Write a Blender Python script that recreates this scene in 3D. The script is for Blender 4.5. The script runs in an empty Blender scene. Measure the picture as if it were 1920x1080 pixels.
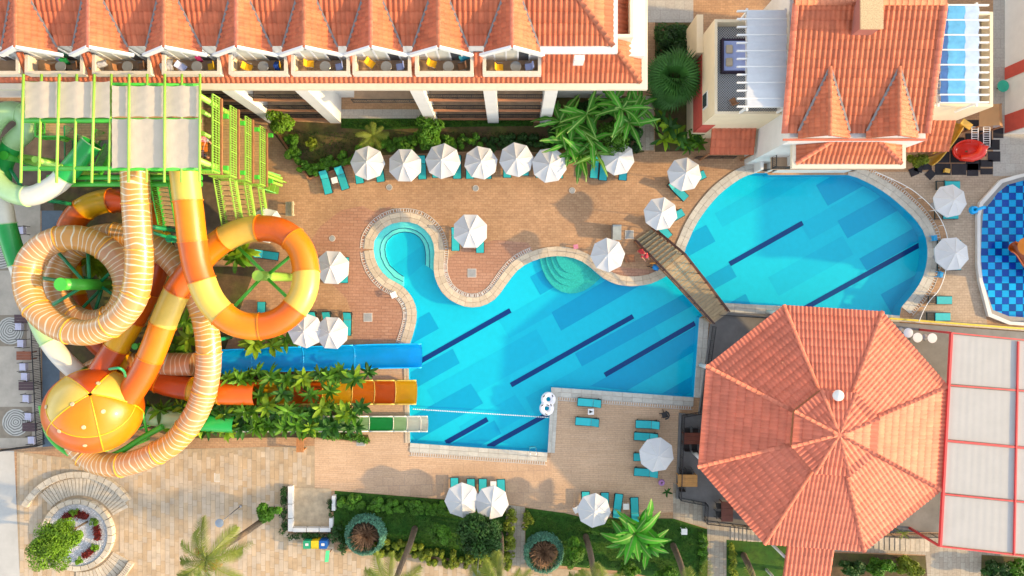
import bpy, bmesh, math, random
from mathutils import Vector, Matrix
random.seed(7)
scene = bpy.context.scene
COL = scene.collection
R = math.radians
# ------------------------------------------------------------------ camera, sky, sun, exposure
CAM_H = 57.0
FPX = 1280.0
cam_data = bpy.data.cameras.new('camera')
cam_data.sensor_width = 36.0
cam_data.lens = 24.0
cam_data.clip_end = 2000.0
cam = bpy.data.objects.new('camera', cam_data)
COL.objects.link(cam)
cam.location = (0, 0, CAM_H)
scene.camera = cam

SUN_VEC = Vector((8.4, -1.0, 2.75)).normalized()
world = bpy.data.worlds.new('World')
scene.world = world
world.use_nodes = True
wn = world.node_tree.nodes
sky = wn.new('ShaderNodeTexSky')
sky.sky_type = 'NISHITA'
sky.sun_disc = False
sky.sun_elevation = math.asin(SUN_VEC.z)
sky.sun_rotation = math.atan2(SUN_VEC.x, SUN_VEC.y)
sky.air_density = 1.0
sky.dust_density = 0.8
sky.ozone_density = 1.0
bg = wn['Background']
bg.inputs['Strength'].default_value = 0.15
hs = wn.new('ShaderNodeHueSaturation')          # thin morning haze: the blue of the sky is washed out evenly
hs.inputs['Saturation'].default_value = 0.45
world.node_tree.links.new(sky.outputs[0], hs.inputs['Color'])
world.node_tree.links.new(hs.outputs[0], bg.inputs['Color'])
sun_data = bpy.data.lights.new('sun', 'SUN')
sun_data.energy = 2.0
sun_data.angle = R(1.0)
sun_data.color = (1.0, 0.68, 0.30)
sun = bpy.data.objects.new('sun', sun_data)
COL.objects.link(sun)
sun.location = (60, -10, 40)
sun.rotation_euler = SUN_VEC.to_track_quat('Z', 'Y').to_euler()
scene.view_settings.view_transform = 'Standard'
scene.view_settings.look = 'None'
scene.view_settings.gamma = 1.0
scene.view_settings.use_curve_mapping = False
scene.view_settings.exposure = 1.8
scene.render.engine = 'CYCLES'
scene.cycles.max_bounces = 5
scene.cycles.diffuse_bounces = 3
scene.cycles.glossy_bounces = 2
scene.cycles.transparent_max_bounces = 8
scene.cycles.volume_bounces = 0


def P(x, y, z=0.0):
    """plan position of something seen at photo pixel (x, y) that stands at height z"""
    s = (CAM_H - z) / FPX
    return Vector(((x - 960) * s, (540 - y) * s, z))


# ------------------------------------------------------------------ materials
MATS = {}


def nodes_of(m):
    m.use_nodes = True
    nt = m.node_tree
    return nt, nt.nodes, nt.links, nt.nodes['Principled BSDF']


def lin(c):
    return tuple((v / 12.92 if v <= 0.04045 else ((v + 0.055) / 1.055) ** 2.4) for v in c)


def mat(name, col, rough=0.6, var=0.12, scale=2.0, bump=0.0, bscale=30.0, metallic=0.0, spec=0.5,
        obj_var=0.0, tint=0.0, wave=None, coat=0.0, col2=None, two=0.5, detail=4.0, trans=0.0):
    """procedural paint: noise mottling, optional per-object and per-face variation, optional bump"""
    if name in MATS:
        return MATS[name]
    m = bpy.data.materials.new(name)
    nt, N, L, b = nodes_of(m)
    tc = N.new('ShaderNodeTexCoord')
    geo = N.new('ShaderNodeNewGeometry')
    nz = N.new('ShaderNodeTexNoise')
    nz.inputs['Scale'].default_value = scale
    nz.inputs['Detail'].default_value = detail
    nz.inputs['Roughness'].default_value = 0.65
    L.new(geo.outputs['Position'], nz.inputs['Vector'])
    mr = N.new('ShaderNodeMapRange')
    mr.inputs['From Min'].default_value = 0.25
    mr.inputs['From Max'].default_value = 0.75
    mr.inputs['To Min'].default_value = 1 - var
    mr.inputs['To Max'].default_value = 1 + var
    L.new(nz.outputs['Fac'], mr.inputs['Value'])
    val = mr.outputs[0]
    if obj_var:
        oi = N.new('ShaderNodeObjectInfo')
        m2 = N.new('ShaderNodeMapRange')
        m2.inputs['To Min'].default_value = 1 - obj_var
        m2.inputs['To Max'].default_value = 1 + obj_var
        L.new(oi.outputs['Random'], m2.inputs['Value'])
        mu = N.new('ShaderNodeMath')
        mu.operation = 'MULTIPLY'
        L.new(val, mu.inputs[0]); L.new(m2.outputs[0], mu.inputs[1])
        val = mu.outputs[0]
    if tint:
        at = N.new('ShaderNodeAttribute')
        at.attribute_name = 'tint'
        m2 = N.new('ShaderNodeMapRange')
        m2.inputs['To Min'].default_value = 1 - tint
        m2.inputs['To Max'].default_value = 1 + tint
        L.new(at.outputs['Fac'], m2.inputs['Value'])
        mu = N.new('ShaderNodeMath')
        mu.operation = 'MULTIPLY'
        L.new(val, mu.inputs[0]); L.new(m2.outputs[0], mu.inputs[1])
        val = mu.outputs[0]
    base = None
    if col2 is not None:
        n2 = N.new('ShaderNodeTexNoise')
        n2.inputs['Scale'].default_value = scale * 0.37
        n2.inputs['Detail'].default_value = 5
        L.new(geo.outputs['Position'], n2.inputs['Vector'])
        r2 = N.new('ShaderNodeMapRange')
        r2.inputs['From Min'].default_value = two - 0.12
        r2.inputs['From Max'].default_value = two + 0.12
        L.new(n2.outputs['Fac'], r2.inputs['Value'])
        mx = N.new('ShaderNodeMix')
        mx.data_type = 'RGBA'
        mx.inputs[6].default_value = (*col, 1)
        mx.inputs[7].default_value = (*col2, 1)
        L.new(r2.outputs[0], mx.inputs[0])
        base = mx.outputs[2]
    vm = N.new('ShaderNodeVectorMath')
    vm.operation = 'SCALE'
    if base is None:
        vm.inputs[0].default_value = col
    else:
        L.new(base, vm.inputs[0])
    L.new(val, vm.inputs['Scale'])
    L.new(vm.outputs[0], b.inputs['Base Color'])
    b.inputs['Roughness'].default_value = rough
    b.inputs['Metallic'].default_value = metallic
    b.inputs['Specular IOR Level'].default_value = spec
    b.inputs['Coat Weight'].default_value = coat
    b.inputs['Coat Roughness'].default_value = 0.1
    if bump:
        nb = N.new('ShaderNodeTexNoise')
        nb.inputs['Scale'].default_value = bscale
        nb.inputs['Detail'].default_value = 3
        L.new(geo.outputs['Position'], nb.inputs['Vector'])
        bp = N.new('ShaderNodeBump')
        bp.inputs['Strength'].default_value = bump
        bp.inputs['Distance'].default_value = 0.05
        L.new(nb.outputs['Fac'], bp.inputs['Height'])
        L.new(bp.outputs[0], b.inputs['Normal'])
    if trans:
        td = N.new('ShaderNodeBsdfTranslucent')
        L.new(vm.outputs[0], td.inputs['Color'])
        ms = N.new('ShaderNodeMixShader')
        ms.inputs[0].default_value = trans
        L.new(b.outputs[0], ms.inputs[1]); L.new(td.outputs[0], ms.inputs[2])
        L.new(ms.outputs[0], N['Material Output'].inputs['Surface'])
    MATS[name] = m
    return m


def brick_mat(name, c1, c2, mortar, bw, rh, msize=0.012, rot=0.0, var=0.25, vscale=0.18, patch=None, rough=0.75):
    if name in MATS:
        return MATS[name]
    m = bpy.data.materials.new(name)
    nt, N, L, b = nodes_of(m)
    geo = N.new('ShaderNodeNewGeometry')
    mp = N.new('ShaderNodeMapping')
    mp.inputs['Rotation'].default_value = (0, 0, rot)
    L.new(geo.outputs['Position'], mp.inputs['Vector'])
    br = N.new('ShaderNodeTexBrick')
    br.inputs['Scale'].default_value = 1.0
    br.inputs['Brick Width'].default_value = bw
    br.inputs['Row Height'].default_value = rh
    br.inputs['Mortar Size'].default_value = msize
    br.inputs['Mortar Smooth'].default_value = 0.3
    br.inputs['Color1'].default_value = (*c1, 1)
    br.inputs['Color2'].default_value = (*c2, 1)
    br.inputs['Mortar'].default_value = (*mortar, 1)
    L.new(mp.outputs[0], br.inputs['Vector'])
    nz = N.new('ShaderNodeTexNoise')
    nz.inputs['Scale'].default_value = vscale
    nz.inputs['Detail'].default_value = 8
    nz.inputs['Roughness'].default_value = 0.7
    L.new(geo.outputs['Position'], nz.inputs['Vector'])
    mr = N.new('ShaderNodeMapRange')
    mr.inputs['From Min'].default_value = 0.3
    mr.inputs['From Max'].default_value = 0.7
    mr.inputs['To Min'].default_value = 1 - var
    mr.inputs['To Max'].default_value = 1 + var
    L.new(nz.outputs['Fac'], mr.inputs['Value'])
    n3 = N.new('ShaderNodeTexNoise')
    n3.inputs['Scale'].default_value = 7.0
    n3.inputs['Detail'].default_value = 5
    L.new(geo.outputs['Position'], n3.inputs['Vector'])
    m3 = N.new('ShaderNodeMapRange')
    m3.inputs['From Min'].default_value = 0.3
    m3.inputs['From Max'].default_value = 0.7
    m3.inputs['To Min'].default_value = 0.88
    m3.inputs['To Max'].default_value = 1.12
    L.new(n3.outputs['Fac'], m3.inputs['Value'])
    mu = N.new('ShaderNodeMath'); mu.operation = 'MULTIPLY'
    L.new(mr.outputs[0], mu.inputs[0]); L.new(m3.outputs[0], mu.inputs[1])
    vm = N.new('ShaderNodeVectorMath'); vm.operation = 'SCALE'
    L.new(br.outputs['Color'], vm.inputs[0]); L.new(mu.outputs[0], vm.inputs['Scale'])
    L.new(vm.outputs[0], b.inputs['Base Color'])
    b.inputs['Roughness'].default_value = rough
    bp = N.new('ShaderNodeBump')
    bp.inputs['Strength'].default_value = 0.5
    bp.inputs['Distance'].default_value = 0.02
    bp.invert = True
    L.new(br.outputs['Fac'], bp.inputs['Height'])
    L.new(bp.outputs[0], b.inputs['Normal'])
    MATS[name] = m
    return m


# ------------------------------------------------------------------ mesh helpers
def new_bm():
    bm = bmesh.new()
    bm.faces.layers.float.new('tint')
    return bm


def set_tint(bm, faces, t):
    lay = bm.faces.layers.float['tint']
    for f in faces:
        f[lay] = t


def mesh_of(bm, name, mats=None, smooth=False, recalc=False):
    if recalc:
        bmesh.ops.recalc_face_normals(bm, faces=bm.faces[:])
    me = bpy.data.meshes.new(name)
    bm.to_mesh(me)
    bm.free()
    if mats is not None:
        for m in (mats if isinstance(mats, (list, tuple)) else [mats]):
            me.materials.append(m)
    if smooth:
        me.polygons.foreach_set('use_smooth', [True] * len(me.polygons))
        if smooth != True:
            me.set_sharp_from_angle(angle=R(smooth))
    return me


def link(name, me, parent=None):
    o = bpy.data.objects.new(name, me)
    COL.objects.link(o)
    if parent is not None:
        o.parent = parent
        L = Vector((0, 0, 0))
        q = parent
        while q is not None:
            L += q.location
            q = q.parent
        if parent.get('world_built'):
            o.matrix_parent_inverse = Matrix.Translation(-L)
    return o


def obj(name, bm, mats, parent=None, smooth=False, recalc=False):
    return link(name, mesh_of(bm, name, mats, smooth, recalc), parent)


def tag(o, label=None, cat=None, group=None, kind=None):
    if label: o['label'] = label
    if cat: o['category'] = cat
    if group: o['group'] = group
    if kind: o['kind'] = kind
    return o


def thing(name, loc, label, cat, group=None, world_built=True):
    """Empty at a thing's base; its parts are modelled in place (world coordinates) unless world_built is False"""
    e = bpy.data.objects.new(name, None)
    COL.objects.link(e)
    e.empty_display_size = 0.3
    e.location = loc
    if world_built:
        e['world_built'] = 1
    return tag(e, label, cat, group)


def copy_tree(o, parent=None):
    c = o.copy()
    COL.objects.link(c)
    c.parent = parent
    for ch in o.children:
        copy_tree(ch, c)
    return c


def poly(bm, pts, mi=0):
    f = bm.faces.new([bm.verts.new(p) for p in pts])
    f.material_index = mi
    return f


def box(bm, c, s, rz=0.0, mi=0, rot=None):
    """box centred at c with full sizes s"""
    M = Matrix.Translation(Vector(c)) @ (rot.to_4x4() if rot is not None else Matrix.Rotation(rz, 4, 'Z'))
    vs = [bm.verts.new(M @ Vector((x * s[0] / 2, y * s[1] / 2, z * s[2] / 2)))
          for x in (-1, 1) for y in (-1, 1) for z in (-1, 1)]
    fs = []
    for q in ((0, 1, 3, 2), (4, 6, 7, 5), (0, 4, 5, 1), (2, 3, 7, 6), (0, 2, 6, 4), (1, 5, 7, 3)):
        f = bm.faces.new([vs[i] for i in q]); f.material_index = mi
        fs.append(f)
    return fs


def prism(bm, pts, z0, z1, mi=0, side=None, cap_bottom=True):
    """vertical prism over a plan polygon"""
    side = mi if side is None else side
    n = len(pts)
    a = sum(pts[i][0] * pts[(i + 1) % n][1] - pts[(i + 1) % n][0] * pts[i][1] for i in range(n))
    if a < 0:
        pts = list(reversed(pts))
    lo = [bm.verts.new((p[0], p[1], z0)) for p in pts]
    hi = [bm.verts.new((p[0], p[1], z1)) for p in pts]
    f = bm.faces.new(hi); f.material_index = mi
    if cap_bottom:
        f = bm.faces.new(list(reversed(lo))); f.material_index = mi
    for i in range(n):
        j = (i + 1) % n
        f = bm.faces.new((lo[i], lo[j], hi[j], hi[i])); f.material_index = side


def bar(bm, a, b, w, h=None, mi=0):
    """rectangular bar from a to b"""
    a, b = Vector(a), Vector(b)
    h = w if h is None else h
    d = b - a
    L = d.length
    if L < 1e-6:
        return
    q = d.to_track_quat('X', 'Z').to_matrix()
    return box(bm, (a + b) / 2, (L, w, h), rot=q, mi=mi)


def tube(bm, pts, r, n=8, mi=0, cap=True, closed=False):
    """round tube along a polyline; r is a number or one radius per point"""
    pts = [Vector(p) for p in pts]
    k = len(pts)
    rr = r if isinstance(r, (list, tuple)) else [r] * k
    rings = []
    for i, p in enumerate(pts):
        if closed:
            t = pts[(i + 1) % k] - pts[i - 1]
        else:
            t = pts[min(i + 1, k - 1)] - pts[max(i - 1, 0)]
        t.normalize()
        up = Vector((0, 0, 1)) if abs(t.z) < 0.95 else Vector((1, 0, 0))
        x = t.cross(up).normalized()
        y = x.cross(t).normalized()
        rings.append([bm.verts.new(p + (x * math.cos(a) + y * math.sin(a)) * rr[i])
                      for a in (2 * math.pi * j / n for j in range(n))])
    m = k if closed else k - 1
    for i in range(m):
        A, B = rings[i], rings[(i + 1) % k]
        for j in range(n):
            f = bm.faces.new((A[j], A[(j + 1) % n], B[(j + 1) % n], B[j]))
            f.material_index = mi
            f.smooth = True
    if cap and not closed:
        f = bm.faces.new(list(reversed(rings[0]))); f.material_index = mi
        f = bm.faces.new(rings[-1]); f.material_index = mi


def lathe(bm, prof, n=16, c=(0, 0, 0), mi=0):
    """revolve (r, z) profile about a vertical axis through c"""
    c = Vector(c)
    rings = []
    for r, z in prof:
        if r < 1e-5:
            rings.append([bm.verts.new(c + Vector((0, 0, z)))])
        else:
            rings.append([bm.verts.new(c + Vector((r * math.cos(2 * math.pi * j / n), r * math.sin(2 * math.pi * j / n), z))) for j in range(n)])
    for A, B in zip(rings, rings[1:]):
        for j in range(n):
            a = A[j % len(A)], A[(j + 1) % n % len(A)]
            b = B[j % len(B)], B[(j + 1) % n % len(B)]
            vs = []
            for v in (a[0], a[1], b[1], b[0]):
                if v not in vs:
                    vs.append(v)
            if len(vs) > 2:
                f = bm.faces.new(vs); f.material_index = mi


def sheet(pts, z, holes=()):
    """flat sheet over a plan polygon with holes"""
    bm = new_bm()
    edges = []
    for loop in [pts] + list(holes):
        vs = [bm.verts.new((p[0], p[1], z)) for p in loop]
        for i in range(len(vs)):
            edges.append(bm.edges.new((vs[i], vs[(i + 1) % len(vs)])))
    bmesh.ops.triangle_fill(bm, use_beauty=True, use_dissolve=False, edges=edges)
    bmesh.ops.recalc_face_normals(bm, faces=bm.faces[:])
    if bm.faces and sum(f.normal.z for f in bm.faces) < 0:
        bmesh.ops.reverse_faces(bm, faces=bm.faces[:])
    return bm


def px(pts, z=0.0):
    return [P(x, y, z) for x, y in pts]


def offset(pts, d):
    """offset a closed plan polygon outwards by d (counter-clockwise assumed, else flipped)"""
    pts = [Vector((p[0], p[1])) for p in pts]
    n = len(pts)
    a = sum(pts[i].cross(pts[(i + 1) % n]) for i in range(n))
    sg = 1 if a > 0 else -1
    out = []
    for i in range(n):
        e1 = (pts[i] - pts[i - 1]).normalized()
        e2 = (pts[(i + 1) % n] - pts[i]).normalized()
        n1 = Vector((e1.y, -e1.x)) * sg
        n2 = Vector((e2.y, -e2.x)) * sg
        b = (n1 + n2)
        b = b.normalized() if b.length > 1e-6 else n1
        k = max(0.45, b.dot(n1))
        out.append(pts[i] + b * (d / k))
    return out


def inside(p, pts):
    x, y = p[0], p[1]
    c = False
    n = len(pts)
    for i in range(n):
        x1, y1 = pts[i][0], pts[i][1]
        x2, y2 = pts[(i + 1) % n][0], pts[(i + 1) % n][1]
        if (y1 > y) != (y2 > y) and x < (x2 - x1) * (y - y1) / (y2 - y1) + x1:
            c = not c
    return c


def smooth_path(pts, per=6, closed=False):
    """Catmull-Rom through 3-D points"""
    pts = [Vector(p) for p in pts]
    n = len(pts)
    out = []
    for i in range(n if closed else n - 1):
        if closed:
            p0, p1, p2, p3 = pts[i - 1], pts[i], pts[(i + 1) % n], pts[(i + 2) % n]
        else:
            p0, p1, p2, p3 = pts[max(i - 1, 0)], pts[i], pts[i + 1], pts[min(i + 2, n - 1)]
        for k in range(per):
            t = k / per
            out.append(0.5 * ((2 * p1) + (p2 - p0) * t + (2 * p0 - 5 * p1 + 4 * p2 - p3) * t * t + (3 * p1 - p0 - 3 * p2 + p3) * t ** 3))
    if not closed:
        out.append(pts[-1])
    return out


def resample(pts, step):
    """points every ~step metres along a polyline"""
    d = [0.0]
    for a, b in zip(pts, pts[1:]):
        d.append(d[-1] + (b - a).length)
    n = max(2, round(d[-1] / step) + 1)
    out = []
    j = 0
    for i in range(n):
        s = d[-1] * i / (n - 1)
        while j < len(d) - 2 and d[j + 1] < s:
            j += 1
        t = (s - d[j]) / max(1e-9, d[j + 1] - d[j])
        out.append(pts[j].lerp(pts[j + 1], min(1, t)))
    return out
# ------------------------------------------------------------------ the ground, the pools and the paving
M_deck = brick_mat('deck_pavers', (0.46, 0.275, 0.145), (0.38, 0.215, 0.110), (0.28, 0.165, 0.095), 0.40, 0.20, 0.012, var=0.24)
M_brick = brick_mat('brick_pavers', (0.42, 0.225, 0.14), (0.37, 0.185, 0.11), (0.23, 0.125, 0.08), 0.62, 0.245, 0.017, var=0.14, rot=0.02)
M_paleden = brick_mat('pale_deck_boards', (0.56, 0.375, 0.235), (0.52, 0.34, 0.205), (0.37, 0.24, 0.15), 1.5, 0.16, 0.012, var=0.14, rot=-0.03)
M_slabdeck = brick_mat('square_pavers', (0.53, 0.35, 0.215), (0.48, 0.31, 0.19), (0.33, 0.23, 0.17), 0.9, 0.9, 0.012, var=0.18, rot=-0.03)
M_plaza = mat('travertine', (0.56, 0.40, 0.24), rough=0.7, var=0.22, scale=1.3, tint=0.30, obj_var=0.25, bump=0.15, col2=(0.52, 0.42, 0.31), two=0.5)
M_joint = mat('plaza_joint', (0.40, 0.30, 0.19), rough=0.9, var=0.2, scale=3)
M_coping = mat('coping_stone', (0.56, 0.46, 0.33), rough=0.7, var=0.14, scale=5, obj_var=0.13, bump=0.12)
M_coping_grey = mat('coping_stone_grey', (0.50, 0.475, 0.41), rough=0.7, var=0.14, scale=5, obj_var=0.10, bump=0.12)
M_grate = mat('overflow_grate', (0.62, 0.60, 0.55), rough=0.5, var=0.1)
M_pool = mat('pool_mosaic', (0.040, 0.57, 0.68), rough=0.35, var=0.05, scale=2, tint=0.0)
M_pool2 = mat('pool_mosaic_darker', (0.010, 0.37, 0.57), rough=0.35, var=0.05, scale=2)
M_pool3 = mat('pool_mosaic_middle', (0.030, 0.505, 0.645), rough=0.35, var=0.05, scale=2)
M_lane = mat('lane_tiles_navy', (0.010, 0.018, 0.16), rough=0.35, var=0.2, scale=9)
M_ledge = mat('step_mosaic', (0.80, 0.80, 0.66), rough=0.4, var=0.1, scale=6)
M_green = mat('green_step_mosaic', (0.16, 0.46, 0.36), rough=0.5, var=0.35, scale=9, detail=8)
M_soil = mat('garden_soil', (0.10, 0.065, 0.030), rough=0.95, var=0.4, scale=1.4, col2=(0.085, 0.085, 0.018), two=0.52, bump=0.4, bscale=9)
M_lawn = mat('lawn', (0.022, 0.092, 0.004), rough=0.95, var=0.4, scale=2.2, bump=0.6, bscale=25, col2=(0.042, 0.105, 0.005))
M_concrete = mat('terrace_concrete', (0.16, 0.155, 0.15), rough=0.6, var=0.3, scale=0.7, detail=8)
M_pathstone = brick_mat('path_stone', (0.40, 0.35, 0.27), (0.33, 0.27, 0.20), (0.22, 0.18, 0.14), 0.9, 0.36, 0.014, var=0.2, rot=1.57)
M_road = brick_mat('courtyard_slabs', (0.42, 0.40, 0.36), (0.40, 0.37, 0.33), (0.28, 0.26, 0.24), 0.8, 0.8, 0.012, var=0.12)
M_white = mat('white_plaster', (0.68, 0.66, 0.62), rough=0.7, var=0.06, scale=1.2)
M_cream = mat('cream_plaster', (0.74, 0.60, 0.40), rough=0.75, var=0.07, scale=0.8)
M_stone = mat('planter_stone', (0.50, 0.43, 0.33), rough=0.8, var=0.2, scale=4, obj_var=0.12, bump=0.2)

pool_px = [(700.6, 468), (702, 452), (709, 439.6), (718, 429), (730, 421.5), (743, 417), (758, 415.8), (770, 417), (781.5, 420), (793, 427), (802, 435.7), (809, 445),
           (812.6, 455), (815, 467), (814.6, 480), (813, 495), (813.5, 510), (816, 522), (820.3, 533), (827, 546), (836, 556), (846, 564), (859, 570.5), (872, 575), (885, 576.5),
           (900, 575), (914, 570), (927.5, 561.5), (938, 550), (946, 538.5), (957, 523), (968.7, 508.7), (980, 499), (991.7, 492.7), (1005, 487), (1019, 483),
           (1033, 480.6), (1046.7, 480), (1060, 481), (1074, 483.5), (1087, 488), (1099.4, 495), (1110, 504), (1120, 513), (1131, 522), (1143, 528), (1155, 533), (1168, 535.5),
           (1182, 536.8), (1195.6, 536), (1208, 534.5), (1221, 531.7), (1236, 525), (1251, 517), (1268, 502), (1282, 479), (1286, 463), (1292.6, 448), (1300, 430), (1310, 412.6), (1323, 394),
           (1337, 377), (1352, 361), (1370, 347.4), (1384, 337.5), (1399, 329.6), (1408, 326.5), (1417, 324.5), (1438, 324.5), (1441, 328), (1589, 328), (1608, 333.5), (1624.5, 341.5),
           (1643, 351), (1660, 362), (1677, 375), (1692.7, 389), (1707, 402), (1719, 415.6), (1727.5, 427), (1734, 439), (1737.5, 452), (1738.7, 466), (1739, 481), (1737, 496), (1733.5, 510),
           (1728, 525), (1719, 540), (1707.5, 555), (1698, 566), (1690, 575.6), (1687, 592), (1654, 589), (1467.5, 574), (1358, 568), (1311, 596), (1300.7, 745), (1033.7, 726),
           (1026.7, 848.4), (769, 830.5), (766.5, 693), (766, 652), (773, 632), (778, 615), (781, 600), (781.5, 585), (779, 572), (773.7, 559), (766, 548), (755.5, 537), (743, 529.5),
           (729.6, 522.6), (718, 512), (709, 499), (703, 484)]
kid_px = [(1994, 345), (1920, 338), (1889, 346.5), (1870, 362), (1858, 379), (1844, 393), (1841, 427), (1839, 482), (1842.6, 526), (1854.6, 560.6), (1861.5, 581), (1892, 593), (1920, 595), (1994, 590)]
POOL = [p.xy for p in px(pool_px)]
KID = [p.xy for p in px(kid_px)]

BIG = 170.0
ground = obj('ground', sheet([(-BIG, -BIG), (BIG, -BIG), (BIG, BIG), (-BIG, BIG)], 0.0, [POOL, KID]), M_deck)
tag(ground, kind='structure')
brd = [(612, 384), (655, 380), (700, 402), (716, 392), (740, 386), (692, 440), (682, 480), (690, 520), (712, 545), (742, 565), (762, 600), (755, 640), (640, 650), (672, 620), (668, 575), (640, 540), (600, 520), (590, 450)]


def strip(name, pts, m, z, kind='structure', **kw):
    o = obj(name, sheet([p.xy for p in px(pts)], z), m)
    tag(o, kind=kind, **kw)
    return o


strip('brick_paving', [(583, 452), (600, 425), (640, 394), (680, 386), (700, 396), (735, 386), (690, 445), (683, 480), (692, 515), (725, 543), (752, 570), (764, 600), (757, 637), (700, 640), (662, 636), (663, 600), (650, 560), (620, 530), (588, 500)], M_brick, 0.004)
strip('brick_paving', [(815, 520), (832, 492), (870, 462), (930, 450), (990, 455), (1000, 470), (975, 485), (935, 530), (905, 557), (880, 560), (850, 552), (826, 532)], M_brick, 0.004)
strip('brick_paving', [(1118, 495), (1160, 500), (1240, 508), (1225, 520), (1190, 524), (1155, 518)], M_brick, 0.004)
# pale deck between pool, restaurant and the lower gardens
strip('pool_terrace', [(590, 822), (770, 838), (1032, 858), (1040, 733), (1275, 750), (1270, 900), (1262, 960), (1100, 972), (960, 945), (628, 920), (590, 914)], M_paleden, 0.004)
strip('tiled_terrace', [(700, 905), (820, 876), (920, 866), (1035, 866), (1035, 955), (965, 944), (720, 926)], M_slabdeck, 0.008)
strip('slide_splash_deck', [(660, 690), (766, 690), (766, 820), (766, 838), (696, 836), (690, 815), (660, 815)], M_paleden, 0.012)

strip('east_deck', [(1640, 322), (1990, 322), (1990, 322.5), (1871, 338), (1833, 380), (1828, 406), (1828, 496), (1832, 527), (1849, 593), (1852, 612), (1705, 602), (1735, 575), (1765, 535), (1778, 490), (1776, 440), (1758, 400), (1725, 365), (1680, 338)], brick_mat('shade_grey_pavers', (0.46, 0.35, 0.25), (0.40, 0.30, 0.21), (0.28, 0.21, 0.15), 0.42, 0.21, 0.012, var=0.2), 0.0035)  # grey-beige of the shaded deck is put into the paver colour
# pool shell: walls, floor sloping to the deep corner, and the mosaic patches
bm = new_bm()
depth_fn = lambda x, y: -0.74 - 0.0009 * ((x - 770) * 0.55 + (y - 560) * 0.35)
n = len(POOL)
top = [bm.verts.new((p.x, p.y, 0.0)) for p in POOL]
bot = [bm.verts.new((p.x, p.y, -2.2)) for p in POOL]
for i in range(n):
    j = (i + 1) % n
    bm.faces.new((top[i], top[j], bot[j], bot[i]))
pool = obj('pool', bm, M_pool2)
tag(pool, kind='structure')


def floor_z(x, y):
    """pool floor height under a point seen at photo pixel"""
    return depth_fn(x, y)


bm = new_bm()
gx = list(range(660, 1781, 16))
gy = list(range(300, 881, 16))
V = {}
for i, x in enumerate(gx):
    for j, y in enumerate(gy):
        V[i, j] = bm.verts.new(P(x, y, floor_z(x, y)))
for i in range(len(gx) - 1):
    for j in range(len(gy) - 1):
        bm.faces.new((V[i, j], V[i, j + 1], V[i + 1, j + 1], V[i + 1, j]))
fl = obj('pool_floor', bm, M_pool, pool, smooth=True)


def floor_patch(name, q, m, lift):
    """a four-cornered field of mosaic laid on the sloping pool floor"""
    bm = new_bm()
    a, b, c, d = [Vector((p[0], p[1])) for p in q]
    nu = max(1, int(max((d - a).length, (c - b).length) / 14))
    nv = max(1, int(max((b - a).length, (c - d).length) / 14))
    g = [[None] * (nv + 1) for _ in range(nu + 1)]
    for i in range(nu + 1):
        for j in range(nv + 1):
            s, t = i / nu, j / nv
            p = (a * (1 - s) + d * s) * (1 - t) + (b * (1 - s) + c * s) * t
            z = floor_z(p.x, p.y)
            v = P(p.x, p.y, z)
            v.z += lift
            g[i][j] = bm.verts.new(v)
    for i in range(nu):
        for j in range(nv):
            bm.faces.new((g[i][j], g[i][j + 1], g[i + 1][j + 1], g[i + 1][j]))
    o = obj(name, bm, m, pool, recalc=True)
    return o


for q in ([(1034, 585.5), (1052, 620), (1200, 535), (1180, 500)], [(994, 519), (1013, 553), (1075, 518), (1056, 484)], [(1078, 663), (1091, 687), (1330, 556), (1318, 532)],
          [(1106, 724), (1176, 732), (1320, 648), (1320, 604)], [(1241, 738), (1250, 760), (1320, 722), (1320, 692)], [(849, 654), (862, 681), (750, 744), (750, 709)],
          [(883, 719), (906, 756), (780, 826), (752, 792)], [(927, 788), (940, 813), (870, 853), (846, 833)], [(805, 585), (823, 616), (755, 654), (745, 618)],
          [(1530, 347), (1552, 386), (1650, 331), (1630, 291)], [(1570, 414), (1589, 447), (1740, 363), (1722, 330)], [(1611, 485), (1625, 507), (1760, 431), (1748, 408)],
          [(1651, 552), (1682, 606), (1765, 560), (1750, 497)], [(1324, 421.5), (1341.5, 452.6), (1270, 492), (1255, 460)], [(1368, 495.6), (1381.5, 519), (1318, 554), (1300, 533)],
          [(1398, 551), (1408, 572), (1370, 584), (1366, 569)]):
    floor_patch('mosaic_field', q, M_pool2, 0.012)
for q in ([(935, 600), (955, 634), (1120, 541), (1098, 508)], [(800, 731), (826, 775), (1030, 661), (1006, 617)], [(985, 745), (1010, 790), (1250, 655), (1228, 612)],
          [(1340, 400), (1355, 426), (1530, 328), (1515, 300)], [(1440, 520), (1460, 555), (1600, 477), (1580, 442)], [(1500, 420), (1518, 450), (1700, 350), (1680, 320)],
          [(860, 800), (880, 838), (990, 777), (966, 740)], [(735, 500), (760, 525), (812, 480), (800, 455)]):
    floor_patch('mosaic_field', q, M_pool3, 0.006)
for (a, b) in (((957, 582), (780, 682)), ((1187, 593), (958, 722)), ((1303, 606), (1134, 703)), ((914, 786), (836, 830)), ((1026, 777), (915, 838)), ((1505, 418), (1368, 495)), ((1728, 457), (1500, 583))):
    a, b = Vector(a), Vector(b)
    d = (b - a).normalized()
    w = Vector((-d.y, d.x)) * 4.6
    floor_patch('lane_line', [a - w, a + w, b + w, b - w], M_lane, 0.018)

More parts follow.
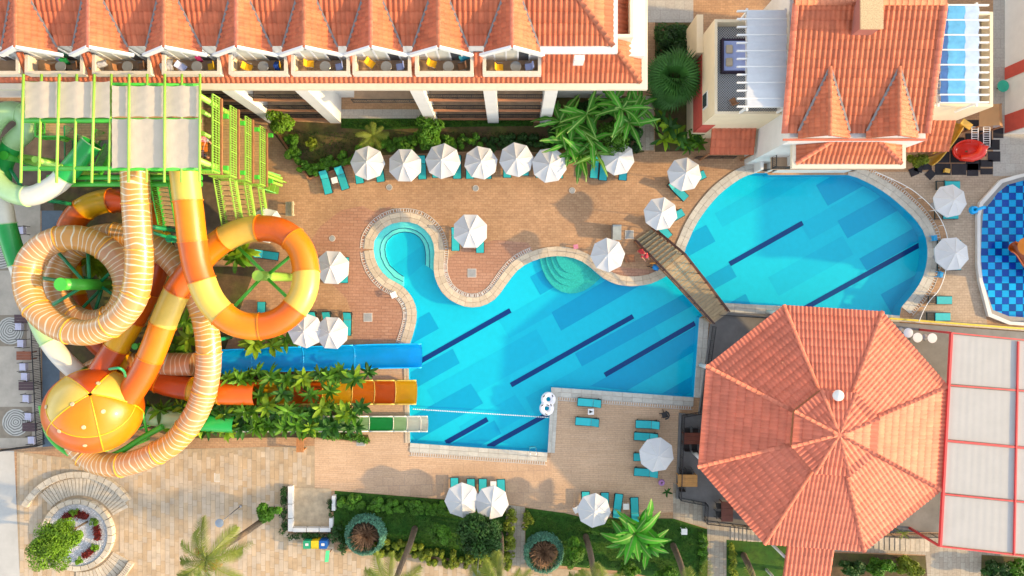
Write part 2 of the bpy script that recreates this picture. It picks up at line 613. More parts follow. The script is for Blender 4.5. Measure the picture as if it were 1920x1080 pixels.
# curved entry steps
zm1 = lambda pts: [(670 + x / 3.858, 380 + y / 3.858) for x, y in pts]
zm2 = lambda pts: [(900 + x / 4.364, 440 + y / 4.364) for x, y in pts]
r2 = zm1([(333, 572), (270, 540), (205, 465), (172, 395), (165, 340), (175, 290), (200, 245), (250, 205), (300, 188), (345, 183), (390, 190), (430, 205), (465, 230), (490, 260), (512, 300), (522, 345), (525, 400), (523, 470)])
r3 = zm1([(335, 535), (300, 512), (235, 455), (208, 395), (200, 340), (206, 300), (222, 268), (260, 235), (300, 218), (340, 212), (385, 216), (420, 230), (450, 252), (470, 280), (485, 315), (492, 355), (494, 400), (492, 452)])
outer = zm1([(330, 612), (225, 560), (140, 470), (108, 380), (108, 330), (118, 280), (145, 220), (225, 150), (285, 135), (340, 130), (390, 135), (435, 145), (480, 170), (520, 215), (550, 270), (566, 330), (568, 400), (560, 500)])
for a, b, z in ((outer, r2, -0.24), (r2, r3, -0.42)):
    bm = new_bm()
    A, B = px(a, z), px(b, z)
    va = [bm.verts.new(p) for p in A]; vb = [bm.verts.new(p) for p in B]
    vc = [bm.verts.new((p.x, p.y, -1.9)) for p in B]
    for i in range(len(va) - 1):
        bm.faces.new((va[i], vb[i], vb[i + 1], va[i + 1]))
        bm.faces.new((vb[i], vc[i], vc[i + 1], vb[i + 1]))
    for i in (0, -1):
        d = bm.verts.new((va[i].co.x, va[i].co.y, -1.9))
        bm.faces.new((va[i], vb[i], vc[i], d))
    obj('step', bm, M_ledge, pool)
    bm = new_bm()
    tube(bm, [p + Vector((0, 0, 0.006)) for p in B], 0.028, 4)
    obj('step_edge', bm, M_lane, pool)
ent = zm2([(470, 150), (490, 200), (505, 270), (540, 350), (580, 405), (620, 440), (670, 468), (730, 482), (790, 478), (850, 460), (920, 415), (990, 350), (1040, 300)])
cx, cy = 1076, 470
for s, z in ((1.0, -0.60), (0.83, -0.48), (0.68, -0.36), (0.53, -0.24)):
    pts = [(cx + (x - cx) * s, cy + (y - cy) * s) for x, y in ent]
    bm = new_bm()
    prism(bm, [p.xy for p in px(pts, z)], -1.95, z)
    obj('step', bm, M_green, pool)

# the water: a clear cyan sheet that mirrors the sky a little
m = bpy.data.materials.new('pool_water')
nt, N, L, b = nodes_of(m)
N.remove(b)
tr = N.new('ShaderNodeBsdfTransparent')
gl = N.new('ShaderNodeBsdfGlossy'); gl.inputs['Roughness'].default_value = 0.06
lw = N.new('ShaderNodeLayerWeight'); lw.inputs['Blend'].default_value = 0.5
pw = N.new('ShaderNodeMath'); pw.operation = 'POWER'; pw.inputs[1].default_value = 5.0
fr = N.new('ShaderNodeMath'); fr.operation = 'MULTIPLY_ADD'; fr.inputs[1].default_value = 0.7; fr.inputs[2].default_value = 0.020
L.new(lw.outputs['Facing'], pw.inputs[0]); L.new(pw.outputs[0], fr.inputs[0])
geo = N.new('ShaderNodeNewGeometry')
nz = N.new('ShaderNodeTexNoise'); nz.inputs['Scale'].default_value = 2.2; nz.inputs['Detail'].default_value = 6
L.new(geo.outputs['Position'], nz.inputs['Vector'])
bp = N.new('ShaderNodeBump'); bp.inputs['Strength'].default_value = 0.25; bp.inputs['Distance'].default_value = 0.06
L.new(nz.outputs['Fac'], bp.inputs['Height'])
L.new(bp.outputs[0], gl.inputs['Normal'])
ms = N.new('ShaderNodeMixShader')
L.new(fr.outputs[0], ms.inputs[0]); L.new(tr.outputs[0], ms.inputs[1]); L.new(gl.outputs[0], ms.inputs[2])
L.new(ms.outputs[0], N['Material Output'].inputs['Surface'])
tr.inputs['Color'].default_value = (0.42, 0.97, 1.0, 1)
M_water = m


def water(name, pts, z0, z1):
    o = obj(name, sheet(offset(pts, 0.01), z1), M_water)
    tag(o, kind='structure')
    return o


water('water', POOL, -2.6, -0.10)

# coping stones laid round the main pool, and the overflow grate behind them
loop = POOL + [POOL[0]]
widths = lambda x, y: 0.80


def coping_run(idx0, idx1, w, m, gap=0.018, step=0.66, shift=0.0):
    pts = [Vector((p.x, p.y, 0)) for p in (POOL[idx0:idx1 + 1] if idx1 < len(POOL) else POOL[idx0:] + [POOL[0]])]
    rs = resample(pts, step)
    for i in range(len(rs) - 1):
        def nrm(k):
            t = rs[min(k + 1, len(rs) - 1)] - rs[max(k - 1, 0)]
            if k in (0, len(rs) - 1):
                t = rs[min(k + 1, len(rs) - 1)] - rs[max(k - 1, 0)]
            t.normalize()
            return Vector((-t.y, t.x, 0))
        n0, n1 = nrm(i), nrm(i + 1)
        e = (rs[i + 1] - rs[i]).normalized() * gap * 0.5
        a, b = rs[i] + e, rs[i + 1] - e
        for s0, s1 in ((shift, w * 0.5 - 0.01), (w * 0.5 + 0.01, w)):
            bm = new_bm()
            prism(bm, [a + n0 * s0, b + n1 * s0, b + n1 * s1, a + n0 * s1], 0.006, 0.06 + random.uniform(-0.004, 0.004), cap_bottom=False)
            obj('coping_stone', bm, m, pool)


def find(x, y):
    return min(range(len(pool_px)), key=lambda i: (pool_px[i][0] - x) ** 2 + (pool_px[i][1] - y) ** 2)


coping_run(0, find(1251, 517), 0.80, M_coping, step=0.72)
coping_run(find(1282, 479), find(1417, 324.5), 0.85, M_coping_grey, step=0.75)
coping_run(find(1589, 328), find(1690, 575.6), 0.85, M_coping_grey, step=0.78)
coping_run(find(1687, 592), find(1358, 568), 0.75, M_coping_grey, step=0.85)
coping_run(find(1311, 596), find(1300.7, 745), 0.8, M_coping_grey, step=0.85)
coping_run(find(1300.7, 745), find(1033.7, 726), 0.72, M_coping_grey, step=0.85)
coping_run(find(1033.7, 726), find(1026.7, 848.4), 0.6, M_coping_grey, step=0.85)
coping_run(find(1026.7, 848.4), find(769, 830.5), 0.72, M_coping_grey, step=0.85)
coping_run(find(769, 830.5), find(766, 652), 0.4, M_coping, step=0.8)
coping_run(find(766, 652), len(POOL), 0.80, M_coping, step=0.72)


def grate_run(a, b, d0, slat=0.055, step=0.16):
    pts = [Vector((p.x, p.y, 0)) for p in (POOL[a:b + 1] if b < len(POOL) else POOL[a:] + [POOL[0]])]
    rs = resample(pts, step)
    bm = new_bm()
    for i in range(1, len(rs) - 1):
        t = (rs[i + 1] - rs[i - 1]).normalized()
        nn = Vector((-t.y, t.x, 0))
        bar(bm, rs[i] + nn * (d0 + 0.02) + Vector((0, 0, 0.02)), rs[i] + nn * (d0 + 0.27) + Vector((0, 0, 0.02)), slat, 0.03)
    for k in (d0, d0 + 0.29):
        line = []
        for i in range(len(rs)):
            t = (rs[min(i + 1, len(rs) - 1)] - rs[max(i - 1, 0)]).normalized()
            line.append(rs[i] + Vector((-t.y, t.x, 0)) * (k + 0.015) + Vector((0, 0, 0.016)))
        tube(bm, line, 0.022, 4)
    o = obj('overflow_grate', bm, M_grate, pool)
    o['kind'] = 'stuff'


grate_run(0, find(1005, 487), 0.82)
grate_run(find(766, 652), len(POOL), 0.82)
grate_run(find(1589, 328), find(1690, 575.6), 0.87, step=0.2)
grate_run(find(1300.7, 745), find(1033.7, 726), 0.74, step=0.2)
grate_run(find(1026.7, 848.4), find(769, 830.5), 0.74, step=0.2)

# children's pool with its chequered tiles
kp = obj('paddling_pool', new_bm(), M_white)
bm = new_bm()
kid_wall_outer = px([(1994, 325), (1920, 325), (1902.6, 329), (1871, 338), (1833, 380), (1828, 406), (1828, 496), (1832, 527), (1849, 593), (1888, 608.5), (1920, 610.5), (1994, 606)])
kid_wall_inner = px([(1994, 331), (1920, 331), (1904.6, 335), (1875, 344), (1839, 384), (1834, 406), (1834, 495), (1838, 525), (1855, 587.5), (1890, 602.5), (1920, 604.5), (1994, 600)])
for i in range(len(kid_wall_outer) - 1):
    a, b, c, d = kid_wall_outer[i], kid_wall_outer[i + 1], kid_wall_inner[i + 1], kid_wall_inner[i]
    b2 = new_bm()
    prism(b2, [a, b, c, d], 0.004, 0.30)
    obj('kerb', b2, M_white, kp)
    kk = KID
n = len(KID)
top = [bm.verts.new((p.x, p.y, 0.0)) for p in KID]
bot = [bm.verts.new((p.x, p.y, -0.5)) for p in KID]
for i in range(n):
    bm.faces.new((top[i], top[(i + 1) % n], bot[(i + 1) % n], bot[i]))
obj('basin_wall', bm, mat('basin_blue', (0.02, 0.30, 0.62), rough=0.4), kp)
tag(kp, kind='structure')
strip('paddling_pool_ledge', kid_px and [(1994, 328), (1920, 328), (1903.6, 332), (1873, 341), (1836, 382), (1831, 406), (1831, 495), (1835, 526), (1852, 590), (1889, 605.5), (1920, 607.5), (1994, 603)], mat('ledge_grey', (0.30, 0.28, 0.26), rough=0.7, var=0.15), 0.004)
bpy.data.objects['paddling_pool_ledge'].data.clear_geometry()
b2 = sheet([p.xy for p in px([(1994, 328), (1920, 328), (1903.6, 332), (1873, 341), (1836, 382), (1831, 406), (1831, 495), (1835, 526), (1852, 590), (1889, 605.5), (1920, 607.5), (1994, 603)])], 0.004, [offset(KID, -0.001)])
b2.to_mesh(bpy.data.objects['paddling_pool_ledge'].data); b2.free()
M_kt1 = mat('tile_navy', (0.012, 0.03, 0.30), rough=0.3, var=0.25, scale=12, obj_var=0.25)
M_kt2 = mat('tile_sky_blue', (0.03, 0.42, 0.80), rough=0.3, var=0.15, scale=12, obj_var=0.12)
tiles = []
for m in (M_kt1, M_kt2):
    bm = new_bm()
    box(bm, (0, 0, 0), (0.565, 0.565, 0.03))
    tiles.append(mesh_of(bm, 'tile', m))
S = 13.05
ang = -0.012
for i in range(-2, 13):
    for j in range(0, 22):
        x = 1846 + i * S + j * 0.0
        y = 342 + j * S
        p = P(x, y, -0.42)
        q = P(x, y, 0)
        if inside(q.xy, offset(KID, 0.6)):
            o = link('tile', tiles[(i + j) % 2], kp)
            o.location = p
water('paddling_water', KID, -0.6, -0.12)
# ------------------------------------------------------------------ tiled roofs
M_tile = mat('terracotta_tiles', (0.47, 0.125, 0.052), rough=0.75, var=0.16, scale=1.1, tint=0.20, bump=0.1, bscale=14, col2=(0.43, 0.105, 0.045), two=0.56)
M_tile2 = mat('pale_terracotta_tiles', (0.55, 0.150, 0.088), rough=0.8, var=0.18, scale=0.9, tint=0.12, bump=0.1, bscale=14, col2=(0.57, 0.145, 0.08), two=0.53)
M_ridge = mat('ridge_tile', (0.47, 0.15, 0.07), rough=0.8, var=0.15, scale=2, obj_var=0.12)
M_ridge2 = mat('pale_ridge_tile', (0.56, 0.16, 0.09), rough=0.8, var=0.15, scale=2, obj_var=0.12)
M_gutter = mat('white_gutter', (0.68, 0.60, 0.46), rough=0.6, var=0.06)
M_fascia = mat('white_fascia', (0.70, 0.69, 0.66), rough=0.6, var=0.05)
M_lead = mat('valley_lead', (0.20, 0.18, 0.17), rough=0.6, var=0.2)
M_glass = mat('window_glass', (0.05, 0.06, 0.07), rough=0.08, var=0.2, spec=0.8)
M_curtain = mat('curtain', (0.55, 0.52, 0.42), rough=0.9, var=0.1)
M_balfloor = mat('balcony_tiles', (0.40, 0.27, 0.17), rough=0.6, var=0.2, scale=2)
M_iron = mat('black_iron', (0.02, 0.018, 0.018), rough=0.5, var=0.2)
M_wood = mat('brown_wood', (0.28, 0.12, 0.05), rough=0.6, var=0.25, scale=3)


def tiled_slope(name, corners, m, parent, w=0.34, row=0.70, amp=0.065, eave=None):
    """one roof slope: real barrel tiles in rows, cut to the slope's outline. corners in plan order, [0]-[1] is the eave."""
    c = [Vector(p) for p in corners]
    nrm = Vector((0, 0, 0))
    for i in range(len(c)):
        nrm += c[i].cross(c[(i + 1) % len(c)])
    nrm.normalize()
    if nrm.z < 0:
        nrm = -nrm
    u = (c[1] - c[0]).normalized()
    v = nrm.cross(u).normalized()
    cen = sum(c, Vector()) / len(c)
    if v.dot(cen - c[0]) < 0:
        v = -v
    U = [(p - c[0]).dot(u) for p in c]
    Vv = [(p - c[0]).dot(v) for p in c]
    bm = new_bm()
    lay = bm.faces.layers.float['tint']
    nseg = 6
    u0 = math.floor(min(U) / w) * w
    nc = int((max(U) - u0) / w) + 2
    nr = int(max(Vv) / row) + 2
    prof = []
    for k in range(nseg + 1):
        t = k / nseg
        prof.append((t * w, amp * max(-0.25, math.sin(math.pi * min(1, t / 0.72))) if t <= 0.72 else -amp * 0.25 * math.sin(math.pi * (t - 0.72) / 0.28)))
    for r in range(nr):
        v0, v1 = r * row - 0.02, (r + 1) * row
        for q in range(nc):
            ub = u0 + q * w
            tint = min(1, max(0, random.gauss(0.5, 0.22)))
            lo = []; hi = []; lip = []
            for (du, h) in prof:
                base = c[0] + u * (ub + du)
                lo.append(bm.verts.new(base + v * v0 + nrm * (h + 0.055)))
                hi.append(bm.verts.new(base + v * v1 + nrm * (h + 0.012)))
                lip.append(bm.verts.new(base + v * (v0 + 0.004) + nrm * (h + 0.005)))
            for k in range(nseg):
                f = bm.faces.new((lo[k], lo[k + 1], hi[k + 1], hi[k])); f[lay] = tint; f.smooth = True
                f = bm.faces.new((lip[k], lip[k + 1], lo[k + 1], lo[k])); f[lay] = tint
    for i in range(len(c)):
        a, b = c[i], c[(i + 1) % len(c)]
        e = b - a
        pn = e.cross(nrm).normalized()
        if pn.dot(cen - a) > 0:
            pn = -pn
        bmesh.ops.bisect_plane(bm, geom=bm.verts[:] + bm.edges[:] + bm.faces[:], plane_co=a, plane_no=pn, clear_outer=True, dist=1e-5)
    o = obj(name, bm, m, parent)
    o['kind'] = 'stuff'
    # the battens and boards under the tiles
    bm = new_bm()
    poly(bm, [p - nrm * 0.03 for p in c])
    poly(bm, [p - nrm * 0.12 for p in reversed(c)])
    for i in range(len(c)):
        a, b = c[i], c[(i + 1) % len(c)]
        poly(bm, [a - nrm * 0.12, b - nrm * 0.12, b - nrm * 0.03, a - nrm * 0.03])
    obj('roof_boards', bm, m, parent)
    return o


_cap = {}


def ridge_run(a, b, m, parent, step=0.42, r=0.15, lift=0.02):
    """overlapping half-round ridge tiles from a (low) to b (high), each a piece of its own"""
    a, b = Vector(a), Vector(b)
    d = b - a
    n = max(1, round(d.length / step))
    key = (m.name, round(d.length / n, 2), r)
    if key not in _cap:
        bm = new_bm()
        L = d.length / n
        k = 6
        A = []; B = []
        for i in range(k + 1):
            t = math.pi * i / k
            A.append(bm.verts.new((-L * 0.5 - 0.03, math.cos(t) * r * 1.15, math.sin(t) * r * 0.50 + 0.008)))
            B.append(bm.verts.new((L * 0.5 + 0.03, math.cos(t) * r * 1.10, math.sin(t) * r * 0.48)))
        for i in range(k):
            bm.faces.new((A[i], A[i + 1], B[i + 1], B[i])).smooth = True
        bm.faces.new(A)
        bm.normal_update()
        _cap[key] = mesh_of(bm, 'ridge_tile', m)
    me = _cap[key]
    q = d.to_track_quat('X', 'Z')
    inv = parent.matrix_parent_inverse if False else None
    for i in range(n):
        p = a + d * ((i + 0.5) / n) + Vector((0, 0, lift))
        o = link('ridge_tile', me, parent)
        o.rotation_mode = 'QUATERNION'
        o.rotation_quaternion = q
        o.location = p


def wall_box(bm, x0, x1, y0, y1, z0, z1, mi=0):
    box(bm, ((x0 + x1) / 2, (y0 + y1) / 2, (z0 + z1) / 2), (abs(x1 - x0), abs(y1 - y0), abs(z1 - z0)), mi=mi)


def part(name, m, parent, fn, smooth=False):
    bm = new_bm()
    fn(bm)
    return obj(name, bm, m, parent, smooth)


def iron_railing(name, a, b, parent, h=1.0, gap=0.13, m=None, r=0.016, curls=False):
    a, b = Vector(a), Vector(b)
    bm = new_bm()
    up = Vector((0, 0, h))
    bar(bm, a + up, b + up, 0.06, 0.05)
    bar(bm, a + Vector((0, 0, 0.12)), b + Vector((0, 0, 0.12)), 0.04, 0.04)
    n = max(1, int((b - a).length / gap))
    for i in range(n + 1):
        p = a.lerp(b, i / n)
        w = 0.05 if i % 8 == 0 else r * 1.4
        bar(bm, p, p + up, w, w)
    return obj(name, bm, m or M_iron, parent)


# ------------------------------------------------------------------ hotel block along the top
HX0, HX1 = -46.0, 9.40
hotel = thing('hotel_building', (-15, 18, 0), 'long white hotel with orange tiled dormer roof and rooftop balconies above the gardens', 'building')
EZ = 9.6
WY = 13.95          # facade
part('wall', M_white, hotel, lambda bm: wall_box(bm, HX0, 9.1, 15.9, 30.0, 0, 10.2))
part('storey_wall', M_white, hotel, lambda bm: wall_box(bm, HX0, 6.2, 16.05, 30.0, 10.2, 12.7))
# eaves gutter
EY, EXR = P(600, 168, EZ).y, P(1214, 100, EZ).x


def gut(bm):
    wall_box(bm, HX0, EXR, EY, EY + 0.42, EZ - 0.25, EZ + 0.05)
    wall_box(bm, EXR - 0.42, EXR, EY + 0.42, 30, EZ - 0.25, EZ + 0.05)


part('gutter', M_gutter, hotel, gut)
part('soffit', M_white, hotel, lambda bm: wall_box(bm, HX0, EXR - 0.45, EY + 0.45, 16.0, EZ - 0.3, EZ - 0.2))
part('gutter_channel', M_wood, hotel, lambda bm: (wall_box(bm, HX0, EXR - 0.42, EY + 0.42, EY + 0.62, EZ - 0.2, EZ - 0.02), wall_box(bm, EXR - 0.62, EXR - 0.42, EY + 0.62, 30, EZ - 0.2, EZ - 0.02)))
sy0, sy1, sz1 = EY + 0.5, 16.2, EZ + 1.25
sxr0, sxr1 = EXR - 0.5, EXR - 0.5 - (sy1 - sy0)
PT = 10.45                                    # top of the balcony parapets
BFY = P(0, 139, PT).y
kz = lambda y: EZ + (y - sy0) * (sz1 - EZ) / (sy1 - sy0)
DX = [P(x, 82, 14.1).x for x in (-103, 28, 165, 307, 443, 570, 695, 822, 960)]
lastx = DX[-1] + 2.0
tiled_slope('roof_slope', [(HX0, sy0, EZ), (lastx, sy0, EZ), (lastx, BFY, kz(BFY)), (HX0, BFY, kz(BFY))], M_tile, hotel)
tiled_slope('roof_slope', [(lastx, sy0, EZ), (sxr0, sy0, EZ), (sxr1, sy1, sz1), (lastx, sy1, sz1)], M_tile, hotel)
for d0, d1 in zip(DX, DX[1:]):
    tiled_slope('roof_slope', [(d0 + 2.0, BFY, kz(BFY)), (d1 - 2.0, BFY, kz(BFY)), (d1 - 2.0, 16.0, kz(16.0)), (d0 + 2.0, 16.0, kz(16.0))], M_tile, hotel)
tiled_slope('roof_slope', [(sxr0, sy0, EZ), (sxr0, 32, EZ), (sxr1, 32, sz1), (sxr1, sy1, sz1)], M_tile, hotel)
ridge_run((sxr0, sy0, EZ + 0.06), (sxr1, sy1, sz1 + 0.06), M_ridge, hotel)
# upper roof
UZ = 12.75
UY = P(1000, 92, UZ).y
UXR = P(1158, 50, UZ).x
pitch = 0.30
up_y1 = UY + 7.5
tiled_slope('roof_slope', [(HX0, UY + 0.2, UZ), (UXR - 0.3, UY + 0.2, UZ), (UXR - 0.3 - 6.2, up_y1, UZ + (up_y1 - UY) * pitch), (HX0, up_y1, UZ + (up_y1 - UY) * pitch)], M_tile, hotel)
tiled_slope('roof_slope', [(UXR - 0.3, UY + 0.2, UZ), (UXR - 0.3, up_y1 + 8, UZ), (UXR - 0.3 - 6.2, up_y1 + 8, UZ + 2.2), (UXR - 0.3 - 6.2, up_y1, UZ + 2.2)], M_tile, hotel)
ridge_run((UXR - 0.3, UY + 0.2, UZ + 0.06), (UXR - 6.5, up_y1, UZ + 2.3), M_ridge, hotel)


def upgut(bm):
    wall_box(bm, P(1012, 90, UZ).x, UXR, UY - 0.25, UY + 0.15, UZ - 0.25, UZ + 0.03)
    wall_box(bm, UXR - 0.32, UXR, UY + 0.15, 30, UZ - 0.25, UZ + 0.03)


part('upper_gutter', M_fascia, hotel, upgut)
part('downpipe', M_fascia, hotel, lambda bm: (wall_box(bm, P(1076, 92, 12).x, P(1095, 92, 12).x, UY - 0.6, UY - 0.27, 11.3, UZ - 0.3)))
# dormers, each with a rooftop balcony in front
DX = [P(x, 82, 14.1).x for x in (-103, 28, 165, 307, 443, 570, 695, 822, 960)]
DZE, DZR, DY, DW = 12.75, 14.05, 15.25, 1.78
ridge_y = UY + (DZR - UZ) / pitch
M_balwhite = mat('balcony_parapet', (0.68, 0.61, 0.50), rough=0.7, var=0.08, scale=1.5)
balcony_centres = []
for k, dx in enumerate(DX):
    for s in (-1, 1):
        tiled_slope('dormer_slope', [(dx + s * DW, DY, DZE), (dx + s * DW, UY + 0.15, DZE), (dx, ridge_y, DZR), (dx, DY, DZR)], M_tile, hotel, row=0.36, w=0.32, amp=0.055)
        a, b = Vector((dx + s * DW, UY + 0.1, DZE + 0.10)), Vector((dx, ridge_y, DZR + 0.07))
        part('valley', M_lead, hotel, lambda bm: bar(bm, a, b, 0.14, 0.05))
        # gable boards
        f0, f1 = Vector((dx + s * (DW + 0.25), DY - 0.1, DZE - 0.20)), Vector((dx, DY - 0.1, DZR - 0.02))
        part('gable_board', M_fascia, hotel, lambda bm: bar(bm, f0, f1, 0.16, 0.34))
    ridge_run((dx, DY - 0.1, DZR + 0.03), (dx, ridge_y, DZR + 0.03), M_ridge if k % 2 else M_ridge2, hotel, r=0.12)
    # gable wall with sloping glass doors
    part('gable_wall', M_white, hotel, lambda bm: (poly(bm, [(dx - DW, 16.0, 10.2), (dx + DW, 16.0, 10.2), (dx + DW, 16.0, DZE), (dx, 16.0, DZR - 0.1), (dx - DW, 16.0, DZE)])))
    dr = part('balcony_door', M_fascia, hotel, lambda bm: [wall_box(bm, dx + t - 0.06, dx + t + 0.06, 15.82, 15.895, 9.46, 12.4) for t in (-1.2, -0.4, 0.4, 1.2)])
    for t in (-0.8, 0.0, 0.8):
        part('door_pane', M_curtain if t < 0.5 else M_glass, dr, lambda bm: wall_box(bm, dx + t - 0.34, dx + t + 0.34, 15.84, 15.885, 9.5, 12.35))
    # balcony box
    bx0, bx1, by0, by1, bz = dx - 2.0, dx + 2.0, BFY, 15.95, 9.45
    balcony_centres.append((dx, bx0, bx1, by0, by1, bz))
    part('balcony_floor', M_balfloor if k not in (5, 6) else M_paleden, hotel, lambda bm: wall_box(bm, bx0 + 0.2, bx1 - 0.2, by0 + 0.2, by1, bz - 0.1, bz))

    def parapet(bm):
        wall_box(bm, bx0, bx1, by0, by0 + 0.22, 9.4, PT)
        wall_box(bm, bx0, bx0 + 0.22, by0 + 0.22, by1, 9.4, PT)
        wall_box(bm, bx1 - 0.22, bx1, by0 + 0.22, by1, 9.4, PT)
    part('parapet', M_balwhite, hotel, parapet)
# side balcony at the right end of the roof
sbx0, sbx1 = P(1161, 30, 11.1).x, P(1188, 30, 11.1).x
part('balcony_floor', M_balfloor, hotel, lambda bm: wall_box(bm, sbx0, sbx1 - 0.2, P(0, 68, 11).y + 0.2, 24, 10.05, 10.15))
part('parapet', M_balwhite, hotel, lambda bm: (wall_box(bm, sbx0 - 0.3, sbx1, P(0, 70, 11.1).y, P(0, 70, 11.1).y + 0.22, 9.7, 11.1), wall_box(bm, sbx1 - 0.22, sbx1, P(0, 70, 11.1).y + 0.22, 24, 9.7, 11.1)))

# facade below the eaves: fins, balcony slabs and iron railings
FIN = [(-46.0, -0.2), (-24.0, 0), (-14.7, 0), (-6.0, 0), (-0.9, 0), (5.0, 0)]


def fin(x, y0, w=0.9, z1=EZ - 0.3):
    part('facade_fin', M_white, hotel, lambda bm: wall_box(bm, x - w / 2, x + w / 2, y0, 15.9, 0, z1))


FY = P(640, 231, 0).y
for x in (P(640, 230).x - 0.45, P(515, 230).x, P(810, 232).x, P(925, 232).x, P(1022, 228).x):
    fin(x, FY)
segs = [(P(380, 230).x, P(515, 230).x - 0.5), (P(515, 230).x + 0.5, P(640, 230).x - 0.95), (P(810, 232).x + 0.5, P(925, 232).x - 0.5), (P(925, 232).x + 0.5, P(1022, 228).x - 0.5)]
M_terra_edge = mat('slab_edge', (0.40, 0.17, 0.08), rough=0.7, var=0.15)
for (x0, x1) in segs:
    for z in (0.25, 3.0, 6.0):
        yy = FY + 0.35
        part('balcony_slab', M_balfloor, hotel, lambda bm: wall_box(bm, x0, x1, yy, 15.9, z - 0.2, z))
        part('slab_edge', M_terra_edge, hotel, lambda bm: wall_box(bm, x0, x1, yy - 0.12, yy, z - 0.22, z + 0.05))
        iron_railing('balcony_railing', (x0, yy + 0.06, z), (x1, yy + 0.06, z), hotel, h=0.95)
    part('balcony_back', M_glass, hotel, lambda bm: wall_box(bm, x0 + 0.8, x1 - 0.8, 15.8, 15.88, 0.3, 9.0))
# entrance court between the fins
part('entrance_slab', M_balfloor, hotel, lambda bm: wall_box(bm, P(664, 200, 6).x, P(783, 200, 6).x, P(0, 192, 6).y, 15.9, 5.8, 6.0))
iron_railing('balcony_railing', P(664, 193, 6), P(783, 193, 6), hotel, h=0.95)
for x in (P(1078, 175, 5).x - 0.55, P(1078, 175, 5).x + 0.6):
    w = part('window', M_fascia, hotel, lambda bm: wall_box(bm, x - 0.42, x + 0.42, 15.78, 15.9, 3.4, 4.8))
    part('pane', M_glass, w, lambda bm: wall_box(bm, x - 0.32, x + 0.32, 15.74, 15.775, 3.5, 4.7))

# balcony furniture: chairs, tables, towels, seen from above
def chair_proto(name, m_seat, m_frame, label):
    t = thing(name, (0, 0, -20), label, 'chair', world_built=False)
    bm = new_bm(); box(bm, (0, 0, 0.43), (0.50, 0.50, 0.05)); bmesh.ops.bevel(bm, geom=bm.edges[:], offset=0.03, segments=1, affect='EDGES'); obj('seat', bm, m_seat, t)
    bm = new_bm(); box(bm, (-0.27, 0, 0.70), (0.06, 0.48, 0.46), rot=Matrix.Rotation(-0.22, 3, 'Y')); bmesh.ops.bevel(bm, geom=bm.edges[:], offset=0.025, segments=1, affect='EDGES'); obj('backrest', bm, m_seat, t)
    for s in (-1, 1):
        bm = new_bm(); tube(bm, [(-0.28, s * 0.27, 0.62), (0.12, s * 0.29, 0.63), (0.22, s * 0.28, 0.55)], 0.018, 6); obj('armrest', bm, m_frame, t)
        for q in (-1, 1):
            bm = new_bm(); tube(bm, [(q * 0.22, s * 0.23, 0.42), (q * 0.28, s * 0.27, 0.0)], 0.018, 6); obj('leg', bm, m_frame, t)
    return t


def table_proto(name, m_top, m_leg, label, r=0.38, h=0.70):
    t = thing(name, (0, 0, -20), label, 'table', world_built=False)
    bm = new_bm(); lathe(bm, [(0, h + 0.02), (r - 0.02, h + 0.02), (r, h), (r - 0.02, h - 0.02), (0, h - 0.02)], 20); obj('table_top', bm, m_top, t, smooth=30)
    bm = new_bm(); tube(bm, [(0, 0, h - 0.02), (0, 0, 0.06)], 0.03, 6); obj('pedestal', bm, m_leg, t)
    for k in range(3):
        a = k * 2.094
        bm = new_bm(); tube(bm, [(0, 0, 0.1), (math.cos(a) * 0.3, math.sin(a) * 0.3, 0.02)], 0.022, 6); obj('foot', bm, m_leg, t)
    return t


def place(proto, used, x, y, z, rz, label, group=None):
    """the first call moves the prototype itself, later calls copy it"""
    o = proto if not used else copy_tree(proto)
    used.append(1)
    o.location = (x, y, z)
    o.rotation_euler = (0, 0, rz)
    o['label'] = label
    if group:
        o['group'] = group
    return o


M_yellow = mat('yellow_cushion', (0.75, 0.42, 0.01), rough=0.8, var=0.1)
M_bluecloth = mat('blue_towel', (0.03, 0.10, 0.45), rough=0.9, var=0.15)
M_whitecloth = mat('white_towel', (0.78, 0.78, 0.82), rough=0.9, var=0.08, bump=0.3, bscale=12)
M_lilac = mat('lilac_cloth', (0.42, 0.48, 0.75), rough=0.9, var=0.1)
M_rattan = mat('rattan', (0.30, 0.14, 0.06), rough=0.8, var=0.25)
M_metal = mat('grey_metal', (0.35, 0.35, 0.36), rough=0.4, var=0.1, metallic=0.6)
M_glasstop = mat('smoked_glass_top', (0.20, 0.21, 0.22), rough=0.1, var=0.1)
yc = chair_proto('balcony_chair', M_yellow, M_metal, ''); ycu = []
rc = chair_proto('balcony_chair', M_rattan, M_metal, ''); rcu = []
lc = chair_proto('balcony_chair', M_lilac, M_metal, ''); lcu = []
bt = table_proto('balcony_table', M_glasstop, M_metal, ''); btu = []
ords = ['', 'leftmost', 'second', 'third', 'fourth', 'fifth', 'sixth', 'seventh', 'rightmost']
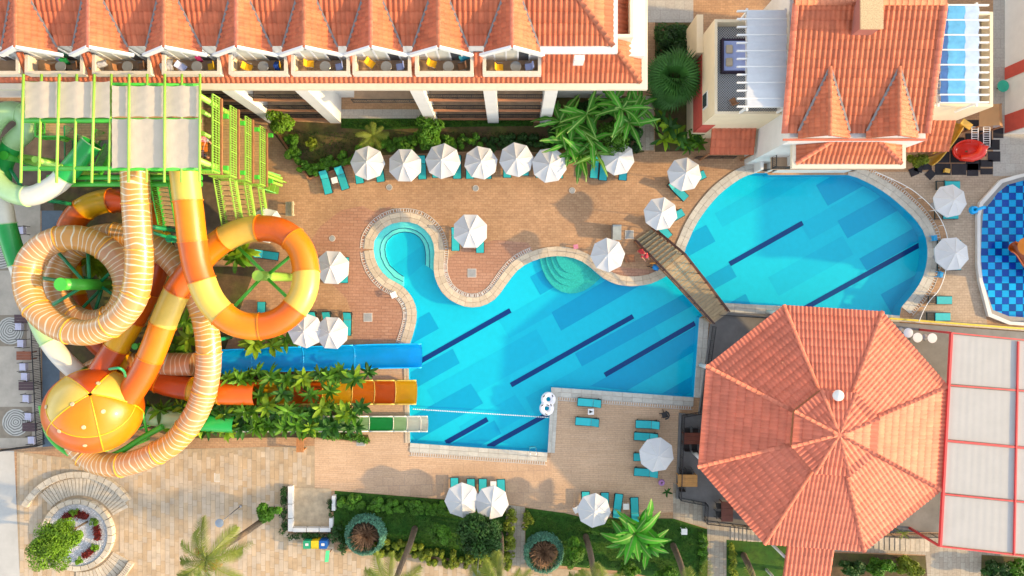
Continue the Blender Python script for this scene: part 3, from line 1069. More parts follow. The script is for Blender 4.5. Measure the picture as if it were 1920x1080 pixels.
for k, (dx, bx0, bx1, by0, by1, bz) in enumerate(balcony_centres):
    if k == 0:
        continue
    ym = by0 + 0.62
    w = ords[k]
    suffix = f'on the {w} rooftop balcony' + ('' if w in ('leftmost', 'rightmost') else ' from the left')
    if w == 'leftmost':
        suffix = 'on the leftmost rooftop balcony in view'
    left = {1: None, 2: None, 3: lc, 4: yc, 5: yc, 6: yc, 7: yc, 8: yc}[k]
    right = {1: rc, 2: rc, 3: yc, 4: yc, 5: lc, 6: lc, 7: rc, 8: lc}[k]
    u = {id(lc): lcu, id(yc): ycu, id(rc): rcu}
    nm = {id(lc): 'lilac draped', id(yc): 'yellow cushioned', id(rc): 'brown woven'}
    if left is not None:
        place(left, u[id(left)], dx - 0.85, ym + (0.25 if k in (5, 6, 7) else 0.0), bz, 0.3 * (k % 3 - 1) - 0.3, f'{nm[id(left)]} chair left of the table {suffix}', 'balcony chairs')
    else:
        place(rc, rcu, dx - 0.35, ym, bz, 0.2, f'brown woven chair left of the table {suffix}', 'balcony chairs')
    place(right, u[id(right)], dx + 1.15, ym + 0.05, bz, 3.3, f'{nm[id(right)]} chair right of the table {suffix}', 'balcony chairs')
    place(bt, btu, dx + 0.25, ym, bz, 0, f'small round glass table {suffix}', 'balcony tables')


def cloth(name, c, sx, sy, m, label, drop=0.5, rz=0.0, cat='towel', group=None):
    """a towel hanging over something: sags either side of a rail"""
    bm = new_bm()
    nx, ny = 8, 6
    g = []
    for i in range(nx + 1):
        row = []
        for j in range(ny + 1):
            x = (i / nx - 0.5) * sx
            y = (j / ny - 0.5) * sy
            z = -drop * abs(2 * j / ny - 1) ** 1.3 + 0.03 * math.sin(i * 1.9 + j) + random.uniform(-0.012, 0.012)
            row.append(bm.verts.new(Matrix.Rotation(rz, 3, 'Z') @ Vector((x + 0.02 * math.sin(j * 2.0), y, z))))
        g.append(row)
    for i in range(nx):
        for j in range(ny):
            bm.faces.new((g[i][j], g[i + 1][j], g[i + 1][j + 1], g[i][j + 1]))
    bmesh.ops.solidify(bm, geom=bm.faces[:], thickness=0.015)
    o = obj(name, bm, m, smooth=True)
    o.location = c
    tag(o, label, cat, group)
    return o


M_greencloth = mat('green_towel', (0.03, 0.50, 0.12), rough=0.9, var=0.12)
M_tealcloth = mat('teal_towel', (0.05, 0.38, 0.52), rough=0.9, var=0.12)
M_pinkcloth = mat('pink_cloth', (0.70, 0.05, 0.22), rough=0.9, var=0.12)
cloth('towel', P(117, 110, 10.4), 0.6, 0.5, M_greencloth, 'bright green towel hung in the corner of the leftmost balcony', group='towels on the balconies')
cloth('towel', P(107, 108, 10.4), 0.35, 0.45, M_lilac, 'blue grey cloth hung beside the green towel', group='towels on the balconies')
cloth('towel', P(163, 112, 10.4), 0.5, 1.1, M_tealcloth, 'white and teal towel on the second rooftop balcony wall', rz=0.5, drop=0.3, group='towels on the balconies')
cloth('towel', P(188, 118, 10.4), 0.8, 0.5, M_whitecloth, 'white towel on the chairs of the second balcony', rz=0.2, drop=0.2, group='towels on the balconies')
cloth('towel', P(311, 120, 10.4), 0.9, 0.9, M_whitecloth, 'white sheets heaped on the third rooftop balcony', drop=0.25, group='towels on the balconies')
cloth('towel', P(370, 105, 10.4), 0.4, 0.5, M_pinkcloth, 'pink cloth hung at the right end of the third balcony', group='towels on the balconies')
cloth('towel', P(427, 107, 10.4), 0.8, 0.8, M_whitecloth, 'white and yellow towel hung left on the fourth balcony', rz=-0.6, drop=0.3, group='towels on the balconies')
cloth('towel', P(517, 121, 10.4), 0.35, 0.7, M_bluecloth, 'royal blue towel over the chair on the fourth balcony', drop=0.4, group='towels on the balconies')
cloth('towel', P(870, 102, 10.4), 0.8, 0.6, M_tealcloth, 'teal white striped towel hung on the seventh balcony', rz=0.4, drop=0.35, group='towels on the balconies')

# ------------------------------------------------------------------ octagonal restaurant
rest = thing('restaurant_pavilion', P(1544, 802, 0), 'octagonal open restaurant pavilion with terracotta hip roof beside the pool', 'building')
OZ = 4.2
oct_px = [(1469, 572), (1654, 584), (1778, 724), (1765, 919), (1620, 1034), (1433, 1020), (1308.6, 875), (1324, 686)]
OC = [P(x, y, OZ) for x, y in oct_px]
oc = sum(OC, Vector()) / 8
AP = P(1572, 817, 7.9)
# apex over the plan centre
AP = Vector((oc.x, oc.y, 6.3))
for i in range(8):
    a, b = OC[i], OC[(i + 1) % 8]
    t = 0.80
    a1, b1 = a.lerp(AP, t), b.lerp(AP, t)
    tiled_slope('roof_slope', [a, b, b1, a1], M_tile2, rest, amp=0.05, row=0.62, w=0.32)
for i in range(8):
    ridge_run(OC[i] + Vector((0, 0, 0.05)), OC[i].lerp(AP, 0.72) + Vector((0, 0, 0.05)), M_ridge2, rest, r=0.135)
LZ = OC[0].lerp(AP, 0.66).z + 0.55
LC = [Vector((oc.x + (p.x - oc.x) * 0.335, oc.y + (p.y - oc.y) * 0.335, LZ)) for p in OC]
LA = Vector((oc.x, oc.y, LZ + 0.62))
for i in range(8):
    tiled_slope('lantern_slope', [LC[i], LC[(i + 1) % 8], LA - Vector((0, 0, 0.001)) + (LC[(i + 1) % 8] - LA) * 0.01, LA + (LC[i] - LA) * 0.01], M_tile2, rest, row=0.7)
    ridge_run(LC[i] + Vector((0, 0, 0.05)), LA, M_ridge2, rest, r=0.12)
part('lantern_wall', M_wood, rest, lambda bm: prism(bm, [(oc.x + (p.x - oc.x) * 0.330, oc.y + (p.y - oc.y) * 0.330) for p in OC], LZ - 0.9, LZ - 0.08))
for i in range(8):
    p = oc.lerp(OC[i], 0.93)
    part('column', M_white, rest, lambda bm: tube(bm, [(p.x, p.y, 0.3), (p.x, p.y, OZ - 0.05)], 0.18, 10))
    a, b = oc.lerp(OC[i], 0.95), oc.lerp(OC[(i + 1) % 8], 0.95)
    part('beam', M_wood, rest, lambda bm: bar(bm, (a.x, a.y, OZ - 0.05), (b.x, b.y, OZ - 0.05), 0.2, 0.24))
core = [oc.lerp(p, 0.45) for p in OC]
part('kitchen_wall', M_white, rest, lambda bm: prism(bm, [p.xy for p in core], 0.3, 5.0))
# roof flue
vent = thing('roof_vent', P(1570, 741, 6.4), 'white round ventilation cowl on the octagonal roof', 'vent')
vp = Vector((P(1570, 741, 6.4).x, P(1570, 741, 6.4).y, 5.8))
part('pipe', M_metal, vent, lambda bm: tube(bm, [vp, vp + Vector((0, 0, 0.7))], 0.16, 12))
part('cowl', M_white, vent, lambda bm: lathe(bm, [(0, 0.30), (0.24, 0.26), (0.40, 0.10), (0.42, 0.0), (0.38, -0.05), (0, -0.05)], 20, vp + Vector((0, 0, 0.72))), smooth=40)
# covered walk to the pavilion
W0, W1 = P(1480, 1020, 3.6), P(1566, 1026, 3.6)
CW = thing('covered_walk', P(1515, 1060), 'narrow terracotta roofed passage joining the octagonal pavilion at the bottom', 'roof')
a0, a1 = P(1474, 1020, 3.7), P(1562, 1026, 3.7)
b0, b1 = P(1466, 1100, 3.3), P(1553, 1104, 3.3)
tiled_slope('roof_slope', [b0, b1, a1 + Vector((0, 0, 0.25)), a0 + Vector((0, 0, 0.25))], M_tile2, CW)
for p in (b0, b1, a0.lerp(b0, 0.3), a1.lerp(b1, 0.3)):
    part('column', M_white, CW, lambda bm: tube(bm, [(p.x, p.y, 0), (p.x, p.y, p.z)], 0.12, 8))

# raised terrace round the pavilion
terr_px = [(1338, 584), (1480, 592), (1700, 606), (1790, 613), (1960, 625), (1960, 1000), (1700, 998), (1640, 1000), (1560, 1000), (1400, 985), (1320, 980), (1318, 943), (1268, 935), (1274, 775), (1310, 778), (1322, 690), (1334, 600)]
TP = [p.xy for p in px(terr_px, 0.3)]
terrace = obj('restaurant_terrace', new_bm(), M_concrete)
bm = new_bm(); b2 = sheet(TP, 0.30); me = mesh_of(b2, 't'); bm.from_mesh(me)
lo = [bm.verts.new((p.x, p.y, 0.0)) for p in TP]; hi = [bm.verts.new((p.x, p.y, 0.30)) for p in TP]
for i in range(len(TP)):
    j = (i + 1) % len(TP)
    bm.faces.new((lo[i], lo[j], hi[j], hi[i]))
bm.to_mesh(terrace.data); bm.free()
tag(terrace, kind='structure')
# ------------------------------------------------------------------ villa at the upper right
M_red = mat('red_plaster', (0.50, 0.075, 0.05), rough=0.8, var=0.12)
M_pattern = bpy.data.materials.new('patterned_tiles')
nt, N, L, b = nodes_of(M_pattern)
geo = N.new('ShaderNodeNewGeometry')
vo = N.new('ShaderNodeTexVoronoi'); vo.feature = 'DISTANCE_TO_EDGE'; vo.inputs['Scale'].default_value = 5.5; vo.inputs['Randomness'].default_value = 0.0
L.new(geo.outputs['Position'], vo.inputs['Vector'])
ck = N.new('ShaderNodeTexChecker'); ck.inputs['Scale'].default_value = 11.0
L.new(geo.outputs['Position'], ck.inputs['Vector'])
ck.inputs['Color1'].default_value = (0.55, 0.55, 0.53, 1); ck.inputs['Color2'].default_value = (0.10, 0.10, 0.11, 1)
L.new(ck.outputs['Color'], b.inputs['Base Color'])
b.inputs['Roughness'].default_value = 0.5

villa = thing('villa_building', (24, 15, 0), 'cream villa with terracotta roof, two triangular dormers and roof terraces', 'building')
vy0, vy1 = 10.3, 21.5
vx0, vx1 = 19.4, 28.9
part('wall', M_white, villa, lambda bm: wall_box(bm, vx0, vx1, vy0, vy1, 0, 9.3))
# main slope
RZ, VEZ = 11.4, 9.5
ta, tb = P(1490, 8, RZ), P(1772, 5, RZ)
ba, bb = P(1480, 250, VEZ), P(1748, 240, VEZ)
tb.y = ta.y
ba.x = ta.x; bb.x = tb.x
bb.y = ba.y
tiled_slope('roof_slope', [ba, bb, tb, ta], M_tile, villa, w=0.36, row=0.62)
tiled_slope('roof_slope', [tb + Vector((0, 9, -1.9)), ta + Vector((0, 9, -1.9)), ta, tb], M_tile, villa, w=0.36, row=0.62)
ridge_run(ta + Vector((0, 0.1, 0.1)), tb + Vector((0, 0.1, 0.1)), M_ridge, villa, r=0.2)
ridge_run(ba + Vector((0.05, 0, 0.05)), ta + Vector((0.05, 0, 0.05)), M_ridge2, villa, r=0.2)
ridge_run(bb + Vector((-0.05, 0, 0.05)), tb + Vector((-0.05, 0, 0.05)), M_ridge2, villa, r=0.2)
mz = lambda y: VEZ + (RZ - VEZ) * (y - ba.y) / (ta.y - ba.y)
for (axp, lx, rx) in ((1556, 1497, 1594), (1686, 1628, 1738)):
    zr = 10.5
    dxx = P(axp, 185, zr).x
    ybk = ba.y + (zr - VEZ) / (RZ - VEZ) * (ta.y - ba.y)
    hw = 1.78
    for s in (-1, 1):
        tiled_slope('dormer_slope', [(dxx + s * hw, ba.y - 0.35, VEZ + 0.08), (dxx + s * hw, ba.y + 0.05, VEZ + 0.08), (dxx, ybk, zr), (dxx, ba.y - 0.35, zr)], M_tile, villa, w=0.32, row=0.36, amp=0.055)
        a, b = Vector((dxx + s * hw, ba.y + 0.1, VEZ + 0.17)), Vector((dxx, ybk, zr + 0.08))
        part('valley', M_lead, villa, lambda bm: bar(bm, a, b, 0.16, 0.05))
    part('dormer_gable', M_white, villa, lambda bm: poly(bm, [(dxx - hw, ba.y - 0.3, VEZ - 0.05), (dxx + hw, ba.y - 0.3, VEZ - 0.05), (dxx, ba.y - 0.3, zr - 0.05)]))
    ridge_run((dxx, ba.y - 0.4, zr + 0.04), (dxx, ybk, zr + 0.04), M_ridge, villa, r=0.13)
part('eaves_board', M_ridge2, villa, lambda bm: wall_box(bm, ba.x, bb.x, ba.y - 0.5, ba.y - 0.36, VEZ - 0.14, VEZ - 0.02))
cp = P(1635, 27, 12.4)
ch = part('chimney', mat('chimney_render', (0.33, 0.12, 0.09), rough=0.8), villa, lambda bm: wall_box(bm, cp.x - 0.66, cp.x + 0.66, cp.y - 0.85, cp.y + 1.2, 10.2, 12.3))
part('chimney_cap', mat('chimney_gravel', (0.50, 0.36, 0.20), rough=0.95, var=0.5, scale=14), ch, lambda bm: wall_box(bm, cp.x - 0.74, cp.x + 0.74, cp.y - 0.95, cp.y + 1.3, 12.3, 12.42))
# lower front roof with a white gutter frame
LEZ = 7.9
fa, fb = P(1486, 313, LEZ), P(1696, 313, LEZ)
fy1 = vy0 + 0.02
rise = 0.95
tl, tr_ = Vector((fa.x + 2.3, fy1, LEZ + rise)), Vector((fb.x - 2.3, fy1, LEZ + rise))
tiled_slope('porch_slope', [fa + Vector((0.25, 0.25, 0)), fb + Vector((-0.25, 0.25, 0)), tr_, tl], M_tile, villa, w=0.34)
tiled_slope('porch_slope', [Vector((fa.x + 0.25, fy1, LEZ)), fa + Vector((0.25, 0.25, 0)), tl], M_tile, villa, w=0.34)
tiled_slope('porch_slope', [fb + Vector((-0.25, 0.25, 0)), Vector((fb.x - 0.25, fy1, LEZ)), tr_], M_tile, villa, w=0.34)
ridge_run(fa + Vector((0.25, 0.25, 0.05)), tl, M_ridge2, villa, r=0.14)
ridge_run(fb + Vector((-0.25, 0.25, 0.05)), tr_, M_ridge2, villa, r=0.14)


def pg(bm):
    wall_box(bm, fa.x - 0.05, fb.x + 0.05, fa.y - 0.1, fa.y + 0.16, LEZ - 0.3, LEZ + 0.08)
    wall_box(bm, fa.x - 0.05, fa.x + 0.20, fa.y + 0.16, fy1, LEZ - 0.3, LEZ + 0.08)
    wall_box(bm, fb.x - 0.20, fb.x + 0.05, fa.y + 0.16, fy1, LEZ - 0.3, LEZ + 0.08)


part('porch_gutter', M_gutter, villa, pg)
part('porch_wall', M_white, villa, lambda bm: wall_box(bm, fa.x + 1.5, fb.x - 0.5, fa.y + 0.9, vy0, 0, LEZ - 0.1))
# balconies under the porch roof that step out over the pool edge
for (z, x0, x1, y) in ((0.5, 1420, 1600, 322), (3.2, 1446, 1640, 318)):
    a, b = P(x0, y, z), P(x1, y, z)
    part('balcony_slab', M_balfloor, villa, lambda bm: wall_box(bm, a.x, b.x, a.y, vy0, z - 0.15, z))
    iron_railing('balcony_railing', a + Vector((0.05, 0.05, 0)), Vector((b.x, a.y + 0.05, z)), villa, h=0.95)
    iron_railing('balcony_railing', a + Vector((0.05, 0.12, 0)), Vector((a.x + 0.05, vy0, z)), villa, h=0.95)
for x in (P(1421, 320, 1).x, P(1442, 320, 1).x, P(1466, 320, 1).x):
    part('balcony_divider', M_white, villa, lambda bm: wall_box(bm, x, x + 0.25, P(0, 320, 1).y, vy0, 0, 1.6))
# left wing with the roof terrace
wx0, wx1 = P(1340, 100, 7.9).x, vx0
wy1, wy0 = P(0, 36, 7.9).y, P(0, 214, 7.9).y
part('side_block_wall', M_cream, villa, lambda bm: wall_box(bm, wx0, wx1, wy0, wy1, 0, 6.95))
part('terrace_floor', M_pattern, villa, lambda bm: wall_box(bm, wx0 + 0.2, wx1, wy0 + 0.2, wy1 - 0.2, 6.95, 7.0))


def par(bm):
    wall_box(bm, wx0, wx0 + 0.2, wy0, wy1, 6.95, 7.9)
    wall_box(bm, wx0 + 0.2, wx1, wy0, wy0 + 0.2, 6.95, 7.9)
    wall_box(bm, wx0 + 0.2, wx1, wy1 - 0.2, wy1, 6.95, 7.9)


part('parapet', M_cream, villa, par)
part('red_band', M_red, villa, lambda bm: (wall_box(bm, wx0 - 0.04, wx0 - 0.003, wy0 - 0.04, wy0 + 5.6, 2.2, 4.7), wall_box(bm, wx0 - 0.04, wx0 + 1.0, wy0 - 0.04, wy0 - 0.003, 2.2, 4.7)))
wnd = part('window', M_fascia, villa, lambda bm: wall_box(bm, wx0 - 0.06, wx0 - 0.003, wy0 + 1.0, wy0 + 2.2, 5.0, 6.2))
part('pane', M_glass, wnd, lambda bm: wall_box(bm, wx0 - 0.09, wx0 - 0.065, wy0 + 1.1, wy0 + 2.1, 5.1, 6.1))
part('wing_annex', M_cream, villa, lambda bm: wall_box(bm, wx0 - 0.5, wx0 - 0.01, wy1 - 1.4, wy1 + 1.5, 0, 5.0))
# small tiled porch
pa, pb = P(1331, 290, 2.9), P(1413, 290, 2.9)
pc, pd = P(1415, 233, 3.6), P(1331, 233, 3.6)
pc.x = pb.x; pd.x = pa.x
M_tile3 = mat('red_terracotta_tiles', (0.47, 0.115, 0.05), rough=0.75, var=0.12, scale=1.1, tint=0.14)
porch = thing('tiled_porch', P(1372, 262), 'small red tiled porch roof left of the villa steps', 'roof')
tiled_slope('roof_slope', [pa, pb, pc, pd], M_tile3, porch, w=0.40, row=0.62)
for p in (pa, pb):
    part('post', M_wood, porch, lambda bm: bar(bm, (p.x, p.y + 0.1, 0), (p.x, p.y + 0.1, 2.75), 0.12))
part('back_wall', M_white, porch, lambda bm: wall_box(bm, pa.x, pb.x, pc.y - 0.3, pc.y, 0, 3.3))
iron_railing('railing', P(1303, 297), P(1375, 297), porch, h=0.9)
pr = thing('tiled_porch', P(1745, 255), 'orange tiled porch roof behind the playground slide', 'roof')
pa, pb, pc, pd = P(1698, 285, 3.0), P(1778, 284, 3.0), P(1786, 224, 3.9), P(1700, 224, 3.9)
pd.x, pc.x = pa.x, pb.x
tiled_slope('roof_slope', [pa, pb, pc, pd], M_tile, pr, w=0.40, row=0.62)
for p in (pa, pb):
    part('post', M_wood, pr, lambda bm: bar(bm, (p.x, p.y + 0.1, 0), (p.x, p.y + 0.1, 2.85), 0.12))
ac = thing('air_conditioner', P(1420, 275, 1.5), 'white air conditioner box beside the small red porch roof', 'air conditioner')
acp = P(1421, 277, 1.8)
part('case', M_fascia, ac, lambda bm: box(bm, (acp.x, acp.y, 1.5), (0.45, 1.1, 0.7)))
part('fan_grille', M_iron, ac, lambda bm: box(bm, (acp.x + 0.24, acp.y, 1.5), (0.02, 0.9, 0.5)))

# right wing
qx0, qx1 = vx1, P(1862, 100, 7.9).x
qy0, qy1 = P(0, 200, 7.9).y, P(0, 22, 7.9).y
part('side_block_wall', M_cream, villa, lambda bm: wall_box(bm, qx0, qx1, qy0, qy1, 0, 6.95))
part('parapet', M_cream, villa, lambda bm: (wall_box(bm, qx1 - 0.22, qx1, qy0, qy1, 6.95, 7.9), wall_box(bm, qx0, qx1 - 0.22, qy0, qy0 + 0.22, 6.95, 7.9), wall_box(bm, qx0, qx1 - 0.22, qy1 - 0.22, qy1, 6.95, 7.9)))
part('terrace_floor', M_pathstone, villa, lambda bm: wall_box(bm, qx0, qx1 - 0.22, qy0 + 0.22, qy1 - 0.22, 6.95, 7.0))


# pergolas with cloth
def pergola(name, label, x0, x1, y0, y1, z, nbeam, ext0, ext1, cloths, m_beam):
    t = thing(name, ((x0 + x1) / 2, (y0 + y1) / 2, 7.0), label, 'pergola')
    for i in range(nbeam):
        y = y0 + (y1 - y0) * i / (nbeam - 1)
        part('beam', m_beam, t, lambda bm: wall_box(bm, x0 - ext0, x1 + ext1, y - 0.05, y + 0.05, z - 0.09, z + 0.09))
    for x in (x0, x1):
        part('girder', m_beam, t, lambda bm: wall_box(bm, x - 0.07, x + 0.07, y0 - 0.25, y1 + 0.25, z - 0.26, z - 0.1))
    for x in (x0, x1):
        for y in (y0, y1):
            part('post', m_beam, t, lambda bm: wall_box(bm, x - 0.07, x + 0.07, y - 0.07, y + 0.07, 7.0, z - 0.27))
    for (cx0, cx1, m) in cloths:
        bm = new_bm()
        nx, ny = 6, (nbeam - 1) * 4
        g = []
        for i in range(nx + 1):
            row = []
            for j in range(ny + 1):
                sag = 0.05 * abs(math.sin(math.pi * j / 8))
                y = y0 + (y1 - y0) * j / ny
                row.append(bm.verts.new((cx0 + (cx1 - cx0) * i / nx + 0.03 * math.sin(j * 0.8), y, z + 0.115 - sag + random.uniform(-0.012, 0.012))))
            g.append(row)
        for i in range(nx):
            for j in range(ny):
                bm.faces.new((g[i][j], g[i + 1][j], g[i + 1][j + 1], g[i][j + 1]))
        obj('cloth', bm, m, t, smooth=True)
    return t


M_sail = mat('white_sail_cloth', (0.66, 0.68, 0.70), rough=0.8, var=0.06, scale=1.5, trans=0.25)
pz = 9.5
pergola('pergola', 'white cloth pergola over the roof terrace with the daybed', P(1402, 100, pz).x, P(1474, 100, pz).x, P(0, 200, pz).y, P(0, 21, pz).y, pz, 13, 0.75, 0.05,
        [(P(1400, 100, pz).x, P(1474, 100, pz).x, M_sail)], M_fascia)
bx = [P(x, 100, pz).x for x in (1762, 1776, 1808, 1834)]
pergola('pergola', 'white beamed pergola with blue and white cloth right of the villa roof', bx[0], bx[3], P(0, 192, pz).y, P(0, 10, pz).y, pz, 14, 0.05, 0.72,
        [(bx[0], bx[1], mat('deep_blue_cloth', (0.05, 0.16, 0.42), rough=0.8, var=0.15, trans=0.2)), (bx[1], bx[2], mat('sea_blue_cloth', (0.12, 0.44, 0.72), rough=0.8, var=0.15, trans=0.2)), (bx[2], bx[3], mat('pale_blue_cloth', (0.50, 0.62, 0.82), rough=0.8, var=0.12, trans=0.2))], M_fascia)
db = thing('daybed', P(1375, 104, 7.1), 'dark framed daybed with lilac mattress on the tiled roof terrace', 'bed')
da, dc = P(1353, 136, 7.35), P(1400, 72, 7.35)


def dbf(bm):
    wall_box(bm, da.x, da.x + 0.12, da.y, dc.y, 7.0, 7.5)
    wall_box(bm, da.x + 0.12, dc.x, da.y, da.y + 0.12, 7.0, 7.35)
    wall_box(bm, da.x + 0.12, dc.x, dc.y - 0.12, dc.y, 7.0, 7.35)


part('frame', mat('dark_purple_wood', (0.03, 0.012, 0.03), rough=0.5), db, dbf)
bm = new_bm(); wall_box(bm, da.x + 0.14, dc.x, da.y + 0.14, dc.y - 0.14, 7.1, 7.32); bmesh.ops.bevel(bm, geom=bm.edges[:], offset=0.05, segments=2, affect='EDGES'); obj('mattress', bm, M_lilac, db)
for s in (0.3, 0.68):
    bm = new_bm(); box(bm, (da.x + 0.55, da.y + (dc.y - da.y) * s, 7.38), (0.5, 0.62, 0.14)); bmesh.ops.bevel(bm, geom=bm.edges[:], offset=0.05, segments=2, affect='EDGES'); obj('pillow', bm, mat('beige_pillow', (0.55, 0.44, 0.30), rough=0.9), db)
place(rc, rcu, P(1374, 191, 7.4).x, P(1374, 191, 7.4).y, 7.0, 2.0, 'brown chair on the patterned roof terrace below the daybed')

# neighbouring building on the right edge
nb = thing('neighbour_building', (48, 14, 0), 'pale building with red plinth band at the upper right edge', 'building')
nx0 = P(1884, 150).x
part('wall', M_white, nb, lambda bm: wall_box(bm, nx0, 62, P(0, 252).y, 34, 0, 6.5))
part('red_band', M_red, nb, lambda bm: [wall_box(bm, nx0 - 0.05, nx0 - 0.003, y, y + w, 0.05, 6.4) for y, w in ((P(0, 250).y, 1.5), (P(0, 150).y, 1.0))])
part('side_block_wall', M_white, nb, lambda bm: wall_box(bm, 47.5, 62, -0.2, 10.2, 0, 7.4))  # separate unseen building beyond the right edge, sized for the shade it casts
part('unseen_block_roof', M_tile3, nb, lambda bm: wall_box(bm, 47.2, 62.3, -0.5, 10.5, 7.4, 7.6))

# ------------------------------------------------------------------ white retractable canopy with red frame
can = thing('retractable_canopy', P(1850, 830), 'white retractable fabric canopy with red steel frame right of the octagonal roof', 'canopy')
M_cred = mat('red_steel', (0.62, 0.05, 0.05), rough=0.45, var=0.08)
CZ = 4.3
cl = [(1783, 624), (1778, 722), (1773, 826), (1768, 926), (1762, 1024)]
cr = [(1990, 644), (1990, 738), (1990, 846), (1990, 948), (1990, 1050)]
M_can = mat('canopy_fabric', (0.42, 0.415, 0.40), rough=0.7, var=0.05, scale=0.8, trans=0.15)
for i in range(4):
    A, B, C, D = P(*cl[i], CZ), P(*cr[i], CZ), P(*cr[i + 1], CZ), P(*cl[i + 1], CZ)
    bm = new_bm()
    nx = 64
    g = []
    for k in range(nx + 1):
        s = k / nx
        z = 0.008 * abs(math.sin(math.pi * k / 4.0)) + random.uniform(0, 0.004)
        a, b = A.lerp(B, s), D.lerp(C, s)
        g.append([bm.verts.new(a.lerp(b, t) + Vector((0, 0, -z * (0.35 if t in (0.03, 0.97) else 1)))) for t in (0.03, 0.25, 0.5, 0.75, 0.97)])
    for k in range(nx):
        for j in range(4):
            bm.faces.new((g[k][j], g[k][j + 1], g[k + 1][j + 1], g[k + 1][j]))
    obj('fabric_panel', bm, M_can, can, smooth=True)
for i in range(5):
    part('rail', M_cred, can, lambda bm: bar(bm, P(*cl[i], CZ), P(*cr[i], CZ), 0.14 if i == 2 else 0.09, 0.2))
part('edge_beam', M_cred, can, lambda bm: bar(bm, P(*cl[0], CZ) + Vector((0, 0, 0.04)), P(*cl[4], CZ) + Vector((0, 0, 0.04)), 0.16, 0.26))
part('edge_beam', M_cred, can, lambda bm: bar(bm, P(1908, 640, CZ) + Vector((0, 0, 0.04)), P(1900, 1040, CZ) + Vector((0, 0, 0.04)), 0.10, 0.2))
for q in (cl[0], cl[2], cl[4]):
    p = P(*q, CZ)
    part('post', M_cred, can, lambda bm: bar(bm, (p.x, p.y, 0.3), (p.x, p.y, CZ - 0.1), 0.16))

# ------------------------------------------------------------------ footbridge over the pool
bridge = thing('footbridge', P(1275, 520), 'wooden footbridge with steps and dark rails crossing the pool neck', 'bridge')
M_plank = mat('bridge_planks', (0.37, 0.27, 0.15), rough=0.7, var=0.2, scale=4, obj_var=0.18, bump=0.15)
M_tread = mat('bridge_treads', (0.27, 0.23, 0.14), rough=0.7, var=0.2, scale=5, obj_var=0.12)
M_rail = mat('dark_bridge_rail', (0.07, 0.028, 0.018), rough=0.5, var=0.2)
BL = [(1189, 452, 0.0), (1243, 507, 1.15), (1334, 606, 0.75)]
BR = [(1222, 429, 0.0), (1280, 477, 1.15), (1362, 584, 0.75)]
Lw = [P(*q) for q in BL]; Rw = [P(*q) for q in BR]
ns = 9
for i in range(ns):
    s0, s1 = i / ns, (i + 0.86) / ns
    z = 1.15 * (i + 1) / ns
    q = [Lw[0].lerp(Lw[1], s0), Lw[0].lerp(Lw[1], s1), Rw[0].lerp(Rw[1], s1), Rw[0].lerp(Rw[1], s0)]
    bm = new_bm(); prism(bm, [p.xy for p in q], z - 0.07, z); obj('tread', bm, M_tread, bridge)
npk = 22
for i in range(npk):
    s0, s1 = (i + 0.04) / npk, (i + 0.96) / npk
    f = lambda s: 1.15 - 0.40 * s + 0.18 * math.sin(math.pi * s)
    q = [Lw[1].lerp(Lw[2], s0), Lw[1].lerp(Lw[2], s1), Rw[1].lerp(Rw[2], s1), Rw[1].lerp(Rw[2], s0)]
    bm = new_bm(); z = f((s0 + s1) / 2); prism(bm, [p.xy for p in q], z - 0.06, z); obj('plank', bm, M_plank, bridge)
for W in (Lw, Rw):
    fz = [0.0, 1.15, 1.12, 0.75]
    base = [Vector((W[0].x, W[0].y, 0.1)), Vector((W[1].x, W[1].y, 1.1)), W[1].lerp(W[2], 0.5) * 1.0, Vector((W[2].x, W[2].y, 0.72))]
    base[2].z = 1.08
    part('stringer', M_wood, bridge, lambda bm: [bar(bm, base[i] - Vector((0, 0, 0.1)), base[i + 1] - Vector((0, 0, 0.1)), 0.12, 0.26) for i in range(3)])
    part('handrail', M_rail, bridge, lambda bm: [bar(bm, base[i] + Vector((0, 0, h)), base[i + 1] + Vector((0, 0, h)), 0.09, 0.07) for i in range(3) for h in (0.95, 0.5)])
    for i in range(3):
        k = 4 if i != 1 else 3
        for j in range(k):
            p = base[i].lerp(base[i + 1], j / k)
            part('post', M_rail, bridge, lambda bm: bar(bm, p - Vector((0, 0, 0.1)), p + Vector((0, 0, 0.98)), 0.08))
# landing beside the terrace
part('landing', mat('landing_stone', (0.42, 0.33, 0.22), rough=0.8, var=0.2), bridge, lambda bm: prism(bm, [p.xy for p in px([(1336, 608), (1366, 586), (1350, 576), (1322, 600)], 0.7)], 0.0, 0.66))

# ------------------------------------------------------------------ terrace railing, tables
def fence_line(name, pts, label, h=1.0, z=0.3, m=None, gap=0.14, cat='railing'):
    t = thing(name, (pts[0].x, pts[0].y, z), label, cat)
    for a, b in zip(pts, pts[1:]):
        iron_railing('rail_section', (a.x, a.y, z), (b.x, b.y, z), t, h=h, gap=gap, m=m)
    return t


fence_line('terrace_railing', px([(1336, 612), (1325, 690), (1312, 772), (1278, 778), (1272, 932), (1322, 942), (1320, 975), (1440, 990)], 0.3), 'black iron railing along the pool side of the restaurant terrace')
fence_line('terrace_railing', px([(1560, 992), (1640, 998), (1760, 1000)], 0.3), 'black iron railing below the octagonal roof near the canopy')
fence_line('terrace_railing', px([(1345, 590), (1466, 598)], 0.3), 'short black railing above the restaurant roof beside the footbridge')


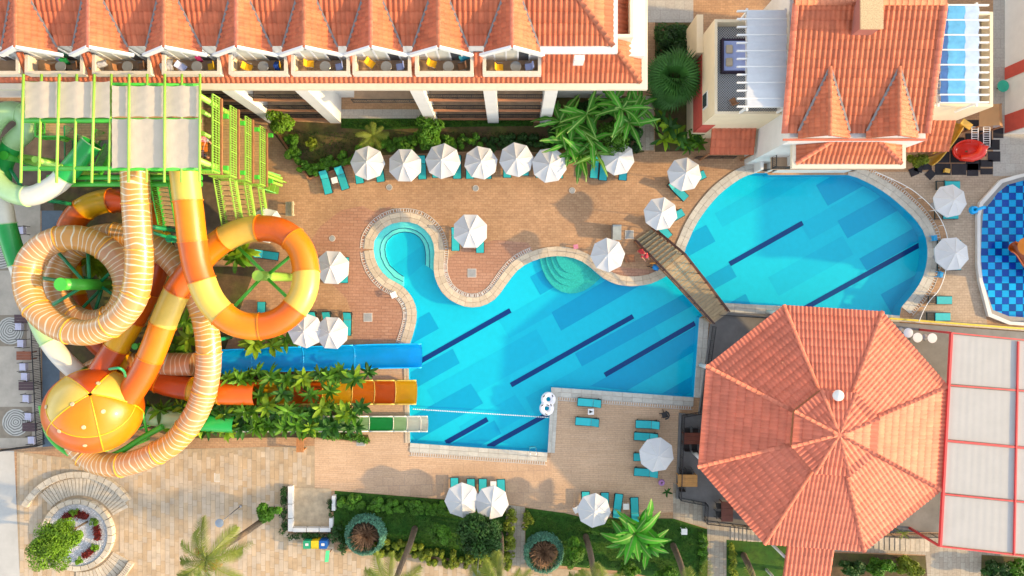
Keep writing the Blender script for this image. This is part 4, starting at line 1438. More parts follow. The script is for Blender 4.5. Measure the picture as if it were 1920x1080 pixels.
def dining_table(name, c, sx, sy, z, m, label, rz=0.0):
    t = thing(name, (c.x, c.y, z), label, 'table', world_built=False)
    t.rotation_euler.z = rz
    for k in range(3):
        bm = new_bm(); box(bm, (0, (k - 1) * sy / 3, 0.74), (sx, sy / 3 - 0.015, 0.05)); obj('plank', bm, m, t)
    for s in (-1, 1):
        for q in (-1, 1):
            bm = new_bm(); box(bm, (s * (sx / 2 - 0.08), q * (sy / 2 - 0.08), 0.355), (0.07, 0.07, 0.71)); obj('leg', bm, m, t)
    return t


M_dtable = mat('red_brown_table', (0.16, 0.045, 0.025), rough=0.5, var=0.2, scale=4)
M_otable = mat('honey_table', (0.50, 0.24, 0.06), rough=0.5, var=0.2, scale=4)
dining_table('dining_table', P(1300, 822, 1), 1.7, 0.95, 0.3, M_dtable, 'dark red brown dining table left of the octagonal roof')
dining_table('dining_table', P(1289, 901, 1), 1.6, 1.0, 0.3, M_otable, 'honey coloured wooden dining table on the dark terrace')
dining_table('dining_table', P(1363, 959, 1), 0.95, 1.65, 0.3, M_dtable, 'red brown dining table at the lower corner of the terrace')
dc_ = chair_proto('dining_chair', M_iron, M_iron, ''); dcu = []
for (x, y, rz, lb) in ((1289, 808, -1.57, 'black dining chair above the dark red table, left one'), (1305, 808, -1.57, 'black dining chair above the dark red table, right one'), (1288, 838, 1.57, 'black dining chair below the dark red table, left one'),
                       (1303, 839, 1.57, 'black dining chair below the dark red table, right one'), (1281, 886, -1.57, 'black dining chair above the honey table, left one'), (1293, 886, -1.57, 'black dining chair above the honey table, right one'), (1279, 913, 1.57, 'black dining chair below the honey table'),
                       (1349, 950, 0.0, 'black dining chair left of the lower red brown table, upper one'), (1349, 966, 0.0, 'black dining chair left of the lower red brown table, lower one')):
    p = P(x, y, 0.9)
    place(dc_, dcu, p.x, p.y, 0.3, rz, lb, 'terrace dining chairs')
M_wtop = mat('white_table_top', (0.80, 0.79, 0.82), rough=0.4, var=0.04)
wt = table_proto('round_table', M_wtop, M_metal, '', r=0.40, h=0.75); wtu = []
for (x, y, lb) in ((1703, 624, 'white round table nearest the octagonal roof edge'), (1720.5, 633, 'middle white round table beside the octagonal roof'), (1748, 634, 'white round table nearest the red canopy corner')):
    p = P(x, y, 1.05); place(wt, wtu, p.x, p.y, 0.3, 0, lb, 'round tables on the restaurant terrace')
ws = table_proto('round_stool', mat('grey_stool', (0.32, 0.31, 0.33), rough=0.5), M_metal, '', r=0.24, h=0.45); wsu = []
for (x, y, lb) in ((1690, 619, 'grey round stool beside the octagonal roof edge'), (1735, 632, 'grey round stool between two white round tables')):
    p = P(x, y, 0.8); place(ws, wsu, p.x, p.y, 0.3, 0, lb, 'round stools')
for o in (ws,):
    o['category'] = 'stool'
for o in [q for q in bpy.data.objects if q.name.startswith('round_stool')]:
    o['category'] = 'stool'
# ------------------------------------------------------------------ water slides and their green tower
GLOSS = dict(rough=0.36, var=0.10, scale=0.8, coat=0.12)
S_orange = mat('orange_fibreglass', (0.58, 0.105, 0.002), **GLOSS)
S_amber = mat('amber_fibreglass', (0.68, 0.19, 0.001), **GLOSS)
S_cream = mat('pale_yellow_fibreglass', (0.60, 0.42, 0.07), **GLOSS)
S_yellow = mat('yellow_fibreglass', (0.72, 0.40, 0.004), **GLOSS)
S_rust = mat('deep_orange_fibreglass', (0.46, 0.065, 0.004), **GLOSS)
S_blue = mat('blue_fibreglass', (0.001, 0.46, 0.95), **GLOSS)
S_green = mat('green_fibreglass', (0.010, 0.33, 0.06), **GLOSS)
S_mint = mat('pale_green_fibreglass', (0.36, 0.56, 0.27), **GLOSS)
S_white = mat('off_white_fibreglass', (0.62, 0.61, 0.52), **GLOSS)
G_steel = mat('green_steel', (0.06, 0.46, 0.04), rough=0.4, var=0.1)
G_steel2 = mat('lime_steel', (0.26, 0.50, 0.06), rough=0.4, var=0.12)
G_dark = mat('deep_green_steel', (0.008, 0.26, 0.10), rough=0.4, var=0.1)

m = bpy.data.materials.new('striped_fibreglass')
nt, N, L, b = nodes_of(m)
uv = N.new('ShaderNodeUVMap'); uv.uv_map = 'uv'
mp = N.new('ShaderNodeMapping'); mp.inputs['Scale'].default_value = (1.0, 0.62, 1.0)
L.new(uv.outputs[0], mp.inputs['Vector'])
wv = N.new('ShaderNodeTexWave'); wv.wave_type = 'BANDS'; wv.bands_direction = 'X'
wv.inputs['Scale'].default_value = 0.82; wv.inputs['Distortion'].default_value = 8.5; wv.inputs['Detail'].default_value = 1.0; wv.inputs['Detail Scale'].default_value = 0.9
L.new(mp.outputs[0], wv.inputs['Vector'])
cr_ = N.new('ShaderNodeValToRGB')
cr_.color_ramp.elements[0].position = 0.88; cr_.color_ramp.elements[0].color = (0, 0, 0, 1)
cr_.color_ramp.elements[1].position = 0.97; cr_.color_ramp.elements[1].color = (1, 1, 1, 1)
L.new(wv.outputs['Fac'], cr_.inputs[0])
oi = N.new('ShaderNodeObjectInfo')
rp = N.new('ShaderNodeValToRGB')
rp.color_ramp.elements[0].color = (0.56, 0.26, 0.055, 1); rp.color_ramp.elements[1].color = (0.50, 0.25, 0.12, 1)  # segment tones blend the tube's sunlit orange with its shaded mauve
L.new(oi.outputs['Random'], rp.inputs[0])
mx = N.new('ShaderNodeMix'); mx.data_type = 'RGBA'
L.new(cr_.outputs[0], mx.inputs[0]); L.new(rp.outputs[0], mx.inputs[6]); mx.inputs[7].default_value = (0.68, 0.58, 0.39, 1)
L.new(mx.outputs[2], b.inputs['Base Color'])
b.inputs['Roughness'].default_value = 0.3
b.inputs['Coat Weight'].default_value = 0.3
S_stripe = m


def frames(pts):
    out = []
    k = len(pts)
    for i in range(k):
        t = (pts[min(i + 1, k - 1)] - pts[max(i - 1, 0)]).normalized()
        x = t.cross(Vector((0, 0, 1))).normalized()
        y = x.cross(t).normalized()
        out.append((t, x, y))
    return out


def slide_segment(name, pts, fr, r, m, parent, a0=0.0, a1=360.0, n=24, u0=0.0, flange=True, m_fl=None, thick=0.05):
    """one moulded segment: a full tube or an open trough (angles measured from the right-hand side through the top)"""
    bm = new_bm()
    lay = bm.loops.layers.uv.new('uv')
    full = abs(a1 - a0) >= 359
    rings = []
    us = [u0]
    for a, b in zip(pts, pts[1:]):
        us.append(us[-1] + (b - a).length)
    angs = [R(a0 + (a1 - a0) * j / n) for j in range(n if full else n + 1)]
    for (p, (t, x, y)) in zip(pts, fr):
        rings.append([bm.verts.new(p + (x * math.cos(a) + y * math.sin(a)) * r) for a in angs])
    K = len(angs)
    for i in range(len(rings) - 1):
        for j in range(n):
            j2 = (j + 1) % K
            f = bm.faces.new((rings[i][j], rings[i + 1][j], rings[i + 1][j2], rings[i][j2]))
            f.smooth = True
            vv = [(us[i], j), (us[i + 1], j), (us[i + 1], j + 1), (us[i], j + 1)]
            for lp, (uu, v) in zip(f.loops, vv):
                lp[lay].uv = (uu, v / n * 2 * math.pi * r)
    if not full:
        bmesh.ops.solidify(bm, geom=bm.faces[:], thickness=thick)
    o = obj(name, bm, m, parent)
    if flange:
        bm = new_bm()
        for e in (0, -1):
            p, (t, x, y) = pts[e], fr[e]
            d = t * 0.035
            if full:
                A = [p + (x * math.cos(a) + y * math.sin(a)) * (r + 0.06) for a in angs]
                vs0 = [bm.verts.new(q - d) for q in A]; vs1 = [bm.verts.new(q + d) for q in A]
                in0 = [bm.verts.new(p + (q - p) * (r / (r + 0.06)) - d) for q in A]; in1 = [bm.verts.new(p + (q - p) * (r / (r + 0.06)) + d) for q in A]
                for j in range(K):
                    j2 = (j + 1) % K
                    bm.faces.new((vs0[j], vs0[j2], vs1[j2], vs1[j]))
                    bm.faces.new((in0[j], in0[j2], vs0[j2], vs0[j]))
                    bm.faces.new((vs1[j], vs1[j2], in1[j2], in1[j]))
            else:
                tube(bm, [p + (x * math.cos(a) + y * math.sin(a)) * (r + 0.01) for a in angs], 0.035, 5)
            break
        obj('flange', bm, m_fl or m, o, recalc=True)
    if not full:
        bm = new_bm()
        for j in (0, -1):
            tube(bm, [p + (x * math.cos(angs[j]) + y * math.sin(angs[j])) * r for p, (t, x, y) in zip(pts, fr)], 0.06, 6)
        obj('lip', bm, m_fl or m, o)
    return o


def slide_run(parent, ctrl, r, mats_cycle, seg_len, per=8, step=0.35, **kw):
    path = smooth_path([P(*c) for c in ctrl], per)
    path = resample(path, step)
    fr = frames(path)
    k = max(1, round(seg_len / step))
    i = 0
    c = 0
    u = 0.0
    while i < len(path) - 1:
        j = min(i + k, len(path) - 1)
        if len(path) - 1 - j < k * 0.4:
            j = len(path) - 1
        m = mats_cycle[c % len(mats_cycle)]
        slide_segment('slide_segment', path[i:j + 1], fr[i:j + 1], r * (1.0 if c % 2 else 0.997), m, parent, u0=u, **kw)
        u += (j - i) * step
        i = j
        c += 1
    return path


def column(name, parent, base, top, r=0.3, m=None, cap=True):
    o = part(name, m or G_steel, parent, lambda bm: tube(bm, [base, top], r, 14))
    if cap:
        part('column_cap', m or G_steel, o, lambda bm: lathe(bm, [(0, 0.05), (r * 1.12, 0.04), (r * 1.12, -0.05)], 16, top))
    return o


# --- the striped tube
A = thing('striped_tube_slide', P(250, 560), 'tan orange tube slide with white zebra stripes coiling twice at left', 'water slide')
ctrlA = [(252, 296, 9.9), (254, 350, 9.7), (258, 420, 9.5), (262, 490, 9.25), (250, 560, 8.9), (212, 606, 8.6), (160, 624, 8.35), (105, 610, 8.1), (66, 575, 7.85), (51, 530, 7.65), (60, 485, 7.45), (95, 454, 7.25), (145, 446, 7.05), (195, 464, 6.6),
         (228, 500, 6.2), (238, 545, 5.9), (217, 588, 5.6), (175, 604, 5.4), (132, 592, 5.2), (108, 556, 5.0), (110, 510, 4.9), (135, 470, 4.8), (180, 446, 4.75), (232, 442, 4.7), (282, 458, 4.65), (322, 488, 4.6), (356, 532, 4.5), (380, 586, 4.4), (391, 650, 4.3),
         (388, 712, 4.15), (370, 770, 4.0), (332, 824, 3.8), (280, 856, 3.6), (222, 872, 3.4), (172, 862, 3.1), (140, 822, 2.8), (135, 768, 2.6), (152, 716, 2.5), (195, 688, 2.45), (255, 683, 2.4), (310, 683, 2.35), (364, 683, 2.3)]
slide_run(A, ctrlA, 0.93, [S_stripe], 3.0, m_fl=mat('stripe_flange', (0.80, 0.38, 0.04), rough=0.4))
bs = slide_run(A, [(364, 683, 2.3), (430, 679, 2.05), (520, 675, 1.75), (620, 672, 1.45), (710, 669, 1.26), (789, 668, 1.20)], 1.06, [S_blue], 4.2, a0=203, a1=337)
C1 = P(112, 533, 9.0)
column('support_column', A, (C1.x, C1.y, 0), (C1.x, C1.y, 8.9), 0.42, G_steel)
for (x, y, z, z0) in ((60, 520, 7.0, 6.5), (92, 470, 6.6, 6.0), (150, 460, 6.4, 5.6), (70, 580, 7.0, 6.0), (115, 604, 4.6, 3.6), (160, 600, 4.9, 3.9), (210, 560, 5.6, 4.5), (215, 490, 5.7, 4.6)):
    e = P(x, y, z)
    part('support_arm', G_dark, A, lambda bm: tube(bm, [(C1.x, C1.y, z0), e - Vector((0, 0, 0.9))], 0.13, 8))
for (x, y, z) in ((390, 640, 4.3), (300, 850, 3.7), (330, 480, 4.6), (255, 420, 9.5)):
    e = P(x, y, z)
    column('support_post', A, (e.x, e.y, 0), (e.x, e.y, z - 0.9), 0.16, G_dark, cap=False)

# --- the orange tube into the ball
B = thing('orange_tube_slide', P(470, 520), 'orange and yellow tube slide looping round a green column into the ball', 'water slide')
ctrlB = [(343, 300, 9.9), (348, 345, 9.7), (355, 400, 9.5), (362, 460, 9.25), (374, 515, 9.0), (398, 568, 8.7), (438, 604, 8.4), (490, 612, 8.1), (536, 594, 7.8), (566, 556, 7.5), (574, 510, 7.2), (562, 464, 6.9), (530, 435, 6.65), (486, 428, 6.4), (442, 438, 6.2), (402, 462, 6.0),
         (366, 500, 5.8), (333, 545, 5.6), (309, 600, 5.4), (288, 655, 5.2), (268, 700, 5.0), (240, 745, 4.9)]
slide_run(B, ctrlB, 0.97, [S_cream, S_amber, S_orange], 2.95, m_fl=S_amber)
C2 = P(482, 517, 7.2)
column('support_column', B, (C2.x, C2.y, 0), (C2.x, C2.y, 7.1), 0.36, G_steel2)
for (x, y, z, z0) in ((430, 455, 6.0, 5.0), (548, 470, 6.6, 5.4), (425, 580, 8.0, 6.0), (545, 572, 7.2, 5.6)):
    e = P(x, y, z)
    part('support_arm', G_steel, B, lambda bm: tube(bm, [(C2.x, C2.y, z0), e - Vector((0, 0, 0.95))], 0.13, 8))
C3 = P(316, 447, 6.8)
column('support_column', B, (C3.x, C3.y, 0), (C3.x, C3.y, 6.7), 0.26, G_dark)
part('support_arm', G_dark, B, lambda bm: tube(bm, [(C3.x, C3.y, 6.4), P(355, 460, 8.4)], 0.12, 8))
part('support_arm', G_dark, B, lambda bm: tube(bm, [(C3.x, C3.y, 6.0), P(268, 430, 8.4)], 0.12, 8))
C4 = P(257, 649, 3.8)
column('support_column', B, (C4.x, C4.y, 0), (C4.x, C4.y, 4.1), 0.22, G_steel)

# --- the ball
bc = P(177, 769, 4.6)
BR_ = 85 * (CAM_H - 4.6) / FPX
ball = thing('slide_ball', (bc.x, bc.y, 0), 'huge orange and yellow slide ball with curved coloured panels', 'water slide')
tilt = Matrix.Rotation(R(24), 3, 'Y') @ Matrix.Rotation(R(-30), 3, 'X')
squash = Vector((1.0, 0.92, 0.92))
cols1 = [S_yellow, S_rust, S_cream, S_amber]
gores = [((22, 98), [S_cream, S_cream]), ((98, 158), [S_rust, S_rust]), ((158, 236), [S_cream, S_orange]), ((236, 310), [S_amber, S_orange]), ((310, 382), [S_amber, S_orange])]
bands = [(2, 58), (58, 112), (112, 150)]
gl = [((-10, 62), (S_cream, S_orange, S_orange)), ((62, 128), (S_rust, S_rust, S_rust)), ((128, 212), (S_cream, S_orange, S_orange)), ((212, 282), (S_amber, S_orange, S_cream)), ((282, 350), (S_amber, S_amber, S_cream))]
for (l0, l1), ms in gl:
    for (b0, b1), mm in zip(bands, ms):
        bm = new_bm()
        nu, nv = 10, 8
        g = []
        for i in range(nu + 1):
            row = []
            for j in range(nv + 1):
                lo = R(l0 + 0.35 + (l1 - l0 - 0.7) * i / nu)
                la = R(b0 + 0.25 + (b1 - b0 - 0.5) * j / nv)
                edge = 0.012 * (1 - (2 * i / nu - 1) ** 8) * (1 - (2 * j / nv - 1) ** 8)
                d = Vector((math.sin(la) * math.cos(lo), math.sin(la) * math.sin(lo), math.cos(la)))
                d = tilt @ d
                p = Vector((d.x * squash.x, d.y * squash.y, d.z * squash.z)) * BR_ * (1 + edge)
                row.append(bm.verts.new(bc + p))
            g.append(row)
        for i in range(nu):
            for j in range(nv):
                bm.faces.new((g[i][j], g[i + 1][j], g[i + 1][j + 1], g[i][j + 1])).smooth = True
        obj('panel', bm, mm, ball, recalc=True)
# seam ribs and portholes
for (l0, l1), ms in gl:
    pts = []
    for j in range(22):
        la = R(2 + 146 * j / 21)
        d = tilt @ Vector((math.sin(la) * math.cos(R(l0)), math.sin(la) * math.sin(R(l0)), math.cos(la)))
        pts.append(bc + Vector((d.x * squash.x, d.y * squash.y, d.z * squash.z)) * BR_ * 1.002)
    part('seam_rib', S_yellow, ball, lambda bm: tube(bm, pts, 0.05, 6))
for la in (58, 112):
    pts = []
    for j in range(48):
        lo = 2 * math.pi * j / 48
        d = tilt @ Vector((math.sin(R(la)) * math.cos(lo), math.sin(R(la)) * math.sin(lo), math.cos(R(la))))
        pts.append(bc + Vector((d.x * squash.x, d.y * squash.y, d.z * squash.z)) * BR_ * 1.002)
    part('seam_rib', S_yellow, ball, lambda bm: tube(bm, pts, 0.04, 6, closed=True))
for (dx, dy) in ((-0.55, 0.20), (0.62, 0.10), (-0.20, -0.28), (0.08, 0.28), (0.30, -0.20), (0.40, 0.66), (-0.72, -0.40), (0.2, -0.62)):
    dz = math.sqrt(max(0.05, 1 - dx * dx - (dy / 0.92) ** 2)) * 0.92
    q = Vector((dx, dy, dz))
    nq = Vector((dx, dy / 0.85, dz / 0.85)).normalized()
    M_ = nq.to_track_quat('Z', 'Y').to_matrix()
    bm = new_bm()
    lathe(bm, [(0, 0.03), (0.13, 0.03), (0.16, 0.0)], 14)
    bmesh.ops.transform(bm, matrix=Matrix.Translation(bc + q * BR_ * 1.015) @ M_.to_4x4(), verts=bm.verts[:])
    obj('porthole', bm, mat('porthole_plastic', (0.55, 0.42, 0.25), rough=0.3), ball)
ring = smooth_path([P(78, 760, 3.0), P(92, 815, 3.0), P(130, 850, 3.0), P(175, 862, 3.0), P(220, 850, 3.0), P(265, 822, 3.0), P(305, 800, 3.0)], 6)
part('cradle_pipe', G_steel, ball, lambda bm: tube(bm, ring, 0.24, 10))
for (x, y) in ((100, 820), (170, 855), (240, 838), (300, 803), (120, 720)):
    p = P(x, y, 3.0)
    part('support_leg', G_steel, ball, lambda bm: tube(bm, [(p.x, p.y, 3.0), (p.x, p.y, 0)], 0.17, 8))
part('cradle_strut', G_steel, ball, lambda bm: tube(bm, [P(266, 770, 4.0), P(278, 822, 2.6)], 0.10, 8))
part('cradle_strut', G_steel, ball, lambda bm: tube(bm, [P(254, 806, 3.0), P(300, 790, 0.4)], 0.10, 8))
hose = smooth_path([P(205, 692, 7.6), P(222, 690, 7.9), P(232, 696, 7.4), P(235, 706, 6.4)], 5)
part('water_pipe', G_dark, ball, lambda bm: tube(bm, hose, 0.10, 8))

# --- the tube that leaves the ball
Cc = thing('exit_tube_slide', P(260, 560), 'deep orange and yellow tube slide leaving the ball and ending in the pool', 'water slide')
ctrlC = [(185, 705, 4.2), (205, 672, 4.0), (232, 628, 3.9), (262, 575, 3.8), (287, 520, 3.7), (298, 465, 3.6), (288, 415, 3.5), (258, 385, 3.4), (212, 376, 3.3), (165, 388, 3.2), (134, 420, 3.1), (126, 465, 3.0), (130, 520, 2.9), (146, 580, 2.8), (180, 635, 2.7), (235, 680, 2.5), (296, 714, 2.35),
         (360, 730, 2.2), (425, 737, 2.1), (480, 738, 2.0)]
slide_run(Cc, ctrlC, 0.93, [S_rust, S_yellow, S_orange], 2.6, m_fl=S_amber)
def trough(parent, spans, ypx, z_of, r, fl):
    """open slide made of named colour spans along x"""
    for (x0, x1, m) in spans:
        k = 5
        pts = [P(x0 + (x1 - x0) * i / k, ypx(x0 + (x1 - x0) * i / k), z_of(x0 + (x1 - x0) * i / k)) for i in range(k + 1)]
        slide_segment('slide_segment', pts, frames(pts), r, m, parent, a0=203, a1=337, m_fl=fl)


trough(Cc, [(480, 540, S_yellow), (540, 600, S_orange), (600, 657, S_yellow), (657, 698, S_amber), (698, 738, S_orange), (738, 779, S_yellow)], lambda x: 737, lambda x: 1.19 + 0.9 * max(0, (700 - x) / 220) ** 1.3, 1.06, S_cream)
for (x, y, z) in ((262, 575, 3.8), (165, 388, 3.2), (296, 714, 2.35), (130, 520, 2.9)):
    e = P(x, y, z)
    column('support_post', Cc, (e.x, e.y, 0), (e.x, e.y, z - 0.9), 0.14, G_dark, cap=False)

# --- green and white tube on the left
D = thing('green_tube_slide', P(60, 500), 'green and white tube slide winding down the left edge', 'water slide')
ctrlD = [(172, 268, 8.7), (150, 296, 8.65), (128, 322, 8.6), (102, 348, 8.5), (55, 368, 8.4), (8, 354, 8.2), (-25, 310, 8.0), (-22, 250, 7.8), (5, 212, 7.6), (40, 212, 7.4), (52, 240, 7.0), (25, 268, 6.6), (4, 310, 6.2), (2, 360, 5.9), (10, 415, 5.6), (24, 465, 5.3), (40, 510, 5.0), (58, 560, 4.7), (80, 618, 4.4), (108, 662, 4.1), (142, 696, 3.7),
         (190, 735, 3.2), (240, 768, 2.7), (300, 784, 2.3), (370, 791, 1.9), (440, 795, 1.6)]
slide_run(D, ctrlD, 0.70, [S_green, S_white, S_mint, S_mint, S_mint, S_mint, S_green, S_white, S_green, S_white, S_mint, S_white, S_green, S_green, S_mint, S_green, S_mint, S_mint, S_mint, S_mint], 3.0, m_fl=S_mint)
trough(D, [(440, 520, S_mint), (520, 540, S_green), (540, 690, S_mint), (690, 735, S_green), (735, 761, S_mint), (761, 787, S_white), (787, 801, S_white)], lambda x: 796, lambda x: 0.86 + 0.8 * max(0, (700 - x) / 260) ** 1.3, 0.67, S_white)
for (x, y, z) in ((2, 360, 5.9), (40, 510, 5.0), (80, 618, 4.4), (55, 368, 8.4)):
    e = P(x, y, z)
    column('support_post', D, (e.x, e.y, 0), (e.x, e.y, z - 0.65), 0.15, G_dark, cap=False)
C5 = P(2, 290, 7.5)
column('support_column', D, (C5.x, C5.y, 0), (C5.x, C5.y, 7.2), 0.3, G_steel)
part('support_arm', G_steel2, D, lambda bm: tube(bm, [P(2, 288, 6.0), P(105, 305, 6.0)], 0.25, 10))
part('support_arm', G_dark, D, lambda bm: tube(bm, [P(2, 290, 5.0), P(40, 350, 7.6)], 0.12, 8))

# --- the tower
T = thing('slide_tower', P(300, 250), 'bright green steel slide tower with beige shade sails and stairs', 'tower')
TX0, TX1 = P(45, 200, 12).x, P(375, 200, 12).x
TYT, TYB = P(0, 158, 12).y, P(0, 318, 12).y
CZT = 12.0
bxs = [43, 77, 110, 143, 176, 208, 241, 275, 308, 340, 374]
for ib, x in enumerate(bxs):
    BZ = CZT + (0.28 if ib % 2 == 0 else -0.02)
    part('roof_beam', G_steel2, T, lambda bm: tube(bm, [P(x + 1, 139, BZ), P(x - 4 if x < 220 else x, 343 if x < 220 else 342, BZ)], 0.085, 8))
for y in (226, 316):
    part('roof_girder', G_steel, T, lambda bm: tube(bm, [P(43, y, CZT - 0.1), P(376, y, CZT - 0.1)], 0.16, 8))
part('roof_girder', G_steel, T, lambda bm: tube(bm, [P(43, 156, CZT - 0.1), P(376, 160, CZT - 0.1)], 0.12, 8))
M_shade = mat('beige_shade_cloth', (0.55, 0.48, 0.38), rough=0.85, var=0.06, scale=1.2, bump=0.2, bscale=4, trans=0.12)


def sail(x0, x1, y0, y1, nb, flip=0):
    bm = new_bm()
    nx, ny = nb * 6, 12
    g = []
    for i in range(nx + 1):
        row = []
        for j in range(ny + 1):
            x = x0 + (x1 - x0) * i / nx
            y = y0 + (y1 - y0) * j / ny
            ph = (i / 6.0)
            edge = 2.0 * abs(math.sin(math.pi * ph)) * (1 if j == 0 else (-1 if j == ny else 0))
            z = CZT + 0.13 + 0.035 * math.cos(math.pi * (ph + flip)) - 0.02 * abs(math.sin(math.pi * ph)) + 0.015 * math.sin(j * 1.7 + i)
            row.append(bm.verts.new(P(x + random.uniform(-0.4, 0.4), y + edge, z)))
        g.append(row)
    for i in range(nx):
        for j in range(ny):
            bm.faces.new((g[i][j], g[i][j + 1], g[i + 1][j + 1], g[i + 1][j]))
    obj('shade_sail', bm, M_shade, T, smooth=True)


sail(47, 206, 152, 222, 5, 1)
sail(210, 374, 160, 220, 5, 0)
sail(210, 374, 222, 316, 5, 1)
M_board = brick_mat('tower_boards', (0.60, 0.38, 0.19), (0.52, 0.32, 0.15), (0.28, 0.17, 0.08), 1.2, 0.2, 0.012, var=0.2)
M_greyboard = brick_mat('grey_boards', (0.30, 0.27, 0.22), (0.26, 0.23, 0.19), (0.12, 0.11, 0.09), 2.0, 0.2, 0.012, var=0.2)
cols = [(TX0 + 0.6, TYT - 0.6), (TX0 + 0.6, TYB + 0.7), ((TX0 + TX1) / 2, TYT - 0.6), ((TX0 + TX1) / 2, TYB + 0.7), (TX1 - 0.3, TYT - 0.6), (TX1 - 0.3, TYB + 0.7)]
for (x, y) in cols:
    column('tower_column', T, (x, y, 0), (x, y, CZT - 0.2), 0.2, G_steel2)
# platforms
part('platform', M_board, T, lambda bm: wall_box(bm, P(212, 0, 8.9).x, TX1, TYB + 0.3, TYT, 8.75, 8.9))
part('platform', M_board, T, lambda bm: wall_box(bm, P(85, 0, 7.5).x, P(212, 0, 8.9).x - 0.02, P(0, 262, 7.5).y, TYT, 7.35, 7.5))
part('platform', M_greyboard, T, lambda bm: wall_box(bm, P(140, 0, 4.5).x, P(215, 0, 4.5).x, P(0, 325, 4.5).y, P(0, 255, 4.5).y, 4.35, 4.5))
part('orange_mat', mat('orange_foam_mat', (0.85, 0.22, 0.01), rough=0.7), T, lambda bm: wall_box(bm, P(374, 0, 8.9).x + 0.03, P(389, 0, 8.9).x, P(0, 285, 8.9).y, P(0, 252, 8.9).y, 8.904, 8.95))
# hanging stair inside the open bay
def stair(parent, p0, p1, width, n, m_tread, m_rail, rail=True, side=(1, 1)):
    """straight flight from p0 (top) to p1 (bottom): treads, stringers and barred railings"""
    p0, p1 = Vector(p0), Vector(p1)
    d = p1 - p0
    h = Vector((d.x, d.y, 0)).normalized()
    w = Vector((-h.y, h.x, 0))
    rz = math.atan2(h.y, h.x)
    run = Vector((d.x, d.y, 0)).length / n
    for i in range(n):
        c = p0 + d * ((i + 0.5) / n)
        bm = new_bm(); box(bm, c, (run * 0.86, width, 0.06), rz=rz); obj('tread', bm, m_tread, parent)
    for s in (-1, 1):
        o = w * (s * width / 2)
        part('stringer', m_rail, parent, lambda bm: bar(bm, p0 + o - Vector((0, 0, 0.1)), p1 + o - Vector((0, 0, 0.1)), 0.08, 0.26))
        if rail and side[(s + 1) // 2]:
            bm = new_bm()
            bar(bm, p0 + o + Vector((0, 0, 1.05)), p1 + o + Vector((0, 0, 1.05)), 0.07, 0.07)
            bar(bm, p0 + o + Vector((0, 0, 0.15)), p1 + o + Vector((0, 0, 0.15)), 0.05, 0.05)
            k = int(d.length / 0.16)
            for i in range(k + 1):
                q = p0 + o + d * (i / k)
                bar(bm, q, q + Vector((0, 0, 1.05)), 0.028)
            obj('stair_railing', bm, m_rail, parent)


def flat_railing(parent, a, b, m, h=1.1, gap=0.15):
    a, b = Vector(a), Vector(b)
    bm = new_bm()
    for z, t in ((h, 0.09), (h * 0.52, 0.05), (0.12, 0.06)):
        bar(bm, a + Vector((0, 0, z)), b + Vector((0, 0, z)), t, t)
    n = max(2, int((b - a).length / gap))
    for i in range(n + 1):
        p = a.lerp(b, i / n)
        bar(bm, p, p + Vector((0, 0, h)), 0.07 if i % 10 == 0 else 0.03)
    obj('railing', bm, m, parent)


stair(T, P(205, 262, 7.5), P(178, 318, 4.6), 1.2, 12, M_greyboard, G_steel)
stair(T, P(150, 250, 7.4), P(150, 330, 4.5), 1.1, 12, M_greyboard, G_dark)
flat_railing(T, P(88, 262, 7.5), P(140, 262, 7.5), G_steel)
flat_railing(T, P(86, 262, 7.5), P(86, 200, 7.5), G_steel)
flat_railing(T, (P(212, 0, 8.9).x, TYB + 0.35, 8.9), (TX1, TYB + 0.35, 8.9), G_steel)
for y in (226, 333, 345):
    part('cross_pipe', G_steel, T, lambda bm: tube(bm, [P(55 if y == 226 else 90, y, 7.6 if y == 226 else 8.0), P(378, y, 7.6 if y == 226 else 8.0)], 0.2, 8))
for (a, b) in ((P(60, 240, 6.5), P(125, 262, 7.6)), (P(50, 302, 6.2), P(110, 318, 7.6))):
    part('diagonal_brace', G_steel2, T, lambda bm: tube(bm, [a, b], 0.2, 8))
# stacked landings on the right
SX0, SX1 = -21.75, -19.55
SYT, SYB = 13.35, 8.0
for i, z in enumerate((8.9, 6.9, 4.9, 2.9)):
    x1 = SX1 + (0 if i else -1.0)
    x1 = [-20.55, -20.15, -19.85, -19.5][i]
    part('landing', M_board, T, lambda bm: wall_box(bm, SX0, x1, SYB, SYT - 0.25 * i, z - 0.12, z))
    flat_railing(T, (x1 - 0.05, SYB + 0.1, z), (x1 - 0.05, SYT - 0.25 * i, z), G_steel2, h=1.15, gap=0.17)
    flat_railing(T, (SX0, SYB + 0.05, z), (x1 - 0.05, SYB + 0.05, z), G_steel2, h=1.15, gap=0.17)
    for yy in (SYT - 1.2, SYB + 0.5):
        part('joist', G_steel, T, lambda bm: bar(bm, (SX0, yy, z - 0.25), (x1 + 0.45, yy, z - 0.25), 0.3, 0.24))
    part('landing_edge', M_wood, T, lambda bm: wall_box(bm, x1, x1 + 0.12, SYB, SYT - 0.25 * i, z - 0.15, z + 0.04))
for yy in (SYT - 1.2, SYB + 0.5, (SYT + SYB) / 2):
    column('stair_column', T, (SX0 + 0.4, yy, 0), (SX0 + 0.4, yy, 9.9), 0.15, G_steel2)
# flights on the pool side, one under the other
for i, z in enumerate((8.8, 6.8, 4.8, 2.8)):
    x = -21.2 + 0.28 * i
    if i:
        stair(T, (x, SYB - 0.1, z), (x, SYB - 4.0, z - 1.7), 1.15, 11, M_board, G_steel2)
fx = P(300, 350, 8.0).x
stair(T, P(312, 345, 7.6), P(326, 425, 5.9), 1.3, 10, M_board, G_steel)
stair(T, P(330, 350, 5.0), P(335, 440, 3.3), 1.3, 12, M_greyboard, G_dark)
